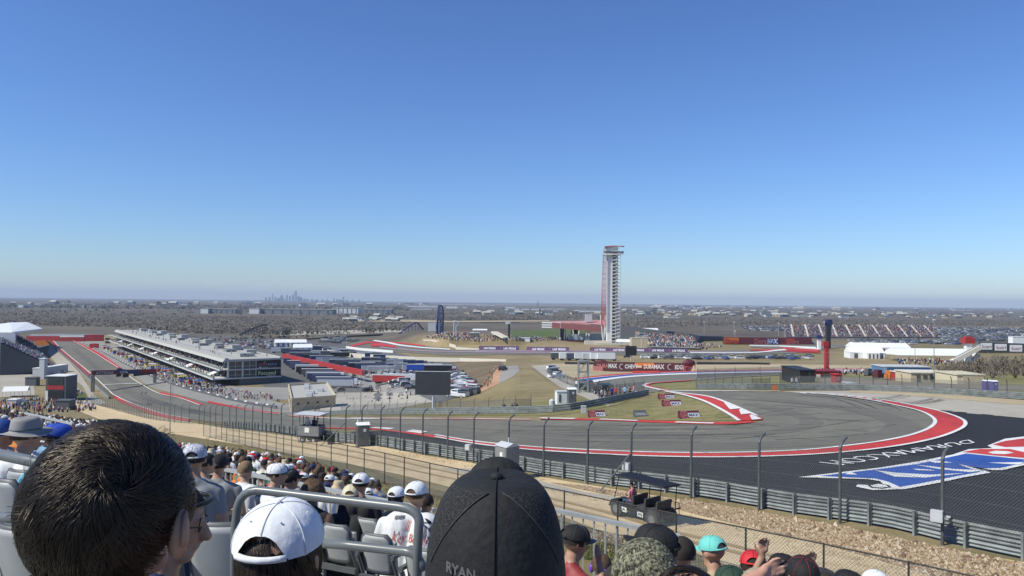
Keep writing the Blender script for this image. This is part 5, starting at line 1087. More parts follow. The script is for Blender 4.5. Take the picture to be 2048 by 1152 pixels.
# pit stalls: carts and small canopies along the garages
kn = ['blue','red','black','white','yellow','navy']; km = [blue,red,black,white,flat('yellow_panel',(.6,.45,.05)),navy]
stl = []
for i in range(26):
    x = 4+i*13.6; c = i*5 % 6; p = mtx @ Vector((x,11.5+(i % 3),0)); r2 = empty('pit_cart', (p.x,p.y,gz(p.x,p.y)), math.atan2(U.y,U.x), kn[c]+' topped pit cart in pit lane, '+('near the end wall' if i < 4 else 'below the terraces'), 'pit cart', 'pit carts along the garages')
    q = MB(); q.box((0,0,1.1),(3,1.6,1.6),0,km[(c+2) % 6]); q.build('cabinet', None, r2)
    q = MB(); q.box((0,0,3.0),(4.2,3,.2),0,km[c]); q.build('canopy', None, r2); q = MB()
    q.tube([(0,0,1.5),(0,0,3)],.09,5)
    q.build('canopy_post', lgrey, r2)
# ---- left grandstand, stage, huts
a = P(30,735,420); b = P(103,733,500); c = P(0,0,1)
zg = gz(a.x,a.y)
FL = P(100,742,470); FR = P(62,690,700)
fl = Vector((P(112,745,430).x,430,-42)); fr = Vector((P(60,690,690).x,690,-42)); n_ = Vector((-(fr-fl).y,(fr-fl).x,0)).normalized()*26
stand('grandstand', fl+Vector((0,0,2)), fr+Vector((0,0,2)), fl+n_+Vector((0,0,17)), fr+n_+Vector((0,0,17)), 'steep dark grandstand along the left of the start straight', dst, crowd=420, sc=1.1, nrow=14, aisles=4, am=dgrey)
r2 = empty('grandstand_roof', (fl+n_), 0, 'white curved roof over the dark grandstand at far left', 'roof'); o = fl+n_; q = MB()
p0 = P(-30,662,520)-o; p1 = P(24,664,500)-o; p2 = P(85,657,640)-o; p3 = P(55,644,690)-o; p4 = P(20,645,640)-o; p5 = P(-20,650,600)-o
vs = [p0,p1,p2,p3,p4,p5]; vs = vs+[v-Vector((0,0,1.2)) for v in vs]; q.add(vs, [(0,1,2,3,4,5),(11,10,9,8,7,6)]+[(i,(i+1) % 6,6+(i+1) % 6,6+i) for i in range(6)]); q.build('roof_shell', white, r2)
q = MB()
for px in (0,15): q.tube([P(px,665,520)-o,P(px+4,735,470)-o],.5,6)
q.build('roof_column', lgrey, r2)
p = P(14,714,470); r2 = empty('blank_billboard', (p.x,p.y,gz(p.x,p.y)), 0, 'blank pale grey billboard panel at the far left edge', 'billboard'); zo = Vector(r2.location); q = MB(); q.box(P(14,689,470)-zo,(10.5,1,14.5)); q.build('panel', flat('billboard_grey',(.42,.44,.5)), r2); q = MB(); 
for px in (4,24): t = P(px,713,470)-zo; q.tube([(t.x,.6,0),(t.x,.6,t.z)],.3,6)
q.build('billboard_leg', lgrey, r2)
def boxy(px0, px1, yb, yt, dep, label, m, top=None, cat='building', name='hospitality_unit', extra=()):
    a = G((px0+px1)/2, yb); s_ = F/a.y; r2 = empty(name, a, 0, label, cat); w_ = (px1-px0)/s_; h_ = (yb-yt)/s_; q = MB(); q.box((0,dep/2,h_/2-.3),(w_,dep,h_+.6)); q.build('body', m, r2); q = MB(); q.box((0,dep/2,h_+.1),(w_+.4,dep+.4,.25)); q.build('roof', top or m, r2)
    for x0, x1, z0, z1, dm, nm in extra: q = MB(); q.box((w_*((x0+x1)/2-.5),-.08,h_*(z0+z1)/2),(w_*(x1-x0),.14,h_*(z1-z0))); q.build(nm, dm, r2)
    return r2
boxy(91,131,801,753,8,'two storey red and black hospitality stand with white roof by the fence', dgrey, white, extra=((0,.12,0,.4,white,'side_panel'),(.1,.9,.45,.62,red,'balcony_front'),(.12,.88,.66,.95,glass,'open_bay'),(.15,.9,.03,.4,black,'open_bay')))
boxy(65,80,752,737,26,'long white roofed hospitality row beside the dark grandstand', lgrey, white)
boxy(78,88,758,718,3,'narrow pale tower block in front of the hospitality row', lgrey, white, 'tower')
boxy(50,72,772,756,3,'dark open frame platform left of the white tower block', dgrey, dgrey, 'platform', 'viewing_platform')
boxy(0,16,733,717,6,'red canopy at the left edge below the billboard', black, red, 'canopy', 'canopy_stall')
boxy(110,138,820,802,4,'dark container beside the crowd at the left of the road', dgrey, dgrey, 'container', 'container')
boxy(15,32,812,800,3,'grey box van parked on the grass at far left', lgrey, white, 'van', 'box_van'); boxy(40,50,810,802,2,'small white pickup parked beside the grey box van', white, glass, 'van', 'box_van')
# red banners round the last corner
for x0, x1, yb, yt, l, m_ in ((52,118,682,672,'red banner wall curving round the last corner, left run',red),(118,168,683,674,'red banner wall beside the last corner, middle run',flat('red_banner_dark',(.33,.03,.03))),(168,208,682,669,'taller red banner wall at the right of the last corner',red),(70,100,690,681,'orange red barrier at the entry of the start straight',orange),(118,170,676,671,'white roofed row behind the red banner walls',white),(179,196,697,687,'small tilted red banner beside pit entry',red),(60,205,672,668,'thin pale barrier behind the last corner',lgrey)):
    wall_strip('banner_wall', [(x0,yt+.5),((x0+x1)/2,yt),(x1,yt+.3)], [(x0,yb),((x0+x1)/2,yb),(x1,yb)], 1.5, m_, l, 'banner wall')
# ---- light poles and masts
def mast(px, yb, yt, r, label, head=0, group='slender light masts around the circuit', m=None):
    p = G(px, yb); s_ = F/p.y; h_ = (yb-yt)/s_; r2 = empty('light_mast', p, 0, label, 'mast', group); q = MB(); q.tube([(0,0,0),(0,0,h_)],[r,r*.6],6); q.build('pole', m or lgrey, r2)
    if head: q = MB(); q.box((0,0,h_),(head/s_,.5,head*.5/s_)); q.build('lamp_head', white, r2)
for px, yb, yt in ((628,690,640),(698,690,645),(642,700,630),(952,676,610),(1429,668,640),(1453,668,640),(1830,727,660),(503,678,655),(345,838,712),(1868,785,640),(1885,716,668)): mast(px, yb, yt, .12 if yb < 780 else .06, 'slender grey light mast', 2, m=galv)
for px, yt in ((1408,644),(1468,645),(1470,662),(1557,647),(1648,644)): mast(px, yt+24, yt, .15, 'thin mast topped by a round white lamp', 3, 'masts with round white lamps'); 
p = G(722,830); mast(721,830,744,.07,'thin light mast in front of the paddock road', 0, None, galv)
# wifi mast near left
p = GP(345, 110); r2 = empty('light_mast', p, 0, 'thin pole rising among the catch fence posts at left', 'mast'); q = MB(); q.tube([(0,0,0),(0,0,9)],.07,6); q.build('pole', galv, r2)
# ---- roller coasters
bst = flat('coaster_blue', (.03,.05,.16)); 
def coaster(ptsT, yb, depth, label, m, r=.9, sup=4):
    b0 = G(ptsT[0][0], yb); Yd = b0.y; r2 = empty('roller_coaster', b0, 0, label, 'roller coaster'); o = Vector(r2.location)
    c = [P(x, y, Yd+d*depth)-o for x, y, d in ptsT]; cc = [v for v in sm(c, 8)]
    q = MB(); q.tube(cc, r, 6); q.build('track_tube', m, r2)
    for i in range(0, len(cc), sup): v = cc[i]; zb = gz((v+o).x,(v+o).y)-o.z; q = MB(); q.tube([(v.x,v.y,zb),tuple(v)], r*.45, 5); q.build('support_column', m, r2)
coaster([(872,668,0),(874,640,.2),(876,616,.4),(880,611,.5),(885,614,.6),(887,630,.8),(886,655,1),(884,668,1.2)], 668, 20, 'tall dark blue looping roller coaster at the edge of the grass hill', bst, .55, 3)
coaster([(873,665,0),(872,650,.2),(876,640,.4),(884,645,.6),(880,660,.8)], 668, 20, 'small blue coaster loop beside the tall blue coaster', bst, .4)
coaster([(480,670,0),(495,661,.3),(510,655,.6),(525,650,.9),(534,650,1)], 672, 60, 'dark arched roller coaster hump in the woods behind the pit building', flat('coaster_brown',(.06,.05,.055)), 1.0, 3)
coaster([(798,668,0),(815,655,.3),(833,645,.6),(843,655,.8),(855,668,1)], 668, 60, 'low dark blue coaster hill left of the tall blue coaster', bst, .8, 3)
coaster([(908,642,0),(916,645,.1),(912,655,.1),(913,672,.1)], 672, 10, 'white steel arch standing in the hill crowd', white, .5, 30)
wall_strip('coaster_row', [(915,643.5),(960,644),(1040,644.5),(1100,645)], [(915,645),(960,645.5),(1040,646),(1100,646.5)], 3, flat('coaster_tan',(.35,.27,.17)), 'long tan coaster track row behind the green lawn', 'roller coaster')
boxy(856,882,662,647,6,'pale blue white ride building beside the tall blue coaster', lgrey, white)
for x0, x1, yb, yt, m_, l in ((1040,1060,682,676,white,'white truck on the hill path'),(940,958,674,666,ggl,'teal grey stall among the hill crowd'),(985,1003,676,670,dgrey,'dark stall among the hill crowd'),(1000,1008,676,671,cream,'tan slide on the hill')): boxy(x0, x1, yb, yt, 4, l, m_, white, 'stall', 'stall')
a = G(1004,678); r2 = empty('staircase', a, 0, 'tan diagonal stairway down the crowded grass hill', 'staircase'); q = MB(); q.bar(P(988,664,a.y+8)-a, P(1012,676,a.y-4)-a, 6, 1); q.build('flight', cream, r2)
# ------------------------------------------------------------------ the far plain
rnd = random.Random(77)
def far_hall(px0, px1, yb, yt, label, wm=white, dark=0, name='warehouse', lit=0, grp=None):
    a = G(px0, yb); s_ = F/a.y; L_ = (px1-px0)/s_; h_ = (yb-yt)/s_; dep = 60; r2 = empty(name, a, 0, label, 'warehouse', grp)
    q = MB(); q.box((L_/2,dep/2,h_/2-1),(L_,dep,h_+2)); q.build('wall', wm, r2); q = MB(); q.box((L_/2,dep/2,h_+.3),(L_+2,dep+2,.8)); q.build('roof', roofw, r2)
    n = max(0, dark)
    for k in range(n): q = MB(); q.box((L_*(k+.5)/n,-.4,h_*.5),(L_/n*.12,.8,h_)); q.build('bay_pier', dgrey, r2)
wh = flat('warehouse_grey',(.20,.21,.22)); wht = flat('warehouse_white',(.66,.66,.64))
for t in ((401,416,627,616.5,'white end of the long dark warehouse at left',wht,0),(416,470,627,618,'long dark warehouse left of the city skyline',wh,5),(498,518,627.5,616.5,'white end block of the central long warehouse',wht,0),(518,664,627.5,618,'central long grey warehouse with many bays',wh,8),(664,716,626.5,615.5,'bright white warehouse right of the central grey one',wht,6),(716,782,626,618.5,'dim warehouse at the right end of the row',wh,6),(160,188,614,611,'low white shed far left on the plain',wht,0),(36,46,615,609,'small white cube building at far left',wht,0),(68,88,609,606.5,'thin white shed on the left horizon',wht,0),(132,152,609.5,607,'thin white shed right of the left horizon shed',wht,0),
    (400,412,625,617,'x',wht,0) if 0 else (815,875,614,611,'pale low halls left of the coaster',wht,0),(820,880,619,617,'second pale hall strip left of the coaster',wht,0),(892,915,616.5,612,'white hall just right of the coaster top',wht,0),(926,935,616,613,'small white hall by the radio mast',wht,0),(952,990,611,609,'long white roof near the mid horizon',wht,0),(1010,1030,617,613,'white hall left of the tower on the plain',wht,0),(1030,1090,620,616.5,'long white hall strip left of the tower',wht,3),(1090,1130,619,617,'low white hall behind the stage canopy',wht,0),(1155,1205,624,620,'white hall immediately left of the tower',wht,0),(1490,1530,621,619,'white low hall on the right plain',wht,0),(1595,1625,633,631,'thin white strip building beyond the far stand',wht,0),(1910,1945,621,619.5,'thin white hall near the right horizon',wht,0),(1775,1830,624,622.5,'long white roof near the right horizon',wht,0),(1336,1358,618,615,'dark low hall on the horizon right of the tower',dgrey,0),(1335,1360,636,632.5,'tan dome roofed hall right of the tower',cream,0)):
    far_hall(*t[:5], wm=t[5], dark=t[6])
# houses and small buildings, one mesh per kind, copied
hm_ = []
for k, (wm, rm) in enumerate(((tan,roofw),(lgrey,dgrey),(tan,flat('brown_roof',(.12,.09,.07))),(dgrey,roofw))):
    q = MB(); q.box((0,0,1.8),(13,9,3.6),0,wm); q.add([(-7,-5,3.6),(7,-5,3.6),(7,5,3.6),(-7,5,3.6),(-6,0,6.2),(6,0,6.2)],[(0,1,5,4),(2,3,4,5),(1,2,5),(3,0,4)],rm); q.box((-2,-4.55,1.1),(1.2,.1,2.1),0,dgrey); q.box((2.5,-4.55,2),(2,.1,1.2),0,glass)
    me = bpy.data.meshes.new('house'); me.from_pydata(q.v,[],q.f); [me.materials.append(x) for x in q.mats]; me.polygons.foreach_set('material_index', q.m); hm_.append(me)
def house(px, py, sc, grp, lab):
    k = rnd.randrange(4); o = bpy.data.objects.new('house', hm_[k]); COL.objects.link(o); o.location = G(px, py); o.rotation_euler = (0,0,rnd.uniform(-.6,.6)); o.scale = (sc,)*3
    tag(o, lab, 'house', grp)
for poly, n, sc, g in (([(720,632),(800,631),(810,643),(690,643)],26,1.0,'houses left of the blue coaster'),([(930,622),(1200,622),(1200,630),(930,630)],34,1.5,'houses behind the stage canopy'),([(1240,622),(1560,624),(1560,634),(1240,631)],70,1.6,'houses right of the tower'),([(1560,624),(2048,626),(2048,637),(1560,635)],70,1.6,'houses beyond the far grandstand'),([(1260,612),(2040,618),(2040,622),(1260,618)],36,3.2,'distant houses under the right horizon'),([(20,606),(900,609),(900,613),(20,611)],34,3.0,'distant houses under the left horizon')):
    for x, y in inpx(poly, n, rnd): house(x, y, sc*rnd.uniform(.7,1.4), g, 'small pale house among the '+g.replace('houses ','homes '))
# city skyline and radio towers
sk = [(532,8,4),(539,9,3.5),(545,14,3),(551,9,4),(557,7,5),(563,13,5),(568,7,4),(574,13,3.2),(580,11,3.5),(586,15,3.4),(591,21,5),(597,11,5),(602,9,6),(609,6,5),(614,5,8),(624,6,4),(633,4,8),(645,5,4),(654,5,6),(668,7,3),(674,6,3),(681,5,10),(693,4,8),(705,4,6),(718,5,3)]
skm = [flat('tower_blue_glass',(.10,.15,.22),.3), flat('tower_slate',(.13,.15,.18),.5), flat('tower_pale',(.28,.3,.32),.6), flat('tower_green_glass',(.13,.2,.19),.3)]
nmz = ['tallest tower of the distant city skyline','second tallest tower just left of the tallest skyline tower']
for k, (x, h, w_) in enumerate(sk):
    Y = 14300; b = P(x, E(x)+5.2, Y); s_ = F/Y; zb = gz(b.x,b.y); r2 = empty('skyscraper', (b.x,b.y,zb), 0, (nmz[0] if h == 21 else nmz[1] if x == 586 else 'hazy high rise in the distant city skyline'), 'skyscraper', None if h == 21 or x == 586 else 'distant skyline high rises')
    H_ = (h+.5)/s_; W_ = w_/s_*.8; q = MB(); q.box((0,0,H_*.42),(W_,W_,H_*.85)); q.build('body', skm[k % 4], r2); q = MB(); q.box((W_*.08,0,H_*.92),(W_*(.35 if k % 3 == 0 else .7),W_*.6,H_*.18)); q.build('crown', skm[(k+1) % 4], r2)
b = GP(687,9000); r2 = empty('radio_tower', b, 0, 'thin T shaped tower right of the city skyline', 'tower'); q = MB(); q.tube([(0,0,0),(0,0,75)],5,6); q.box((0,0,72),(26,14,5)); q.build('shaft', skm[1], r2)
for px, Y, h in ((958,5500,48),(1076,6500,55),(1080,2500,20)): b = GP(px, Y); r2 = empty('radio_tower', b, 0, {958:'pale concrete tower on the mid horizon',1076:'thin dark mast on the horizon left of the tower',1080:'short dark mast behind the stage canopy'}[px], 'tower'); q = MB(); q.tube([(0,0,0),(0,0,h)],[4,2],6); q.build('shaft', lgrey if px == 958 else dgrey, r2)
# woods and scrub as one mass each
def scrub(name, regions, m, seed=1, leaf=6):
    rr = random.Random(seed); q = MB()
    for poly, n, size, hh in regions:
        for x, y in inpx(poly, n, rr):
            g = G(x, y); s0 = size*rr.uniform(.5,1.4); 
            for k in range(leaf):
                c = g+Vector((rr.uniform(-1,1)*s0, rr.uniform(-1,1)*s0, rr.uniform(.15,1)*hh*s0)); a = Vector((rr.uniform(-1,1),rr.uniform(-1,1),rr.uniform(-.6,1)))*s0*.6; b = Vector((rr.uniform(-1,1),rr.uniform(-1,1),rr.uniform(-.3,1)))*s0*.6; d = Vector((rr.uniform(-1,1),rr.uniform(-1,1),rr.uniform(-1,.3)))*s0*.6
                q.add([c+a,c+b,c+d,c-a*.7],[(0,1,2),(0,2,3)], rr.choice(m))
    return tag(q.build(name), kind='stuff')
w1 = flat('bare_wood_brown',(.15,.12,.095),.95); w2 = flat('bare_wood_grey',(.18,.155,.13),.95); w3 = flat('evergreen_dark',(.075,.082,.055),.95); w4 = flat('dry_olive',(.14,.125,.085),.95)
scrub('far_woodland', [([(0,622),(400,630),(820,640),(820,655),(560,668),(400,668),(230,655),(0,650)],5200,2.6,.4),([(0,607),(820,612),(820,622),(0,616)],2200,8,.45),([(820,620),(1200,622),(1200,640),(900,642),(820,636)],1800,3.5,.45),([(1240,634),(2048,640),(2048,652),(1560,650),(1240,655)],2600,3,.45),([(1240,612),(2048,617),(2048,634),(1240,630)],2600,7,.4)], [w1,w2,w2,w1,w3,w4], 3, 3)
scrub('evergreen_clumps', [([(0,606),(2048,620),(2048,630),(0,616)],420,9,.5),([(0,618),(800,622),(820,640),(500,630),(0,630)],200,5,.9),([(560,668),(800,660),(800,664),(560,673)],60,4,1)], [w3,w4], 5, 5)
scrub('roadside_scrub', [([(240,690),(500,676),(620,672),(620,680),(450,684)],60,3,1),([(1130,740),(1180,744),(1150,752),(1130,750)],0,1,1)], [w1,w4], 8, 5)
# bare brush at the right edge: shrubs one can tell apart
def bush(px, py, w_, h_, label, ms, seed, group=None):
    rr = random.Random(seed); g = G(px, py); s_ = F/g.y; W_ = w_/s_; H_ = h_/s_; r2 = empty('bare_shrub', g, 0, label, 'shrub', group)
    q = MB()
    for k in range(7): a = rr.uniform(0,6.3); q.tube([(0,0,-.2),(cos(a)*W_*.15,sin(a)*W_*.15,H_*.4),(cos(a)*W_*.35,sin(a)*W_*.3,H_*rr.uniform(.6,.9))],[.12,.07,.03],5)
    q.build('stem', w1, r2); q = MB()
    for k in range(420):
        th = rr.uniform(0,6.3); ph = rr.uniform(0,1)**.5; rr_ = rr.uniform(.25,1)**.5; c = Vector((cos(th)*W_*.5*rr_*ph, sin(th)*W_*.4*rr_*ph, H_*(.12+.85*rr.random()*(1-ph*ph*.5)))); d = Vector((rr.uniform(-1,1),rr.uniform(-1,1),rr.uniform(.2,1.4)))*H_*.10; e_ = d.cross(Vector((rr.uniform(-1,1),rr.uniform(-1,1),.1)))*.25
        q.add([c-e_,c+e_,c+d],[(0,1,2)], rr.choice(ms))
    q.build('twig_crown', None, r2)
for k, (x, y, w_, h_) in enumerate(((1885,752,34,26),(1912,748,40,30),(1935,752,36,34),(1958,752,44,44),(1985,757,50,40),(2005,748,40,40),(2030,757,50,44),(2048,752,50,42),(1990,742,44,34),(1860,748,22,14),(2070,760,50,40),(1900,744,30,18))):
    bush(x, y, w_, h_, 'leafless brown shrub in the thicket behind the cream buildings', [w1,w2,w1,w4], 50+k, 'leafless shrubs at the right edge')
# car parks on the plain: too many to count
q = MB(); rr = random.Random(4); cm_ = [PC[i][0] for i in (0,1,2,3,3,2,5,0)]
for poly, n in (([(1480,652),(1568,654),(1568,662),(1500,663)],170),([(1862,655),(2048,656),(2048,684),(1960,682),(1890,680),(1866,670)],700),([(1700,680),(1850,680),(1930,682),(1930,690),(1800,690),(1690,687)],170),([(640,676),(690,674),(720,680),(700,688),(640,686)],60),([(1390,714),(1620,714),(1620,720),(1390,720)],40),([(1300,714),(1390,714),(1390,719),(1300,719)],20)):
    for x, y in inpx(poly, n, rr):
        g = G(x, y); a = rr.choice([.1,.1,1.67]); c_, s_ = cos(a), sin(a); k = 1.15; m_ = rr.choice(cm_)
        def V_(u, v, z): return (g.x+(u*c_-v*s_)*k, g.y+(u*s_+v*c_)*k, g.z+z*k+.15)
        q.add([V_(-2.3,-.9,.3),V_(2.3,-.9,.3),V_(2.3,.9,.3),V_(-2.3,.9,.3),V_(-2.3,-.9,.95),V_(2.3,-.9,.9),V_(2.3,.9,.9),V_(-2.3,.9,.95)],[(4,5,6,7),(0,1,5,4),(1,2,6,5),(2,3,7,6),(3,0,4,7)],m_)
        q.add([V_(-1.6,-.8,.95),V_(1.2,-.8,.92),V_(1.2,.8,.92),V_(-1.6,.8,.95),V_(-1.2,-.7,1.5),V_(.6,-.7,1.5),V_(.6,.7,1.5),V_(-1.2,.7,1.5)],[(0,1,5,4),(1,2,6,5),(2,3,7,6),(3,0,4,7)],dgrey); q.add([V_(-1.2,-.7,1.5),V_(.6,-.7,1.5),V_(.6,.7,1.5),V_(-1.2,.7,1.5)],[(0,1,2,3)],m_)
tag(q.build('far_car_park'), kind='stuff')
for x0, x1, yb, yt, l in ((2026,2060,690,674,'white van body parked at the right edge behind the signs'),(1880,1908,676,673,'long white trailer roof by the car park'),(1898,1926,681,679.5,'low white awning by the red capped tower')): boxy(x0, x1, yb, yt, 6, l, white, white, 'trailer', 'parked_trailer')
# yard clutter: digger, pallets
for x, y, c, l in ((1785,760,orange,'orange digger body in the yard beside the blue container'),(1760,757,mar,'dark red stack of crates in the yard'),(1880,762,dgrey,'grey loader parked against the cream office'),(1740,752,dgrey,'low grey stack of barriers in the yard')):
    g = G(x, y); r2 = empty('yard_equipment', g, .3, l, 'equipment'); q = MB(); q.box((0,0,.6),(2.4,1.4,.8),0,c); q.box((-.5,0,1.3),(1,1.1,.8),0,c); q.build('body', None, r2); q = MB()
    for u in (-.8,.8): q.tube([(u,-.8,.35),(u,.8,.35)],.35,10)
    q.build('wheel_axle', rubber, r2)
mnd = ground_mat('dry_mound_grass', [(.34,(.185,.145,.07)),(.5,(.25,.20,.10)),(.66,(.32,.26,.14))], [(.04,.3),(.3,.25),(3,.25),(20,.2)], .95, .4)
sheet('grass_mound', mnd, 1, [(1042,740),(1058,735),(1078,748),(1100,768),(1150,797),(1172,808),(1100,820),(1000,822),(900,822),(872,818),(905,806),(950,793),(985,775),(1012,757),(1030,745)], sx=10, sy=3)
# pale dirt strips across the plain
sheet('plain_clearing', conc, 1, [(560,663),(640,661),(800,660),(812,664),(700,668),(620,670),(560,672)], sx=20, sy=1.5)
sheet('plain_clearing', sand, 1, [(690,641),(780,639),(900,642),(1100,641),(1100,643),(900,644.5),(700,643.5)], sx=20, sy=1.5)
sheet('plain_clearing', conc, 1, [(880,609),(1700,615),(1700,616),(880,610)], sx=40, sy=1)
sheet('plain_clearing', tarp, 1, [(1862,656),(2048,657),(2060,684),(1890,680)], sx=20, sy=2)
sheet('plain_clearing', sand, 1, [(1960,655),(2048,656),(2048,658),(1960,656.5)], sx=20, sy=1)
# ------------------------------------------------------------------ the stand we sit in
alu = mat('aluminium_plank', (.42,.42,.40), .5, .4, .12, 3); seatg = mat('seat_grey', (.34,.35,.35), .5, 0, .1, 3); seatd = flat('seat_rim_grey',(.09,.095,.10),.5)
rails = mat('painted_grey_rail', (.14,.15,.152), .35, .0, .06, 8); railw = mat('pale_rail', (.5,.5,.47), .4, .3, .08, 4); yel = flat('yellow_edge',(.62,.5,.08),.6)
UU = Vector((.907,-.42,0)); NN = Vector((.42,.907,0))
def fl_s(s): return -1.2-.3*s
def st(t, s, z=0): return UU*t+NN*s+Vector((0,0,z))
root = empty('seating_deck', (0,0,-1.2), 0, 'ribbed aluminium stepped deck of the upper stand', 'deck'); o = Vector(root.location)
q = MB(); q2 = MB(); q3 = MB()
for k in range(-2, 11):
    s0 = k*.8-.4; z = fl_s(k*.8); z2 = fl_s((k+1)*.8); L0, L1 = -16, 9
    for j in range(5):
        a = s0+j*.16; q.box(st((L0+L1)/2, a+.077, z-.03)-o, (L1-L0,.148,.05), math.atan2(UU.y,UU.x))
        for r_ in (.03,.075,.12): q.box(st((L0+L1)/2, a+r_, z-.003)-o, (L1-L0,.012,.008), math.atan2(UU.y,UU.x))
    q2.box(st((L0+L1)/2, s0+.8, (z+z2)/2-.03)-o, (L1-L0,.02,z-z2), math.atan2(UU.y,UU.x))
    q3.box(st((L0+L1)/2, s0+.775, z+.003)-o, (L1-L0,.045,.012), math.atan2(UU.y,UU.x))
q.build('tread', alu, root); q2.build('riser', alu, root); q3.build('yellow_nosing', yel, root)
q = MB(); q.box(st(-3.5,9.0,-3.72)-o, (25,1.1,.1), math.atan2(UU.y,UU.x)); q.build('walkway', alu, root)
# lower tier on the left
DF = [(-200,60,216),(0,60,221),(230,55,246),(340,50,284),(450,42,292),(600,32,312),(700,29,343),(760,27,362)]
def dfar(px):
    px = min(max(px,-200),760)
    for (a,Ya,da),(b,Yb,db) in zip(DF,DF[1:]):
        if px <= b: f = (px-a)/(b-a); return Ya+(Yb-Ya)*f, da+(db-da)*f
def zhead(px, Y):
    Yf, d = dfar(px); zn = .05-.3*12*(.42*(px-1024)/F+.907); zf = -d/F*Yf; t = (Y-12)/(Yf-12); return zn+(zf-zn)*t
q = MB(); cols_ = [-250+i*20 for i in range(51)]; Ys = [10+.85*i for i in range(60)]; vs = []; fs = []
for px in cols_:
    for i, Y in enumerate(Ys):
        Yf, _ = dfar(px); Yc = min(Y, Yf+1); Yn = min(Y+.85, Yf+1.01); z = zhead(px, Yc)-1.34; zg_ = gz((px-1024)/F*Yc, Yc)+.02; z = max(z, zg_)
        vs += [((px-1024)/F*Yc, Yc, z), ((px-1024)/F*Yn, Yn, z)]
nY = len(Ys)*2
for c in range(len(cols_)-1):
    for i in range(nY-1): a = c*nY+i; fs.append((a, a+nY, a+nY+1, a+1))
q.add(vs, fs); r2 = q.build('lower_stand_deck', alu); tag(r2, 'grey stepped bleacher deck of the lower stand at left', 'deck')
# front balustrade with pickets
def balu(name, a, b, h, label, pitch=.12, m=None, pm=.018):
    r2 = empty(name, a, 0, label, 'railing'); d = b-a; L_ = d.length; n = max(2, int(L_/pitch)); q = MB(); q.bar((0,0,h), d+Vector((0,0,h)), .06, .045); q.bar((0,0,h-.11), d+Vector((0,0,h-.11)), .03, .03) if 0 else None; q.build('top_rail', m or railw, r2); q = MB(); q.bar((0,0,.1), d+Vector((0,0,.1)), .04, .04); q.build('bottom_rail', m or railw, r2)
    me = None
    for i in range(min(n, 100)):
        if me is None: q = MB(); q.box((0,0,h/2+.03),(pm,pm,h-.06)); ob = q.build('picket', m or railw, r2); me = ob.data
        else: ob = bpy.data.objects.new('picket', me); COL.objects.link(ob); ob.parent = r2
        ob.location = d*((i+.5)/n)
    return r2
A_ = P(1112,1021,9.12); B_ = P(1360,1073,8.72); balu('balustrade', A_-Vector((0,0,1.12)), B_-Vector((0,0,1.12)), 1.12, 'pale metal balustrade with pickets right of the black cap')
A_ = P(436,936,11.6); B_ = P(868,1021,9.4); balu('balustrade', A_-Vector((0,0,1.12)), B_-Vector((0,0,1.12)), 1.12, 'long pale walkway balustrade running behind the grey tube rail')
A_ = P(50,826,20); B_ = P(146,848,19); balu('balustrade', A_-Vector((0,0,1.0)), B_-Vector((0,0,1.0)), 1.0, 'short pale railing beyond the grey brimmed hat', .2, pm=.03)
# bent tube rail
def arc(c, p0, p1, n=6): return [((1-t)**2*Vector(p0)+2*t*(1-t)*Vector(c)+t*t*Vector(p1)) for t in [i/n for i in range(n+1)]]
r2 = empty('tube_rail', P(478,1180,3.72), 0, 'bent grey tube guard rail standing behind the white cap', 'railing'); o = Vector(r2.location)
pth = [P(466,1290,3.73)-o, P(470,1060,3.73)-o]+arc(P(476,972,3.72)-o, P(473,1030,3.73)-o, P(532,982,3.70)-o)+arc(P(843,1020,3.37)-o, P(800,1014,3.40)-o, P(838,1052,3.36)-o)+[P(835,1100,3.36)-o, P(833,1290,3.36)-o]
q = MB(); q.tube(pth, .0205, 14); q.build('frame', rails, r2, True); q = MB(); q.tube([P(634,1086,3.55)-o, P(700,1091,3.48)-o, P(800,1102,3.4)-o]+arc(P(836,1106,3.36)-o, P(812,1103,3.38)-o, P(848,1140,3.36)-o, 5), .02, 12); q.build('mid_rail', rails, r2, True)
r2 = empty('tube_rail', P(40,1180,4.1), 0, 'grey tube guard rail at the left edge behind the dark hair', 'railing'); o = Vector(r2.location)
q = MB(); q.tube([P(-60,896,4.2)-o, P(60,922,4.05)-o]+arc(P(150,940,3.95)-o,P(110,933,3.98)-o,P(165,980,3.95)-o), .029, 14); q.build('top_rail', rails, r2, True); q = MB(); q.tube([P(-60,1029,4.2)-o, P(110,1044,3.98)-o], .027, 12); q.build('mid_rail', rails, r2, True); q = MB(); q.tube([P(165,980,3.95)-o,P(165,1300,3.95)-o], .029, 12); q.build('post', rails, r2, True)
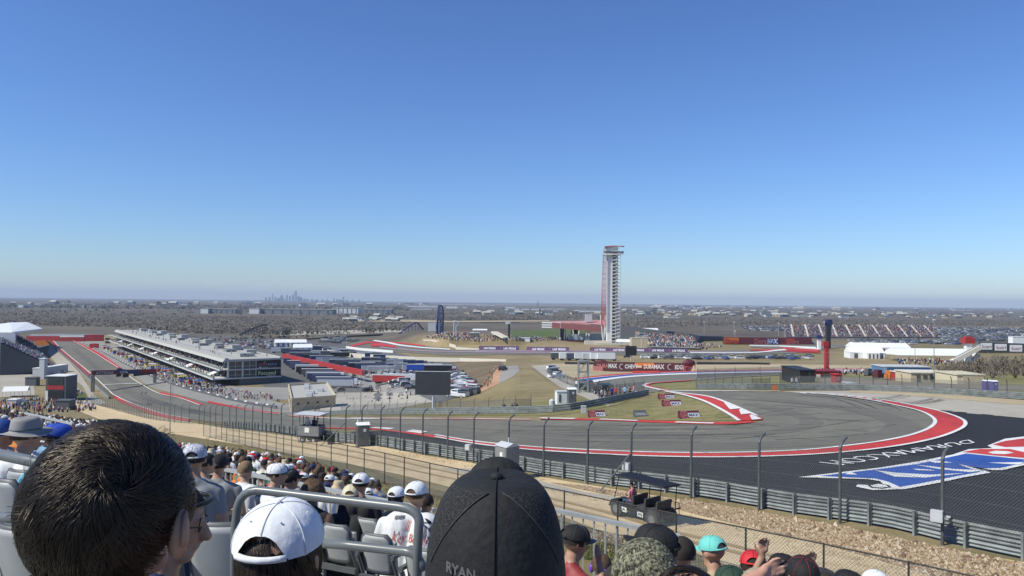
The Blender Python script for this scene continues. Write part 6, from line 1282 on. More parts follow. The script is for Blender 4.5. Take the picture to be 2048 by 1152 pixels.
# seats
def seat_proto():
    r2 = empty('stadium_seat', (0,0,0)); n = 14; q = MB(); vs = []; fs = []
    # shell: width profile by height, slightly curved back, facing +Y
    def shell(w0, off, th, z0, z1, m, q, inset=0):
        vs = []; N = 10; Mn = 8
        for s_ in (0, 1):
            for i in range(N+1):
                v = i/N; z = z0+(z1-z0)*v; wv = w0*(1-.10*(1-v))*(1 if v < .75 else math.sqrt(max(0, 1-((v-.75)/.25)**2*.55)))
                for j in range(Mn+1):
                    u = -1+2*j/Mn; vs.append((u*wv/2, off+(.035*u*u)+s_*th-.10*(v-.5)-(.0), z))
        W_ = Mn+1; k = (N+1)*W_; fs = []
        for i in range(N):
            for j in range(Mn): a = i*W_+j; fs.append((a, a+1, a+W_+1, a+W_)); fs.append((k+a, k+a+W_, k+a+W_+1, k+a+1))
        for i in range(N): a = i*W_; fs.append((a, a+W_, k+a+W_, k+a)); a = i*W_+Mn; fs.append((a, k+a, k+a+W_, a+W_))
        for j in range(Mn): a = N*W_+j; fs.append((a, a+1, k+a+1, k+a)); a = j; fs.append((a, k+a, k+a+1, a+1))
        q.add(vs, fs, m)
    shell(.43, 0, .03, .36, .84, seatd, q); shell(.385, -.008, .02, .38, .815, seatg, q); q.build('backrest', None, r2, True)
    q = MB(); q.box((0,.15,.54),(.36,.05,.36), 0, seatg, rot=Matrix.Rotation(.12,3,'X')); q.build('folding_seat', seatg, r2)
    for x in (-.235,.235):
        q = MB(); q.box((x,.14,.60),(.045,.34,.035)); q.tube([(x,-.02,.58),(x,.1,.33),(x,.08,0)],.022,6); q.build('armrest', seatd, r2)
    q = MB(); q.tube([(.235,.36,.52),(.235,.36,.62)],.045,12); q.build('cup_holder', seatg, r2); q = MB(); q.box((0,.06,.3),(.5,.05,.06)); q.build('seat_rail', seatd, r2)
    tag(r2, 'x', 'seat', 'empty grey stadium seats'); return r2
sp = seat_proto(); first_ = []
def seat(px, top, Y, label, sc=.9, rz=None):
    p = P(px, top, Y); o_ = inst(sp, Vector((p.x,p.y,p.z-.84*sc)), math.atan2(UU.y,UU.x) if rz is None else rz, label, 'empty grey stadium seats', first_); o_.scale = (sc,)*3; return o_
seat(672,1047,7.5,'empty grey seat directly left of the seat under the lettered shirt', .82); seat(752,1066,7.0,'empty grey seat just left of the man in the lettered white shirt', .80)
seat(735,1035,8.6,'grey seat partly hidden beyond the two empty seats in front of the woman', .8); seat(4,955,4.9,'empty grey seat at the left frame edge', .8); seat(38,938,5.7,'empty grey seat below the light blue bag', .72)
seat(442,1042,4.4,'large grey seat back between the profile face and the tube rail', .95, 0); seat(478,985,9.4,'folded grey seat behind the sandy haired man in white', .8); seat(530,990,8.8,'grey seat behind the person in white cap and dark brim', .8)
seat(500,1035,7.4,'grey seat left of the white cap, seen through the tube rail', .8); seat(845,1095,6.6,'grey seat below the lettered white shirt at the rail corner', .85); seat(24,1048,4.4,'lower empty grey seat under the left handrail', .9)
# ------------------------------------------------------------------ rocks, weeds
rr = random.Random(12); rk = [flat('rock_'+n, c, .95) for n, c in (('tan',(.30,.205,.12)),('pale',(.38,.29,.185)),('brown',(.16,.10,.06)),('cream',(.46,.37,.26)))]
RP = [(1100,966),(1175,973),(1265,990),(1382,1001),(1518,1025),(1680,1053),(1885,1097),(2060,1132),(2075,1185),(1960,1172),(1860,1152),(1780,1128),(1640,1088),(1520,1060),(1400,1032),(1300,1003),(1200,988)]
sheet('rocky_bank', ground_mat('rock_bed', [(.35,(.24,.165,.10)),(.65,(.42,.32,.2))], [(1,.3),(6,.4),(20,.3)], .95, .8), 4, RP, sx=24, sy=6)
q = MB()
def rock(g, s_):
    vs = []; 
    for d in ((1,0,.2),(-.3,1,.1),(-.9,-.2,.2),(.2,-1,.15),(.1,.1,1),(.3,.2,-.6)): vs.append(g+Vector([d[i]*s_*rr.uniform(.6,1.2) for i in range(3)])+Vector((0,0,s_*.15)))
    q.add(vs, [(0,1,4),(1,2,4),(2,3,4),(3,0,4),(1,0,5),(2,1,5),(3,2,5),(0,3,5)], rr.choice(rk))
for x, y in inpx(RP, 14000, rr): rock(G(x, y), rr.choice([.028,.038,.05,.065,.085])*rr.uniform(.7,1.2)*(1 if rr.random() < .96 else 1.8))
for x, y in inpx([(1150,1062),(1250,1070),(1330,1100),(1310,1120),(1190,1100)], 700, rr): rock(G(x, y), rr.uniform(.03,.1))
for x, y in inpx([(900,940),(1060,965),(1240,1000),(1235,1012),(1050,975)], 300, rr): rock(G(x, y), rr.uniform(.02,.07))
for x, y in inpx([(600,880),(860,930),(1200,1010),(1500,1070),(1900,1180),(1860,1200),(1400,1090),(1000,990),(700,925),(560,890)], 1600, rr): rock(G(x, y), rr.uniform(.012,.04))
tag(q.build('loose_rocks'), kind='stuff')
q = MB(); gm_ = [flat('weed_'+n, c, .9) for n, c in (('straw',(.30,.25,.13)),('olive',(.16,.16,.06)),('dull_green',(.09,.12,.035)),('brown',(.15,.11,.06)))]
def tuft(g, h, n, ms):
    for k in range(n):
        a = rr.uniform(0,6.3); b = Vector((cos(a),sin(a),0))*h*rr.uniform(.1,.7); w_ = Vector((-sin(a),cos(a),0))*h*.07; c = g+Vector((rr.uniform(-1,1),rr.uniform(-1,1),0))*h*.5
        q.add([c-w_,c+w_,c+b+Vector((0,0,h*rr.uniform(.5,1)))],[(0,1,2)], rr.choice(ms))
for (x0,y0),(x1,y1) in zip(LP, LP[1:]):
    n = int(max(8, (x1-x0)*1.1))
    for k in range(n): t = rr.random(); x = x0+(x1-x0)*t; y = y0+(y1-y0)*t; tuft(G(x, y+rr.uniform(-3,16)), rr.uniform(.08,.3), 5, gm_)
for x, y in inpx([(1160,1085),(1320,1100),(1330,1125),(1170,1120)], 900, rr): tuft(G(x, y), rr.uniform(.1,.25), 5, gm_[1:3])
for x, y in inpx([(560,862),(700,888),(860,914),(1090,958),(1090,966),(860,922),(700,896),(560,872)], 420, rr): tuft(G(x, y), rr.uniform(.06,.2), 4, gm_)
for x, y in inpx([(1300,1012),(1640,1092),(1860,1155),(1960,1175),(1960,1200),(1640,1112),(1300,1030)], 260, rr): tuft(G(x, y), rr.uniform(.05,.16), 4, gm_)
for x, y in inpx([(1110,836),(1220,816),(1300,797),(1340,787),(1400,804),(1470,838),(1300,841)], 1500, rr): tuft(G(x, y), rr.uniform(.08,.22), 3, gm_)
tag(q.build('dry_weeds'), kind='stuff')
# ------------------------------------------------------------------ six seat buggy on the road
fwd = Vector((-.60,.80,0)); cpos = (G(1248,1031)+G(1330,1049))/2; cpos.z = gz(cpos.x,cpos.y)+.02; yaw = math.atan2(fwd.y,fwd.x); sc = .93
root = empty('golf_buggy', cpos, yaw, 'black six seat golf buggy with flat roof parked on the tan road', 'golf buggy'); root.scale = (sc,)*3
bk = mat('buggy_black', (.012,.012,.014), .6, 0, .1, 3, spec=.3)
q = MB(); q.box((0,0,.50),(3.3,1.1,.12)); q.add([(1.3,-.6,.35),(2.0,-.5,.35),(2.0,.5,.35),(1.3,.6,.35),(1.15,-.6,.85),(1.85,-.45,.68),(1.85,.45,.68),(1.15,.6,.85)],[(3,2,1,0),(4,5,6,7),(0,1,5,4),(1,2,6,5),(2,3,7,6),(3,0,4,7)]); q.box((-.95,0,.58),(1.0,.9,.3)); 
for s_ in (-1,1): q.box((.1,s_*.58,.47),(1.35,.05,.16))
q.build('body', bk, root)
for x in (1.25,-1.15):
    for s_ in (-1,1):
        q = MB(); q.tube([(x,s_*.46,.37),(x,s_*.72,.37)],.37,22,flat('tyre_grey',(.04,.04,.04))); w_ = q.build('wheel', None, root); q = MB(); q.tube([(x,s_*.71,.37),(x,s_*.728,.37)],.2,12,flat('rim_grey',(.16,.16,.165))); q.build('rim', None, w_)
for x in (.55,-.25,-1.0):
    q = MB(); q.box((x,0,.72),(.5,1.05,.14)); q.box((x-.27,0,.98),(.1,1.02,.42),rot=Matrix.Rotation(-.15,3,'Y')); q.build('seat', flat('buggy_seat_grey',(.045,.045,.048),.7), root)
q = MB(); q.add([(-1.85,-.62,1.95),(1.55,-.62,1.95),(1.55,.62,1.95),(-1.85,.62,1.95),(-1.75,-.55,2.02),(1.45,-.55,2.02),(1.45,.55,2.02),(-1.75,.55,2.02)],[(3,2,1,0),(4,5,6,7),(0,1,5,4),(1,2,6,5),(2,3,7,6),(3,0,4,7)]); q.build('roof', bk, root)
for a, b in (((1.5,.55,.85),(1.2,.55,1.95)),((1.5,-.55,.85),(1.2,-.55,1.95)),((.2,.55,.5),(.1,.55,1.95)),((.2,-.55,.5),(.1,-.55,1.95)),((-1.5,.55,.5),(-1.6,.55,1.95)),((-1.5,-.55,.5),(-1.6,-.55,1.95))): q = MB(); q.tube([a,b],.022,6); q.build('roof_post', bk, root)
q = MB(); q.add([(1.5,-.5,.88),(1.5,.5,.88),(1.25,.5,1.85),(1.25,-.5,1.85)],[(0,1,2,3)]); q.build('windscreen', mat('clear_screen',(.1,.12,.12),.1,0,.1,1,spec=.8), root) if 0 else None
q = MB(); q.tube([(1.0,.3,.95),(.8,.3,1.1)],.02,6); q.tube([Vector((.8,.3,1.1))+Vector((0,cos(a)*.17,sin(a)*.17)) for a in [i*pi/6 for i in range(13)]],.015,5); q.build('steering_wheel', bk, root)
for s_ in (-1,1): q = MB(); q.tube([(-1.2,s_*.5,.85),(-1.2,s_*.5,1.1),(-1.8,s_*.5,1.1),(-1.8,s_*.5,.6)],.018,6); q.build('grab_rail', bk, root)
for x, s in ((.75,'A'),(-.35,'III')):
    q = MB(); q.box((x,.64,.42),(.36,.02,.22)); pl = q.build('side_plate', white, root); q = MB(); letter(q, s, (x+.12,.652,.36), (-1,0,0), (0,0,1), (0,0,.24,.13), black, .004, .03); q.build('plate_mark', None, pl)
q = MB(); q.box((-1.9,0,.9),(.04,1.0,.06)); q.build('rear_bar', bk, root)
# umbrella and bag
up = P(190,838,26); r2 = empty('umbrella', up-Vector((0,0,.9)), 0, 'green and white umbrella held up in the crowd at left', 'umbrella'); q = MB(); vs = [(0,0,.95)]; N = 16
for i in range(1, 5):
    for j in range(N): a = 2*pi*j/N; r_ = .5*i/4; vs.append((r_*cos(a), r_*sin(a), .95-.22*(i/4)**2))
fs = [(0,1+j,1+(j+1) % N) for j in range(N)]
for i in range(3):
    for j in range(N): fs.append((1+i*N+j,1+(i+1)*N+j,1+(i+1)*N+(j+1) % N,1+i*N+(j+1) % N))
q.add(vs, fs); can = q.build('canopy', flat('umbrella_green',(.04,.24,.10)), r2, True); can.rotation_euler = (R(-38),R(28),0)
q = MB(); q.tube([(0,0,-.1),(.3,-.35,.7)],.012,6); q.build('shaft', lgrey, r2)
p = P(57,940,5.5); r2 = empty('cool_bag', p-Vector((0,0,.12)), .4, 'light blue drawstring bag hanging on the seat behind the white shirt', 'bag'); q = MB(); q.ell((0,0,.02),(.07,.04,.09),12,8); q.build('body', flat('bag_blue',(.12,.45,.6)), r2, True); q = MB(); q.tube([(.06,0,.1),(.09,0,0),(.08,0,-.08)],.018,8); q.build('strap', white, r2)
# ------------------------------------------------------------------ people
import numpy as np
def rx(a): return Matrix.Rotation(a,3,'X')
def rzm(a): return Matrix.Rotation(a,3,'Z')
def body_prims(pose='sit', yaw=0, tilt=0, sleeve='tee', arms=('lap','lap'), hands=False, build=1.0, roll=0, hunch=0, armr=1):
    """capsules (a, b, ra, rb, tag); local frame faces +Y, z=0 at the floor; head yaw/tilt in degrees"""
    Pm = []
    def cap(a, b, ra, rb, t, sc=(1,1,1)): Pm.append((Vector(a),Vector(b),ra,rb,t))
    w = build; hz = .55 if pose == 'sit' else .95; lean = hunch
    ch = Vector((0,.0+lean*.25,hz+.36)); shz = hz+.46; shy = lean*.36
    for x in (-.07,.07): cap((x*w,0,hz),(x*1.15*w,lean*.18,hz+.24),.105*w,.10*w,'s'); cap((x*1.15*w,lean*.18,hz+.24),(x*1.2*w,shy-.01,shz-.05),.10*w,.10*w,'s')
    cap((-.14*w,shy,shz-.015),(.14*w,shy,shz-.015),.068,.068,'s'); cap((-.07,shy,shz+.02),(.07,shy,shz+.02),.062,.062,'s'); cap((-.03,shy-.01,shz+.045),(.03,shy-.01,shz+.045),.058,.058,'s')
    nk = Vector((0,shy+.0,shz+.02)); hc = Vector((0,shy+.035+lean*.1,shz+.215)); cap(nk, hc-Vector((0,.01,.08)), .058,.054,'k')
    hm = rzm(R(-yaw)) @ rx(R(-tilt)) @ Matrix.Rotation(R(roll),3,'Y')
    def h(x, y, z): return hc+hm @ Vector((x,y,z))
    cap(h(0,-.012,.035),h(0,.018,.03),.086,.078,'k'); cap(h(0,.035,-.02),h(0,.045,-.06),.062,.045,'k'); cap(h(-.022,.06,-.075),h(.022,.06,-.075),.026,.026,'k')
    cap(h(0,.092,.02),h(0,.112,-.022),.011,.017,'k'); cap(h(-.018,.088,-.052),h(.018,.088,-.052),.010,.010,'k'); cap(h(-.035,.083,.03),h(.035,.083,.03),.013,.013,'k')
    for x in (-.082,.082): cap(h(x,-.004,.012),h(x*1.06,-.01,-.018),.017,.012,'k'); cap(h(x*1.05,-.018,.018),h(x*1.1,-.02,.0),.013,.011,'k')
    st_ = {'tee':.62,'long':2,'tank':-1}[sleeve]
    for sgn, am in zip((-1,1), arms):
        S = Vector((sgn*.185*w, shy, shz-.03))
        if isinstance(am, tuple): Eb, Wr, Hd = (Vector(v) for v in am)
        elif am == 'lap': Eb = Vector((sgn*.25*w, shy-.02, hz+.17)); Wr = Vector((sgn*.13, .30, hz+.13)); Hd = Wr+Vector((-sgn*.03,.09,.0))
        elif am == 'down': Eb = Vector((sgn*.24*w, -.03, shz-.32)); Wr = Vector((sgn*.25*w, .05, shz-.57)); Hd = Wr+Vector((0,.02,-.09))
        elif am == 'face': Eb = Vector((sgn*.22,.16,shz-.22)); Wr = Vector((sgn*.07,.22,shz+.06)); Hd = Wr+Vector((-sgn*.01,-.01,.09))
        mid = S.lerp(Eb,.55); ts = 's' if sleeve != 'tank' else 'k'
        cap(S, mid, .062*armr,.052*armr, ts); cap(mid, Eb, (.05 if ts != 's' or sleeve == 'tee' else .055)*armr,.042*armr, 's' if sleeve == 'long' else 'k'); cap(Eb, Wr, .042*armr,.028*armr**.5, 's' if sleeve == 'long' else 'k')
        dd = (Hd-Wr).normalized(); side = dd.cross(Vector((0,1,0)) if abs(dd.y) < .9 else Vector((0,0,1))).normalized(); nn_ = dd.cross(side)
        cap(Wr, Wr+dd*.045+side*.012, .026,.024,'k'); cap(Wr+dd*.05-side*.026, Wr+dd*.075-side*.026,.015,.013,'k'); cap(Wr+dd*.05+side*.026, Wr+dd*.078+side*.026,.015,.013,'k'); cap(Wr+dd*.05-side*.02,Wr+dd*.05+side*.02,.017,.017,'k')
        if hands:
            for k, (o_, L_) in enumerate(((-.031,.062),(-.011,.078),(.010,.073),(.030,.055))):
                b0 = Wr+dd*.08+side*o_; b1 = b0+dd*L_*.55+side*o_*.25; b2 = b1+dd*L_*.45+nn_*.014*(k+1)*.5; cap(b0,b1,.0095,.009,'k'); cap(b1,b2,.009,.0075,'k')
            b0 = Wr+dd*.03-side*.03*sgn; cap(b0, b0-side*.03*sgn+dd*.035, .013,.010,'k'); cap(b0-side*.03*sgn+dd*.035, b0-side*.036*sgn+dd*.065,.010,.008,'k')
        else: cap(Wr+dd*.07, Wr+dd*.12, .03,.02,'k')
    for sgn in (-1,1):
        if pose == 'sit':
            K = Vector((sgn*.13,.43,.50)); cap((sgn*.09,.0,hz-.03),K,.088*w,.062,'p'); cap(K,(sgn*.14,.46,.1),.058,.042,'p'); cap((sgn*.14,.44,.06),(sgn*.15,.60,.04),.042,.035,'b')
        else:
            K = Vector((sgn*.105,.02,.50)); cap((sgn*.09,0,hz-.05),K,.09*w,.062,'p'); cap(K,(sgn*.11,-.01,.12),.058,.04,'p'); cap((sgn*.11,-.03,.05),(sgn*.12,.13,.035),.042,.032,'b')
    return Pm, hc, hm
def body_mesh(prims, vox, mats):
    q = MB()
    for a, b, ra, rb, t in prims:
        d = b-a; L_ = d.length; ax = d.normalized() if L_ > 1e-5 else Vector((0,0,1)); pts = []; rs = []
        n = 4
        for k in range(n+1): th = pi/2*(1-k/n); pts.append(a-ax*ra*sin(th)*.999); rs.append(max(ra*cos(th), 1e-4))
        for k in range(n+1): th = pi/2*k/n; pts.append(b+ax*rb*sin(th)*.999); rs.append(max(rb*cos(th), 1e-4))
        q.tube(pts, rs, 10, None)
    me = bpy.data.meshes.new('tmp'); me.from_pydata(q.v, [], q.f); o = bpy.data.objects.new('tmp', me); COL.objects.link(o)
    m = o.modifiers.new('r','REMESH'); m.mode = 'VOXEL'; m.voxel_size = vox; m.adaptivity = 0; s = o.modifiers.new('s','SMOOTH'); s.iterations = 3; s.factor = .5
    dg = bpy.context.evaluated_depsgraph_get(); out = bpy.data.meshes.new_from_object(o.evaluated_get(dg)); bpy.data.objects.remove(o); bpy.data.meshes.remove(me)
    nf = len(out.polygons); c = np.empty(nf*3); out.polygons.foreach_get('center', c); c = c.reshape(-1,3)
    best = np.full(nf, 1e9); idx = np.zeros(nf, int); ks = {'s':0,'k':1,'p':2,'b':3}
    for a, b, ra, rb, t in prims:
        A = np.array(a); Bv = np.array(b-a); l2 = max(1e-9, float(Bv@Bv)); tt = np.clip(((c-A)@Bv)/l2, 0, 1); dist = np.linalg.norm(c-(A+tt[:,None]*Bv), axis=1)-(ra+(rb-ra)*tt)
        w_ = dist < best; best[w_] = dist[w_]; idx[w_] = ks[t]
    for x in mats: out.materials.append(x)
    out.polygons.foreach_set('material_index', idx.astype(np.int32)); out.polygons.foreach_set('use_smooth', [True]*nf); out.update(); return out
def dome(q, m, rx_, ry, rz_, z0=0, n=48, k=12, open_back=0, front=0, seam=None, panels=6, ex=.8):
    vs = []; fs = []
    def pt(a, t):
        th = pi/2*t; c = max(0,cos(th))**ex; x = rx_*c*sin(a); y = ry*c*cos(a); z = z0+rz_*sin(th)**1.05
        if front and y > 0: z += front*min(1,y/ry*1.6)*min(1, sin(th)*1.8); y *= 1+front*1.2
        return (x,y,z)
    for i in range(k+1):
        for j in range(n):
            a = 2*pi*j/n; da = abs(a-pi); t0 = open_back*math.sqrt(max(0,1-(da/.56)**2)) if open_back else 0
            x, y, z = pt(a, t0+(1-t0)*i/k); z -= .002*sum(math.exp(-((a-2*pi*p/panels+pi)%(2*pi)-pi)**2/.01) for p in range(panels))*(1-i/k); vs.append((x,y,z))
    for i in range(k):
        for j in range(n): fs.append((i*n+j,i*n+(j+1) % n,(i+1)*n+(j+1) % n,(i+1)*n+j))
    q.add(vs, fs, m)
    if seam:
        for p in range(panels):
            a = 2*pi*p/panels
            if abs(a-pi) < .1 and open_back: ts = [open_back+(1-open_back)*i/k for i in range(k+1)]
            else: ts = [i/k for i in range(k+1)]
            q.tube([(lambda v: (v[0]*1.008, v[1]*1.008, v[2]+.001))(pt(a,t)) for t in ts], .0011, 4, seam)
def brim(q, m, L_=.075, w_=.078, y0=.09, z0=0, curve=.022, back=False, tilt=0):
    s = -1 if back else 1; vs = []; fs = []; N = 12; K = 5
    for lay in (0,1):
        for i in range(K+1):
            v = i/K
            for j in range(N+1):
                u = -1+2*j/N; x = u*w_*(1-.10*v**3); yy = y0*math.sqrt(max(0,1-(u*.86)**2))*.98+L_*v*math.sqrt(max(0,1-(u*.97)**2)); vs.append((x, s*yy, z0-curve*u*u+tilt*v-.004*lay))
    W_ = N+1; k = (K+1)*W_
    for i in range(K):
        for j in range(N): a = i*W_+j; fs += [(a,a+1,a+W_+1,a+W_),(k+a,k+a+W_,k+a+W_+1,k+a+1)]
    for j in range(N): a = K*W_+j; fs.append((a,a+1,k+a+1,k+a))
    q.add(vs, fs, m)
def hair_shell(q, m, rr, r_=(.093,.110,.112), low=-.35, bump=.006, n=36, k=18, face=.35, long=0):
    vs = []; fs = []; keep = {}
    for i in range(k+1):
        th = pi*i/k
        for j in range(n):
            a = 2*pi*j/n; d = Vector((sin(th)*sin(a), sin(th)*cos(a), cos(th))); b = 1+bump*10*(rr.random()-.5)*.6+bump*6*sin(a*9+th*7)*.3
            p = Vector((d.x*r_[0]*b, d.y*r_[1]*b, d.z*r_[2]*b+.02))
            if d.z < low and long and d.y < .45: p.z -= long*(low-d.z); p.x *= 1.02; p.y -= .01
            vs.append(p)
            keep[(i,j)] = (d.z > low or (long and d.y < .3)) and not (d.y > face and d.z < .5)
    for i in range(k):
        for j in range(n):
            if all(keep[(a,b % n)] for a, b in ((i,j),(i+1,j),(i,j+1),(i+1,j+1))): fs.append((i*n+j,(i+1)*n+j,(i+1)*n+(j+1) % n,i*n+(j+1) % n))
    q.add(vs, fs, m)
mesh_fab = mat('cap_mesh_black', (.03,.03,.032), .8, 0, .8, 260, ramp=(.45,.55)); cwhite = mat('cap_white', (.72,.73,.75), .8, 0, .05, 40, bump=.1); cblack = mat('cap_black', (.009,.009,.010), .8, 0, .3, 90, bump=.12)
def headgear(root, hc, hm, kind, rr, m=None, m2=None, hair=None, sc=1.0):
    """hair / cap children in the head frame"""
    def place(o): o.location = hc; o.rotation_euler = hm.to_euler(); o.scale = (sc,)*3
    if hair:
        q = MB(); hair_shell(q, hair, rr, low={'short':-.25,'long':-.2,'buzz':-.2}.get(kind if kind in ('long','buzz') else 'short',-.25), long=.18 if kind in ('long','caplong') else 0, r_=(.092,.108,.109) if kind != 'curly' else (.125,.13,.125), bump=.003 if kind != 'curly' else .02); o = q.build('hair', None, root, True); place(o)
    if kind in ('cap','capback','caplong','trucker'):
        q = MB(); back = kind == 'capback'
        dome(q, m, .099,.115,.092,.04, open_back=0 if back else .40, front=.018 if kind == 'trucker' else .006, seam=m2 if m2 and kind != 'trucker' else m)
        q.ell((0,0,.135),(.008,.008,.005),8,5,m)
        for k in range(6): a = 2*pi*(k+.5)/6; q.ell((.099*.70*sin(a),.115*.70*cos(a),.04+.092*.80),(.0028,.0028,.0022),6,4,m2 or m)
        o = q.build('cap_crown', None, root, True); place(o)
        q = MB(); pts = [(.099*sin(a),.115*cos(a),.045) for a in [pi-.6+1.2*i/8 for i in range(9)]]; q.tube(pts,.008,6,m); o = q.build('cap_strap', None, root, True); place(o)
        q = MB(); brim(q, m2 if (m2 and kind != 'trucker') else m, back=back, z0=.045, y0=.098, w_=.084); o = q.build('cap_brim', None, root, True); place(o)
    if kind in ('hat','bucket'):
        q = MB(); h_ = .085; vs = []; fs = []; n = 36; prof = [(.17 if kind == 'hat' else .135,-.005 if kind == 'hat' else -.035),(.14 if kind == 'hat' else .118,-.008),(.10,.01),(.098,.03),(.09,.085),(.078,.105),(.04,.108),(.001,.1)]
        for i, (r_, z) in enumerate(prof):
            for j in range(n): a = 2*pi*j/n; vs.append((r_*sin(a)*.94, r_*cos(a)*1.08, .045+z+(.014*cos(2*a) if i < 2 else 0)-(.01*math.exp(-(sin(a)/.4)**2) if i > 5 else 0)))
        for i in range(len(prof)-1):
            for j in range(n): fs.append((i*n+j,i*n+(j+1) % n,(i+1)*n+(j+1) % n,(i+1)*n+j))
        q.add(vs, fs, m); o = q.build('hat', None, root, True); md = o.modifiers.new('t','SOLIDIFY'); md.thickness = .003; place(o)
        if m2 and kind == 'hat': q = MB(); q.tube([(.0995*sin(a)*.94,.0995*cos(a)*1.08,.072) for a in [2*pi*i/24 for i in range(25)]],.006,6,m2); o = q.build('hat_band', None, root, True); place(o)
_pc = {}
def person(px, top, Y, label, shirt, gear='short', gm=None, gm2=None, hair=hairm, sk=None, pants=None, pose='sit', face=0, yaw=0, tilt=0, sleeve='tee', arms=('lap','lap'), vox=.016, hands=False, w=1.0, sc=1.0, hunch=0, roll=0, group=None, dz=0, armr=1):
    rr = random.Random(int(px*7+top)); sk = sk or skin; pants = pants or jean
    key = (pose, yaw, tilt, sleeve, str(arms), hands, w, roll, hunch, vox, armr)
    if key not in _pc:
        pr, hc, hm = body_prims(pose, yaw, tilt, sleeve, arms, hands, w, roll, hunch, armr); _pc[key] = (body_mesh(pr, vox, [shirt, sk, pants, black]), hc, hm)
    me, hc, hm = _pc[key]; me = me.copy()
    for i, x in enumerate((shirt, sk, pants, black)): me.materials[i] = x
    Ht = hc.z+(.135 if 'cap' in gear or gear == 'trucker' else .15 if gear in ('hat','bucket') else .125)
    p = P(px, top, Y); z = p.z-Ht*sc+dz; off = Matrix.Rotation(R(-face),3,'Z') @ Vector((hc.x,hc.y,0))*sc
    r2 = bpy.data.objects.new('person', me); COL.objects.link(r2); r2.location = (p.x-off.x,p.y-off.y,z); r2.rotation_euler = (0,0,R(-face)); r2.scale = (sc,)*3
    tag(r2, label, 'person', group); headgear(r2, hc, hm, gear, rr, gm, gm2, hair); return r2, hc, hm
W_, G_, K_, B_, R_, N_, S_, T_, Pk, Gn, Or = SH
# --- the man nearest us at left: thick dark hair with a whorl
r2, hc, hm = person(236, 857, 1.13, 'person with thick dark whorled hair filling the lower left foreground', K_, gear='none', hair=None, yaw=6, tilt=4, vox=.008, sc=1.0, w=1.05)
hmat = bpy.data.materials.new('glossy_dark_hair'); hmat.use_nodes = True; nb = hmat.node_tree.nodes['Principled BSDF']; nb.inputs['Roughness'].default_value = .38; nb.inputs['Specular IOR Level'].default_value = .4; nb.inputs['Specular Tint'].default_value = (1,.85,.7,1)
at = hmat.node_tree.nodes.new('ShaderNodeNewGeometry'); rp_ = hmat.node_tree.nodes.new('ShaderNodeValToRGB'); rp_.color_ramp.elements[0].color = (.006,.0045,.004,1); rp_.color_ramp.elements[1].color = (.024,.018,.014,1)
hmat.node_tree.links.new(at.outputs['Random Per Island'], rp_.inputs['Fac']); hmat.node_tree.links.new(rp_.outputs[0], nb.inputs['Base Color'])
def strands(root, c, rad, crown, n, seed, name='hair', seg=8, length=.062, wd=.0011, skip=None, m=None, swirl=1.25, lift_=.010, ell_=.955, messy=1):
    rr = random.Random(seed); q = MB(); c = Vector(c); cr_ = Vector(crown).normalized(); rad = Vector(rad); clumps = []
    q.ell(c, rad*ell_, 32, 22, flat('scalp_dark',(.008,.006,.005),.8))
    for _ in range(n//9):
        z = rr.uniform(-.85,1); a = rr.uniform(0,6.283); s = math.sqrt(1-z*z); clumps.append((Vector((s*cos(a),s*sin(a),z)), rr.uniform(-.25,.25)*messy, rr.uniform(0,1), rr.uniform(.7,1.25)))
    for d0, dphi, lf, ln in clumps:
        if skip and skip(d0): continue
        for _ in range(9):
            d = (d0+Vector((rr.gauss(0,1),rr.gauss(0,1),rr.gauss(0,1)))*.045).normalized(); pts = []
            L_ = length*ln*rr.uniform(.8,1.15)
            for i in range(seg+1):
                t = i/seg; p = Vector((d.x*rad.x,d.y*rad.y,d.z*rad.z)); nrm = Vector((d.x/rad.x,d.y/rad.y,d.z/rad.z)).normalized()
                hgt = lift_*(.25+.75*lf)*math.sin(min(1,t*1.5)*pi/1.6)*(1-.35*t)+rr.uniform(0,.0008)
                pts.append((c+p+nrm*hgt, nrm)); th = math.acos(max(-1,min(1,d.dot(cr_))))
                aw = (d*(d.dot(cr_))-cr_); aw = aw.normalized() if aw.length > 1e-4 else Vector((rr.uniform(-1,1),0,rr.uniform(-1,1)))
                sw = cr_.cross(d); sw = sw.normalized() if sw.length > 1e-4 else Vector((0,0,1))
                phi = swirl*math.exp(-th/.9)+.22+dphi; fl = aw*cos(phi)+sw*sin(phi)+Vector((0,0,-.12))*min(1,th)
                d = (d+fl*(L_/seg)/rad.x).normalized()
            vs = []; fs = []
            for i, (p, nrm) in enumerate(pts):
                t = (pts[min(i+1,seg)][0]-pts[max(i-1,0)][0]).normalized(); b = t.cross(nrm).normalized()*wd*(1-.8*(i/seg)**2); vs += [p-b, p+nrm*wd*.6, p+b]
            for i in range(seg): fs += [(3*i,3*i+1,3*i+4,3*i+3),(3*i+1,3*i+2,3*i+5,3*i+4)]
            q.add(vs, fs, m or hmat)
    return q.build(name, None, root, True)
hl = lambda x,y,z: hc+hm @ Vector((x,y,z))
def skA(d):
    f = hm.transposed() @ d; return (f.y > .42 and f.z < .55) or (f.x > .55 and f.z < -.02 and f.y > -.45) or f.z < -.78
strands(r2, hc+Vector((-.004,-.012,.016)), (.104,.120,.113), (.56,-.70,.44), 27000, 5, wd=.0006, length=.058, skip=skA, ell_=.91, swirl=.7, lift_=.012, messy=2.0)
strands(r2, hc+Vector((-.004,-.012,.016)), (.105,.121,.115), (.5,-.6,.6), 500, 77, name='flyaway_hair', wd=.00032, length=.05, skip=skA, ell_=.6, swirl=.5, lift_=.030, messy=4)
q = MB(); e_ = hl(.100,-.012,-.018); er = hm @ Matrix.Rotation(.5,3,'Z')
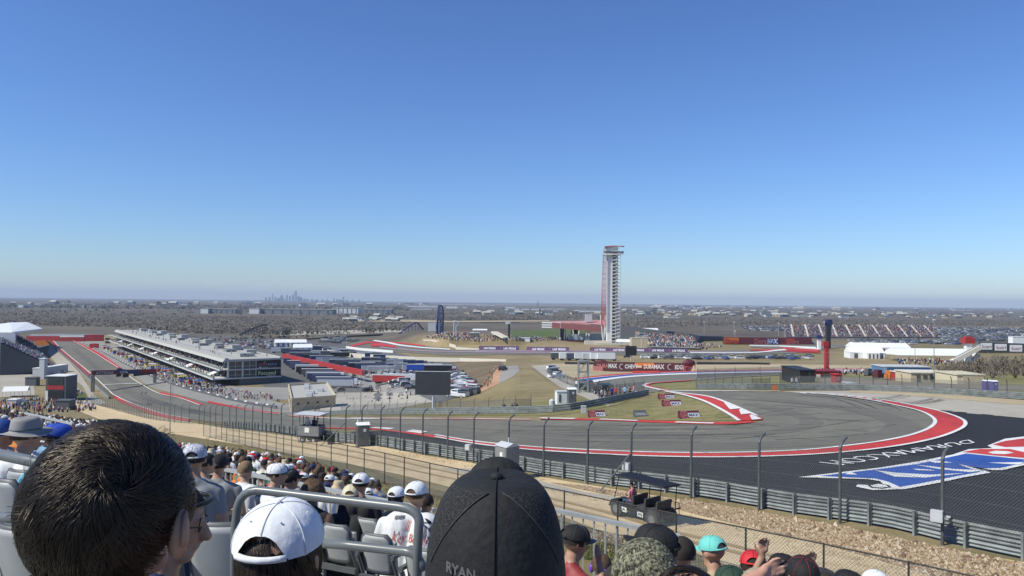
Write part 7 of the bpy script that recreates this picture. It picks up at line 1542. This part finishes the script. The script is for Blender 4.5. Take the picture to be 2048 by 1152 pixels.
q.ell(e_+Vector((.004,-.004,0)),(.015,.022,.036),14,10,skin,rot=er); q.tube([e_+er @ Vector((.010,-.012+.018*cos(a),.028*sin(a))) for a in [i*pi/6 for i in range(-3,8)]],.0045,6,skin); q.build('ear', None, r2, True)
# --- profile face with glasses behind him
r2, hc, hm = person(338, 966, 2.3, 'person with glasses in profile right of the dark haired head', N_, gear='short', hair=hairm, face=62, yaw=14, tilt=8, vox=.008, sleeve='long')
q = MB(); g = lambda x,y,z: hc+hm @ Vector((x,y,z))
for s_ in (-1,1): q.tube([g(s_*.034+.026*cos(a),.102-.01*abs(s_),.018+.02*sin(a)) for a in [i*pi/8 for i in range(17)]],.0022,5,black); q.tube([g(s_*.06,.1,.02),g(s_*.088,.06,.022),g(s_*.09,-.02,.02)],.0022,5,black)
q.tube([g(-.01,.108,.02),g(.01,.108,.02)],.002,5,black); q.build('glasses', None, r2, True); q = MB(); q.tube([g(-.08,.05,.075),g(-.05,.1,.088),g(0,.112,.088),g(.05,.1,.088),g(.08,.05,.075)],.007,8,black); q.build('sunglasses_on_head', None, r2, True)
# --- white cap in front of the rail
r2, hc, hm = person(560, 1001, 1.78, 'person in a plain white baseball cap in front of the tube rail', K_, gear='cap', gm=cwhite, gm2=cwhite, hair=None, yaw=6, tilt=-4, vox=.01)
strands(r2, hc+Vector((0,-.002,.0)), (.094,.110,.115), (0,-.3,1), 3000, 9, length=.05, swirl=.1, wd=.0012, lift_=.002); q = MB()
rr = random.Random(2)
for k in range(900):
    a = rr.uniform(-2.2,2.2); x = sin(a)*.085; y = -cos(a)*.085; p0 = hc+Vector((x,y,-.03)); L_ = rr.uniform(.16,.3); q.tube([p0, p0+Vector((x*.35+rr.uniform(-.01,.01),y*.4,-L_*.4)), p0+Vector((x*.9+rr.uniform(-.04,.04),y*.6,-L_))],[.0022,.002,.0008],3,hmat,caps=False)
q.build('long_hair', None, r2, True)
# --- black trucker cap, centre
r2, hc, hm = person(993, 972, 1.24, 'person in a large black mesh back cap at bottom centre', flat('shirt_bright_red',(.5,.03,.035)), gear='none', hair=None, yaw=2, tilt=-2, vox=.01, sc=1.0)
def setc(o): o.location = hc+Vector((0,0,0)); o.scale = (1.13,1.0,1.22)
q = MB(); dome(q, cblack, .100,.118,.153,-.040, n=72, k=28, front=.010, seam=mat('cap_seam',(.004,.004,.004),.9), panels=2, ex=.47); q.ell((0,.07,.096),(.044,.035,.033),20,12,cblack); setc(q.build('cap_crown', None, r2, True))
q = MB(); q.ell((0,-.004,.1150),(.010,.010,.006),12,8,cblack); brim(q, cblack, L_=.07, w_=.085, y0=.12, z0=.02); setc(q.build('cap_brim', None, r2, True))
q = MB(); mf = mat('cap_net_fabric', (.006,.006,.007), .9, 0, 0, 380, c2=(.034,.034,.036), ramp=(.48,.62), detail=1)
def capt(a, th, e=1.006): c_ = cos(th)**.47; return Vector((.100*e*c_*sin(a),.118*e*c_*cos(a),-.040+.1535*e*sin(th)**1.05))
for sgn in (-1,1):
    vs = [capt(pi-sgn*(.16+.95*(1-i/11)**.8+(1.55-.16-.95*(1-i/11)**.8)*j/29), .40+.078*i) for i in range(12) for j in range(30)]
    q.add(vs, [(i*30+j,i*30+j+1,(i+1)*30+j+1,(i+1)*30+j) for i in range(11) for j in range(29)], mf)
    q.tube([capt(pi-sgn*(.16+.95*(1-i/11)**.8), .40+.078*i, 1.009) for i in range(12)], .0009, 4, mat('cap_stitch',(.05,.05,.052),.8))
setc(q.build('cap_net_panel', None, r2, True))
q = MB(); uv, fs = text_poly('RYAN', .02); vs = []
for u, v in uv: a = pi+.66-u*.42; vs.append((.1155*sin(a),.122*cos(a),.022+v*.016-.006*u))
q.add(vs, fs, mat('thread_grey',(.12,.12,.125),.8)); o = q.build('embroidered_name', None, r2); o.location = hc
# --- left trio
person(52, 836, 5.9, 'person in a grey brimmed hat and white shirt behind the left handrail', W_, 'hat', flat('hat_grey',(.27,.26,.25),.9), dgrey, hair=hairb, face=18, yaw=10, w=1.25, vox=.014, sc=1.02)
r_, h_, m_ = person(113, 846, 6.2, 'person in a bright blue cap turned right beside the grey brimmed hat', flat('camo_olive',(.12,.12,.07)), 'cap', flat('cap_blue',(.02,.07,.42),.8), flat('cap_blue',(.02,.07,.42),.8), hair=hairm, face=50, yaw=12, tilt=6, vox=.014)
q = MB(); q.box((-.06,-.088,.09),(.035,.004,.035),0,white); o = q.build('cap_badge', None, r_); o.location = h_; o.rotation_euler = m_.to_euler()
person(4, 838, 6.0, 'person in a blue hooded top at the left frame edge', flat('hood_blue',(.02,.06,.24)), 'short', None, None, hair=flat('hood_blue',(.02,.06,.24)), sc=.95, face=10, sleeve='long', w=1.1, vox=.014)
# --- middle block
pat = mat('patterned_cap', (.25,.27,.35), .8, 0, 0, 60, c2=(.7,.7,.72)); cam = mat('speckled_fleece', (.05,.05,.03), .95, 0, 0, 70, c2=(.30,.29,.2), ramp=(.42,.58)); cream_c = flat('cap_cream',(.62,.57,.42),.8)
M_ = [
 (389,888,6.2,'person in a pale patterned cap just right of the dark whorled hair',G_,'cap',pat,pat,hairm,dict(face=-10)),
 (411,906,8.2,'dark haired person between the patterned cap and the black cap',G_,'short',None,None,hairm,dict(face=20,yaw=20)),
 (437,909,8.6,'person in a black cap and grey tee left of the sandy haired man',G_,'capback',cblack,cblack,hairm,dict(face=0,w=1.2)),
 (491,922,9.4,'sandy haired man in a plain white tee before the pale balustrade',W_,'short',None,None,hairl,dict(face=15,w=1.3,hunch=.1)),
 (553,926,8.4,'person in a white crowned cap with dark flat brim looking right',W_,'cap',cwhite,dgrey,hairm,dict(face=68,yaw=10,hunch=.15)),
 (580,938,8.8,'person in pale blue top behind the dark flat cap brim',S_,'cap',cblack,cblack,hairm,dict(face=40)),
 (626,962,8.6,'person with big curly brown hair behind the rail',K_,'curly',None,None,hairb,dict(face=10,sk=skin2,sleeve='tank',sc=1.08)),
 (703,969,8.8,'woman in a cream cap and black tank top behind two empty seats',K_,'caplong',cream_c,cream_c,hairb,dict(face=8,sleeve='tank',yaw=-8,hunch=.25,sc=1.06,w=1.15)),
 (722,946,8.8,'person in a white cap and black lettered shirt beyond the cream cap',K_,'cap',cwhite,cblack,hairm,dict(face=5)),
 (793,973,9.0,'person in a white cap with a long black braid left of the lettered shirt',T_,'caplong',cwhite,cwhite,hairm,dict(face=15,yaw=10)),
 (852,987,9.2,'dark haired head right behind the man in the lettered shirt',K_,'short',None,None,hairm,dict(face=25)),
 (1148,1049,5.6,'person in a two tone cap looking right beside the large black cap',flat('top_dark_red',(.25,.03,.03)),'cap',cblack,dgrey,hairm,dict(face=55,yaw=15,tilt=12,arms=('lap','face'))),
 (1203,1108,6.3,'brown haired child wearing purple ear defenders at the bottom edge',G_,'short',None,None,hairb,dict(face=0,sc=.92)),
 (1312,1049,3.9,'person in a plain black cap facing left near the balustrade end',K_,'cap',cblack,cblack,hairm,dict(face=-62,yaw=-8,tilt=-6,sleeve='long')),
 (1364,1074,5.2,'man with shaved dark hair and bare neck beside the black cap',G_,'short',None,None,hairm,dict(face=28,sk=skin)),
 (1427,1072,5.9,'person in a bright teal cap against the gravel road',T_,'cap',teal,teal,None,dict(face=-20,yaw=-10,tilt=10)),
 (1506,1101,5.9,'person in a red cap with dark spotted mesh',G_,'cap',flat('cap_red',(.55,.02,.03),.7),cblack,hairm,dict(face=15,tilt=10)),
 (1567,1108,5.7,'person in a black cap with red side panel and one raised hand',R_,'cap',cblack,cblack,hairm,dict(face=-25,tilt=6)),
 (1606,1113,4.9,'person in a black cap with crossed red stitching at the bottom edge',K_,'capback',cblack,flat('stitch_red',(.45,.03,.04)),hairm,dict(face=0,tilt=-10)),
 (1520,1139,4.0,'person in a tan cap cut by the bottom edge',T_,'cap',flat('cap_tan',(.36,.29,.2),.8),flat('cap_tan',(.36,.29,.2),.8),hairm,dict(face=5)),
 (1698,1141,5.6,'person in a plain black cap at the bottom edge left of a white cap',K_,'cap',cblack,cblack,hairm,dict(face=-30)),
 (1462,1133,4.6,'person in a dark green cap low between the tan cap and raised arm',Gn,'cap',flat('cap_dark_green',(.02,.05,.03),.8),cblack,hairm,dict(face=5)),
 (1648,1138,5.4,'person in a charcoal cap right of the red stitched cap',G_,'cap',flat('cap_charcoal',(.04,.04,.042),.8),cblack,hairm,dict(face=-10)),
 (1235,1130,4.8,'dark haired head low between the child and the speckled hood',K_,'short',None,None,hairm,dict(face=10)),
 (1752,1142,5.6,'person in a white cap at the bottom edge, farthest right',W_,'cap',cwhite,cwhite,hairm,dict(face=10)),
 (1290,1086,3.1,'person under a speckled grey green hood before the black cap',cam,'none',None,None,None,dict(face=0,w=1.1,sleeve='long')),
 (1375,1136,2.3,'dark haired head cut by the bottom edge below the shaved head',K_,'short',None,None,None,dict(face=0,w=.9)),
]
for px, top, Y, lab, sh_, gear, g1_, g2_, hr, kw in M_:
    r_, h_, m_ = person(px, top, Y, lab, sh_, gear, g1_, g2_, hair=hr, **kw)
    if 'purple ear' in lab:
        for s_ in (-1,1): q = MB(); q.ell((s_*.088,0,.0),(.022,.034,.042),12,8,flat('ear_purple',(.16,.05,.45),.3)); o = q.build('ear_cup', None, r_, True); o.location = h_
        q = MB(); q.tube([(.09*cos(a),0,.125*sin(a)) for a in [i*pi/10 for i in range(11)]],.008,6,black); o = q.build('headband', None, r_, True); o.location = h_; q = MB(); q.ell((.02,-.1,-.01),(.032,.02,.04),12,8,flat('ear_purple',(.16,.05,.45),.3)); o = q.build('ear_cup', None, r_, True); o.location = h_
    if 'speckled grey' in lab:
        q = MB(); q.ell((0,-.01,.0),(.125,.135,.135),24,16,cam); q.ell((0,0,-.2),(.19,.15,.15),24,14,cam); o = q.build('hood', None, r_, True); o.location = h_; strands(r_, h_+Vector((0,-.01,0)), (.13,.14,.14), (0,-.2,1), 9000, 31, name='fleece_pile', length=.012, m=cam, wd=.0010, swirl=1.2, lift_=.005)
    if 'cut by the bottom edge below the shaved' in lab: strands(r_, h_+Vector((0,0,.0)), (.11,.12,.12), (.1,-.4,.9), 5000, 17, length=.06, wd=.0011)
# lettered white shirt
r_, h_, m_ = person(832, 963, 7.7, 'man in a white cap and white tee printed with grey and red lettering', W_, 'cap', cwhite, cwhite, hair=hairb, face=14, yaw=6, w=1.5, hunch=.3, vox=.014, sc=1.1)
q = MB(); og = Vector((-.13,-.2,.73)); up = Vector((.0,.27,.96)); rt = Vector((1,0,0))
def decal(s, box, m): letter(q, s, og, rt, up, box, m, .0, .015)
greyp = flat('print_grey',(.12,.12,.13)); rp2_ = flat('print_red',(.55,.12,.10)); decal('US', (.20,.19,.40,.31), greyp); decal('LL', (.24,.33,.38,.40), greyp); decal('TT', (.0,.22,.08,.37), greyp)
letter(q, 'Key Bobby', og, rt, up+Vector((0,0,.0)), (.0,.13,.34,.23), rp2_, .004, .0, .3); letter(q, 'III', og, rt, up, (.1,.24,.15,.33), rp2_, .004, .0, .4)
q.add([og+rt*.01+up*.06,og+rt*.06+up*.06,og+rt*.06+up*.1,og+rt*.01+up*.1],[(0,1,2,3)],yel); q.ell(og+rt*.23+up*.06,(.05,.004,.03),14,6,greyp); o = q.build('shirt_print', None, r_)
# project the print onto the back so that it lies on the cloth
bvp = BVHTree.FromPolygons([v.co for v in r_.data.vertices],[tuple(p.vertices) for p in r_.data.polygons])
for v in o.data.vertices:
    hit = bvp.ray_cast(Vector((v.co.x,-1,v.co.z)), Vector((0,1,0)))
    if hit[0] is not None: v.co = hit[0]+Vector((0,-.006,0))
# raised arm and pointing hand at lower right (bare shouldered man) and raised hands
person(1378, 1134, 3.6, 'bare shouldered man raising a thick pink forearm and pointing right', flat('skin_pink',(.50,.27,.19)), gear='short', hair=hairm, sk=flat('skin_pink',(.50,.27,.19)), face=10, w=1.15, sleeve='tank', arms=('lap',((.20,.20,1.17),(.34,.28,1.245),(.42,.32,1.28))), hands=True, vox=.009, armr=1.5)
person(1546, 1128, 5.5, 'person raising one bare hand left of the black and red cap', G_, 'short', None, None, hairm, face=0, hands=True, vox=.009, arms=((( -.26,.1,.95),(-.06,.1,1.38),(-.05,.1,1.48)),'lap'), sc=.95)
person(1650, 1146, 5.2, 'person raising a hand beside the fence post at the bottom edge', G_, 'short', None, None, hairm, face=0, hands=True, vox=.009, arms=(((-.26,.1,1.0),(-.09,.1,1.33),(-.08,.1,1.43)),'lap'), sc=.95)
# standing pair on the road verge, people on the buggy and stand
gs = lambda px, Y: GP(px, Y)
def stand_at(px, py, h, lab, sh_, gear='short', g1_=None, hair=hairm, face=0, group=None, Y=None, sk=None, sleeve='tee', arms=('down','down')):
    g = G(px, py) if Y is None else GP(px, Y); r_, h_, m_ = person(px, 0, g.y, lab, sh_, gear, g1_, g1_, hair=hair, pose='stand', face=face, arms=arms, sleeve=sleeve, vox=.022, sk=sk, group=group); r_.location.z = g.z; s = h/1.78; r_.scale = (s,)*3; return r_
stand_at(722, 0, 1.74, 'person in black standing by the chain link fence, left of the pair', K_, Y=29.5, face=60, hair=hairb); stand_at(744, 0, 1.66, 'person in a black cap standing by the chain link fence, right of the pair', K_, 'cap', cblack, Y=28.5, face=-60)
t1 = Matrix.Rotation(R(-12),3,'Z'); ms = G(623,884)
for k, (dx, dy, lab, sh_, gr_) in enumerate(((-.5,.1,'marshal in white standing at the left of the covered stand',W_,cwhite),(.15,.2,'marshal in dark clothes in the middle of the covered stand',N_,cblack),(.65,-.1,'marshal in black at the right of the covered stand',K_,cblack))):
    r_, h_, m_ = person(620, 0, ms.y, lab, sh_, 'cap', gr_, gr_, pose='stand', face=30*k, arms=('down','down'), vox=.022); v = ms+t1 @ Vector((dx,dy,.82)); r_.location = v; r_.scale = (1,1,1)
r_, h_, m_ = person(1285, 0, 30, 'person in a pink top sitting at the front of the golf buggy', Pk, 'short', None, None, hair=hairb, face=0, vox=.018); gb_ = bpy.data.objects['golf_buggy']
v = Vector(gb_.location)+Matrix.Rotation(gb_.rotation_euler.z,3,'Z') @ Vector((.5,.25,.26)); r_.location = v; r_.rotation_euler = (0,0,gb_.rotation_euler.z-pi/2)
rnd = random.Random(41)
for k, (x, y) in enumerate(((1210,803),(1216,805),(1222,801),(1230,799),(1238,798),(1247,797),(1256,796),(1265,795),(1274,793),(1160,777),(1166,779),(1206,800))):
    stand_at(x, y, 1.7, 'person in '+SHN[k % 9]+' standing at the curve of the inner guardrail', SH[k % 9], face=rnd.uniform(-180,180), group='spectators behind the inner guardrail')
for k, (x, y) in enumerate(((1013,826),(1018,826),(1033,825.5),(1037,825),(1042,825))): stand_at(x, y, 1.1, 'marshal in dark clothing crouching behind the inner guardrail', SH[(1,2,5)[k % 3]], 'cap', cblack, face=180, group='marshals behind the inner guardrail')
for k, (x, y) in enumerate(((988,748),(992,752),(986,757),(996,745),(981,765),(978,771),(1000,740),(990,768),(984,775),(993,760))): stand_at(x, y, 1.8, 'person in '+['pink','tan','orange'][k % 3]+' walking on the orange dirt track', [Pk,T_,Or][k % 3], face=rnd.uniform(-180,180), group='walkers on the orange dirt track')
for k, (x, y) in enumerate(((755,806),(768,804),(790,803),(705,800),(718,804),(700,790),(742,795))): stand_at(x, y, 1.7, 'person in '+SHN[k % 6]+' crossing the pale paddock yard', SH[k % 6], face=rnd.uniform(-180,180), group='people in the paddock yard')
for k, (x, y) in enumerate(((1588,775),(1596,775),(1602,774))): stand_at(x, y, 1.5, 'person in '+['white','white','black'][k]+' at the far catch fence'+(', rightmost' if k == 2 else ''), [W_,W_,K_][k], face=170, group='marshals at the far fence' if k < 2 else None)
# --- seated crowd of the lower stand: individuals nearest us, the rest as one mass
gears = [('short',None,hairm),('short',None,hairb),('short',None,hairl),('cap',cwhite,hairm),('cap',cwhite,hairb),('cap',cblack,hairm),('cap',flat('cap_navy',(.02,.03,.1),.8),hairm),('cap',flat('cap_red',(.55,.02,.03),.7),hairb),('cap',cream_c,hairm),('bucket',flat('hat_straw',(.5,.4,.25),.8),None),('caplong',cwhite,hairb),('long',None,hairb)]
gn = ['dark hair','brown hair','fair hair','white cap','white cap','black cap','navy cap','red cap','cream cap','straw hat','long hair under white cap','long brown hair']
_hg = {}; _bd = {}; poses = [dict(hunch=.0),dict(hunch=.15),dict(hunch=.3,yaw=25),dict(hunch=.1,yaw=-30)]
def crowd_person(px, Y, k, zt=None, lab=None, pose='sit', grp='spectators in the lower stand'):
    po = rnd.randrange(4) if pose == 'sit' else 9; sh_i = rnd.choice([0,0,0,1,2,2,2,3,5,4,6,1,7,8,9,10]); gi = rnd.choice([0,0,0,1,1,2,3,4,5,5,6,7,8,9,10,11,11,0]); sk = skin if rnd.random() < .8 else skin2
    kb = (po, sh_i, sk.name)
    if kb not in _bd:
        kw = poses[po] if po < 9 else {}; key = ('c',po)
        if key not in _pc: pr, hc, hm = body_prims(pose, kw.get('yaw',0), 8, 'tee', ('lap','lap') if pose == 'sit' else ('down','down'), False, 1.05, 0, kw.get('hunch',0)); _pc[key] = (body_mesh(pr, .03, [W_,skin,jean,black]), hc, hm)
        me, hc, hm = _pc[key]; me = me.copy(); me.materials[0] = SH[sh_i]; me.materials[1] = sk; _bd[kb] = (me, hc, hm)
    me, hc, hm = _bd[kb]; o = bpy.data.objects.new('person', me); COL.objects.link(o); s = rnd.uniform(.95,1.06); z = zhead(px, Y) if zt is None else zt; jit = rnd.uniform(-.07,.07)
    o.location = ((px-1024)/F*Y, Y, z-(hc.z+.13)*s+jit); o.scale = (s,)*3; o.rotation_euler = (0,0,rnd.uniform(-.5,.5)-.1)
    side = 'at far left' if px < 300 else ('middle' if px < 560 else 'near chain fence')
    tag(o, lab or f'person in {SHN[sh_i]} with {gn[gi]}, lower stand {side}', 'person', grp)
    if gi not in _hg:
        t = bpy.data.objects.new('tmp', None); COL.objects.link(t); headgear(t, Vector((0,0,0)), Matrix.Identity(3), gears[gi][0], random.Random(gi), gears[gi][1], gears[gi][1], gears[gi][2]); _hg[gi] = [(c.name.split('.')[0], c.data) for c in t.children]
        for c in list(t.children): bpy.data.objects.remove(c)
        bpy.data.objects.remove(t)
    for nm, dm in _hg[gi]: c = bpy.data.objects.new(nm, dm); COL.objects.link(c); c.parent = o; c.location = hc; c.rotation_euler = hm.to_euler()
spots = []
Yr = 12.6
while Yr < 60:
    x = -.70*Yr
    while x < -.165*Yr:
        px = 1024+F*x/Yr; Yf, _ = dfar(px)
        ok = Yr < Yf and rnd.random() < .72
        vis = (px < 250 and Yr > 15) or (335 < px < 765)
        if ok and vis: spots.append((px, Yr+rnd.uniform(-.12,.12)))
        x += .56*rnd.uniform(.9,1.15)
    Yr += .85
ind = [s for s in spots if (s[0] > 335 and s[1] < 46) or (s[0] < 250 and 20 < s[1] < 34)]; rnd.shuffle(ind); ind = sorted(ind, key=lambda s: s[1])[:225]; iset = set(ind)
for k, (px, Y) in enumerate(ind): crowd_person(px, Y, k)
C_ = Crowd()
for px, Y in spots:
    if (px, Y) in iset: continue
    C_.add(Vector(((px-1024)/F*Y, Y, zhead(px, Y)-1.27)), True, rnd, 1.0)
C_.done('stand_crowd')
# ------------------------------------------------------------------ light, sky, haze
w = bpy.data.worlds.new('World'); SC.world = w; w.use_nodes = True; nt = w.node_tree
sky = nt.nodes.new('ShaderNodeTexSky'); sky.sky_type = 'NISHITA'; sky.sun_disc = False
SUN_EL, SUN_AZ = R(47), R(-114)
sky.sun_elevation = SUN_EL; sky.sun_rotation = SUN_AZ; sky.air_density = SKY_AIR; sky.dust_density = SKY_DUST; sky.ozone_density = SKY_OZ
bg = nt.nodes['Background']
gmn = nt.nodes.new('ShaderNodeGamma'); gmn.inputs['Gamma'].default_value = 1.15; nt.links.new(sky.outputs[0], gmn.inputs['Color'])
tn = nt.nodes.new('ShaderNodeMix'); tn.data_type = 'RGBA'; tn.blend_type = 'MULTIPLY'; tn.inputs['Factor'].default_value = 1; tn.inputs[7].default_value = SKY_TINT
nt.links.new(gmn.outputs[0], tn.inputs[6]); nt.links.new(tn.outputs[2], bg.inputs['Color']); bg.inputs['Strength'].default_value = SKY_S
sl = bpy.data.lights.new('sun', 'SUN'); sl.energy = SUN_E; sl.angle = R(.5); sl.color = (1,.975,.84)
so = bpy.data.objects.new('sun', sl); COL.objects.link(so)
sd = Vector((sin(SUN_AZ)*cos(SUN_EL), cos(SUN_AZ)*cos(SUN_EL), sin(SUN_EL)))
so.rotation_euler = sd.to_track_quat('Z', 'Y').to_euler()
q = MB(); q.box((0,0,67),(56000,56000,286)); hz = q.build('haze'); tag(hz, kind='stuff')
hm = bpy.data.materials.new('haze'); hm.use_nodes = True; hn = hm.node_tree; hn.nodes.remove(hn.nodes['Principled BSDF'])
pv = hn.nodes.new('ShaderNodeVolumePrincipled'); pv.inputs['Density'].default_value = HAZE; pv.inputs['Color'].default_value = (.66,.78,.98,1); pv.inputs['Anisotropy'].default_value = 0
hn.links.new(pv.outputs[0], hn.nodes['Material Output'].inputs['Volume']); hz.data.materials.append(hm)
SC.view_settings.view_transform = 'Standard'; SC.view_settings.look = 'None'; SC.view_settings.exposure = EXPO; SC.view_settings.gamma = 1
SC.cycles.volume_bounces = 0; SC.cycles.max_bounces = 6; SC.cycles.transparent_max_bounces = 16; SC.cycles.diffuse_bounces = 2
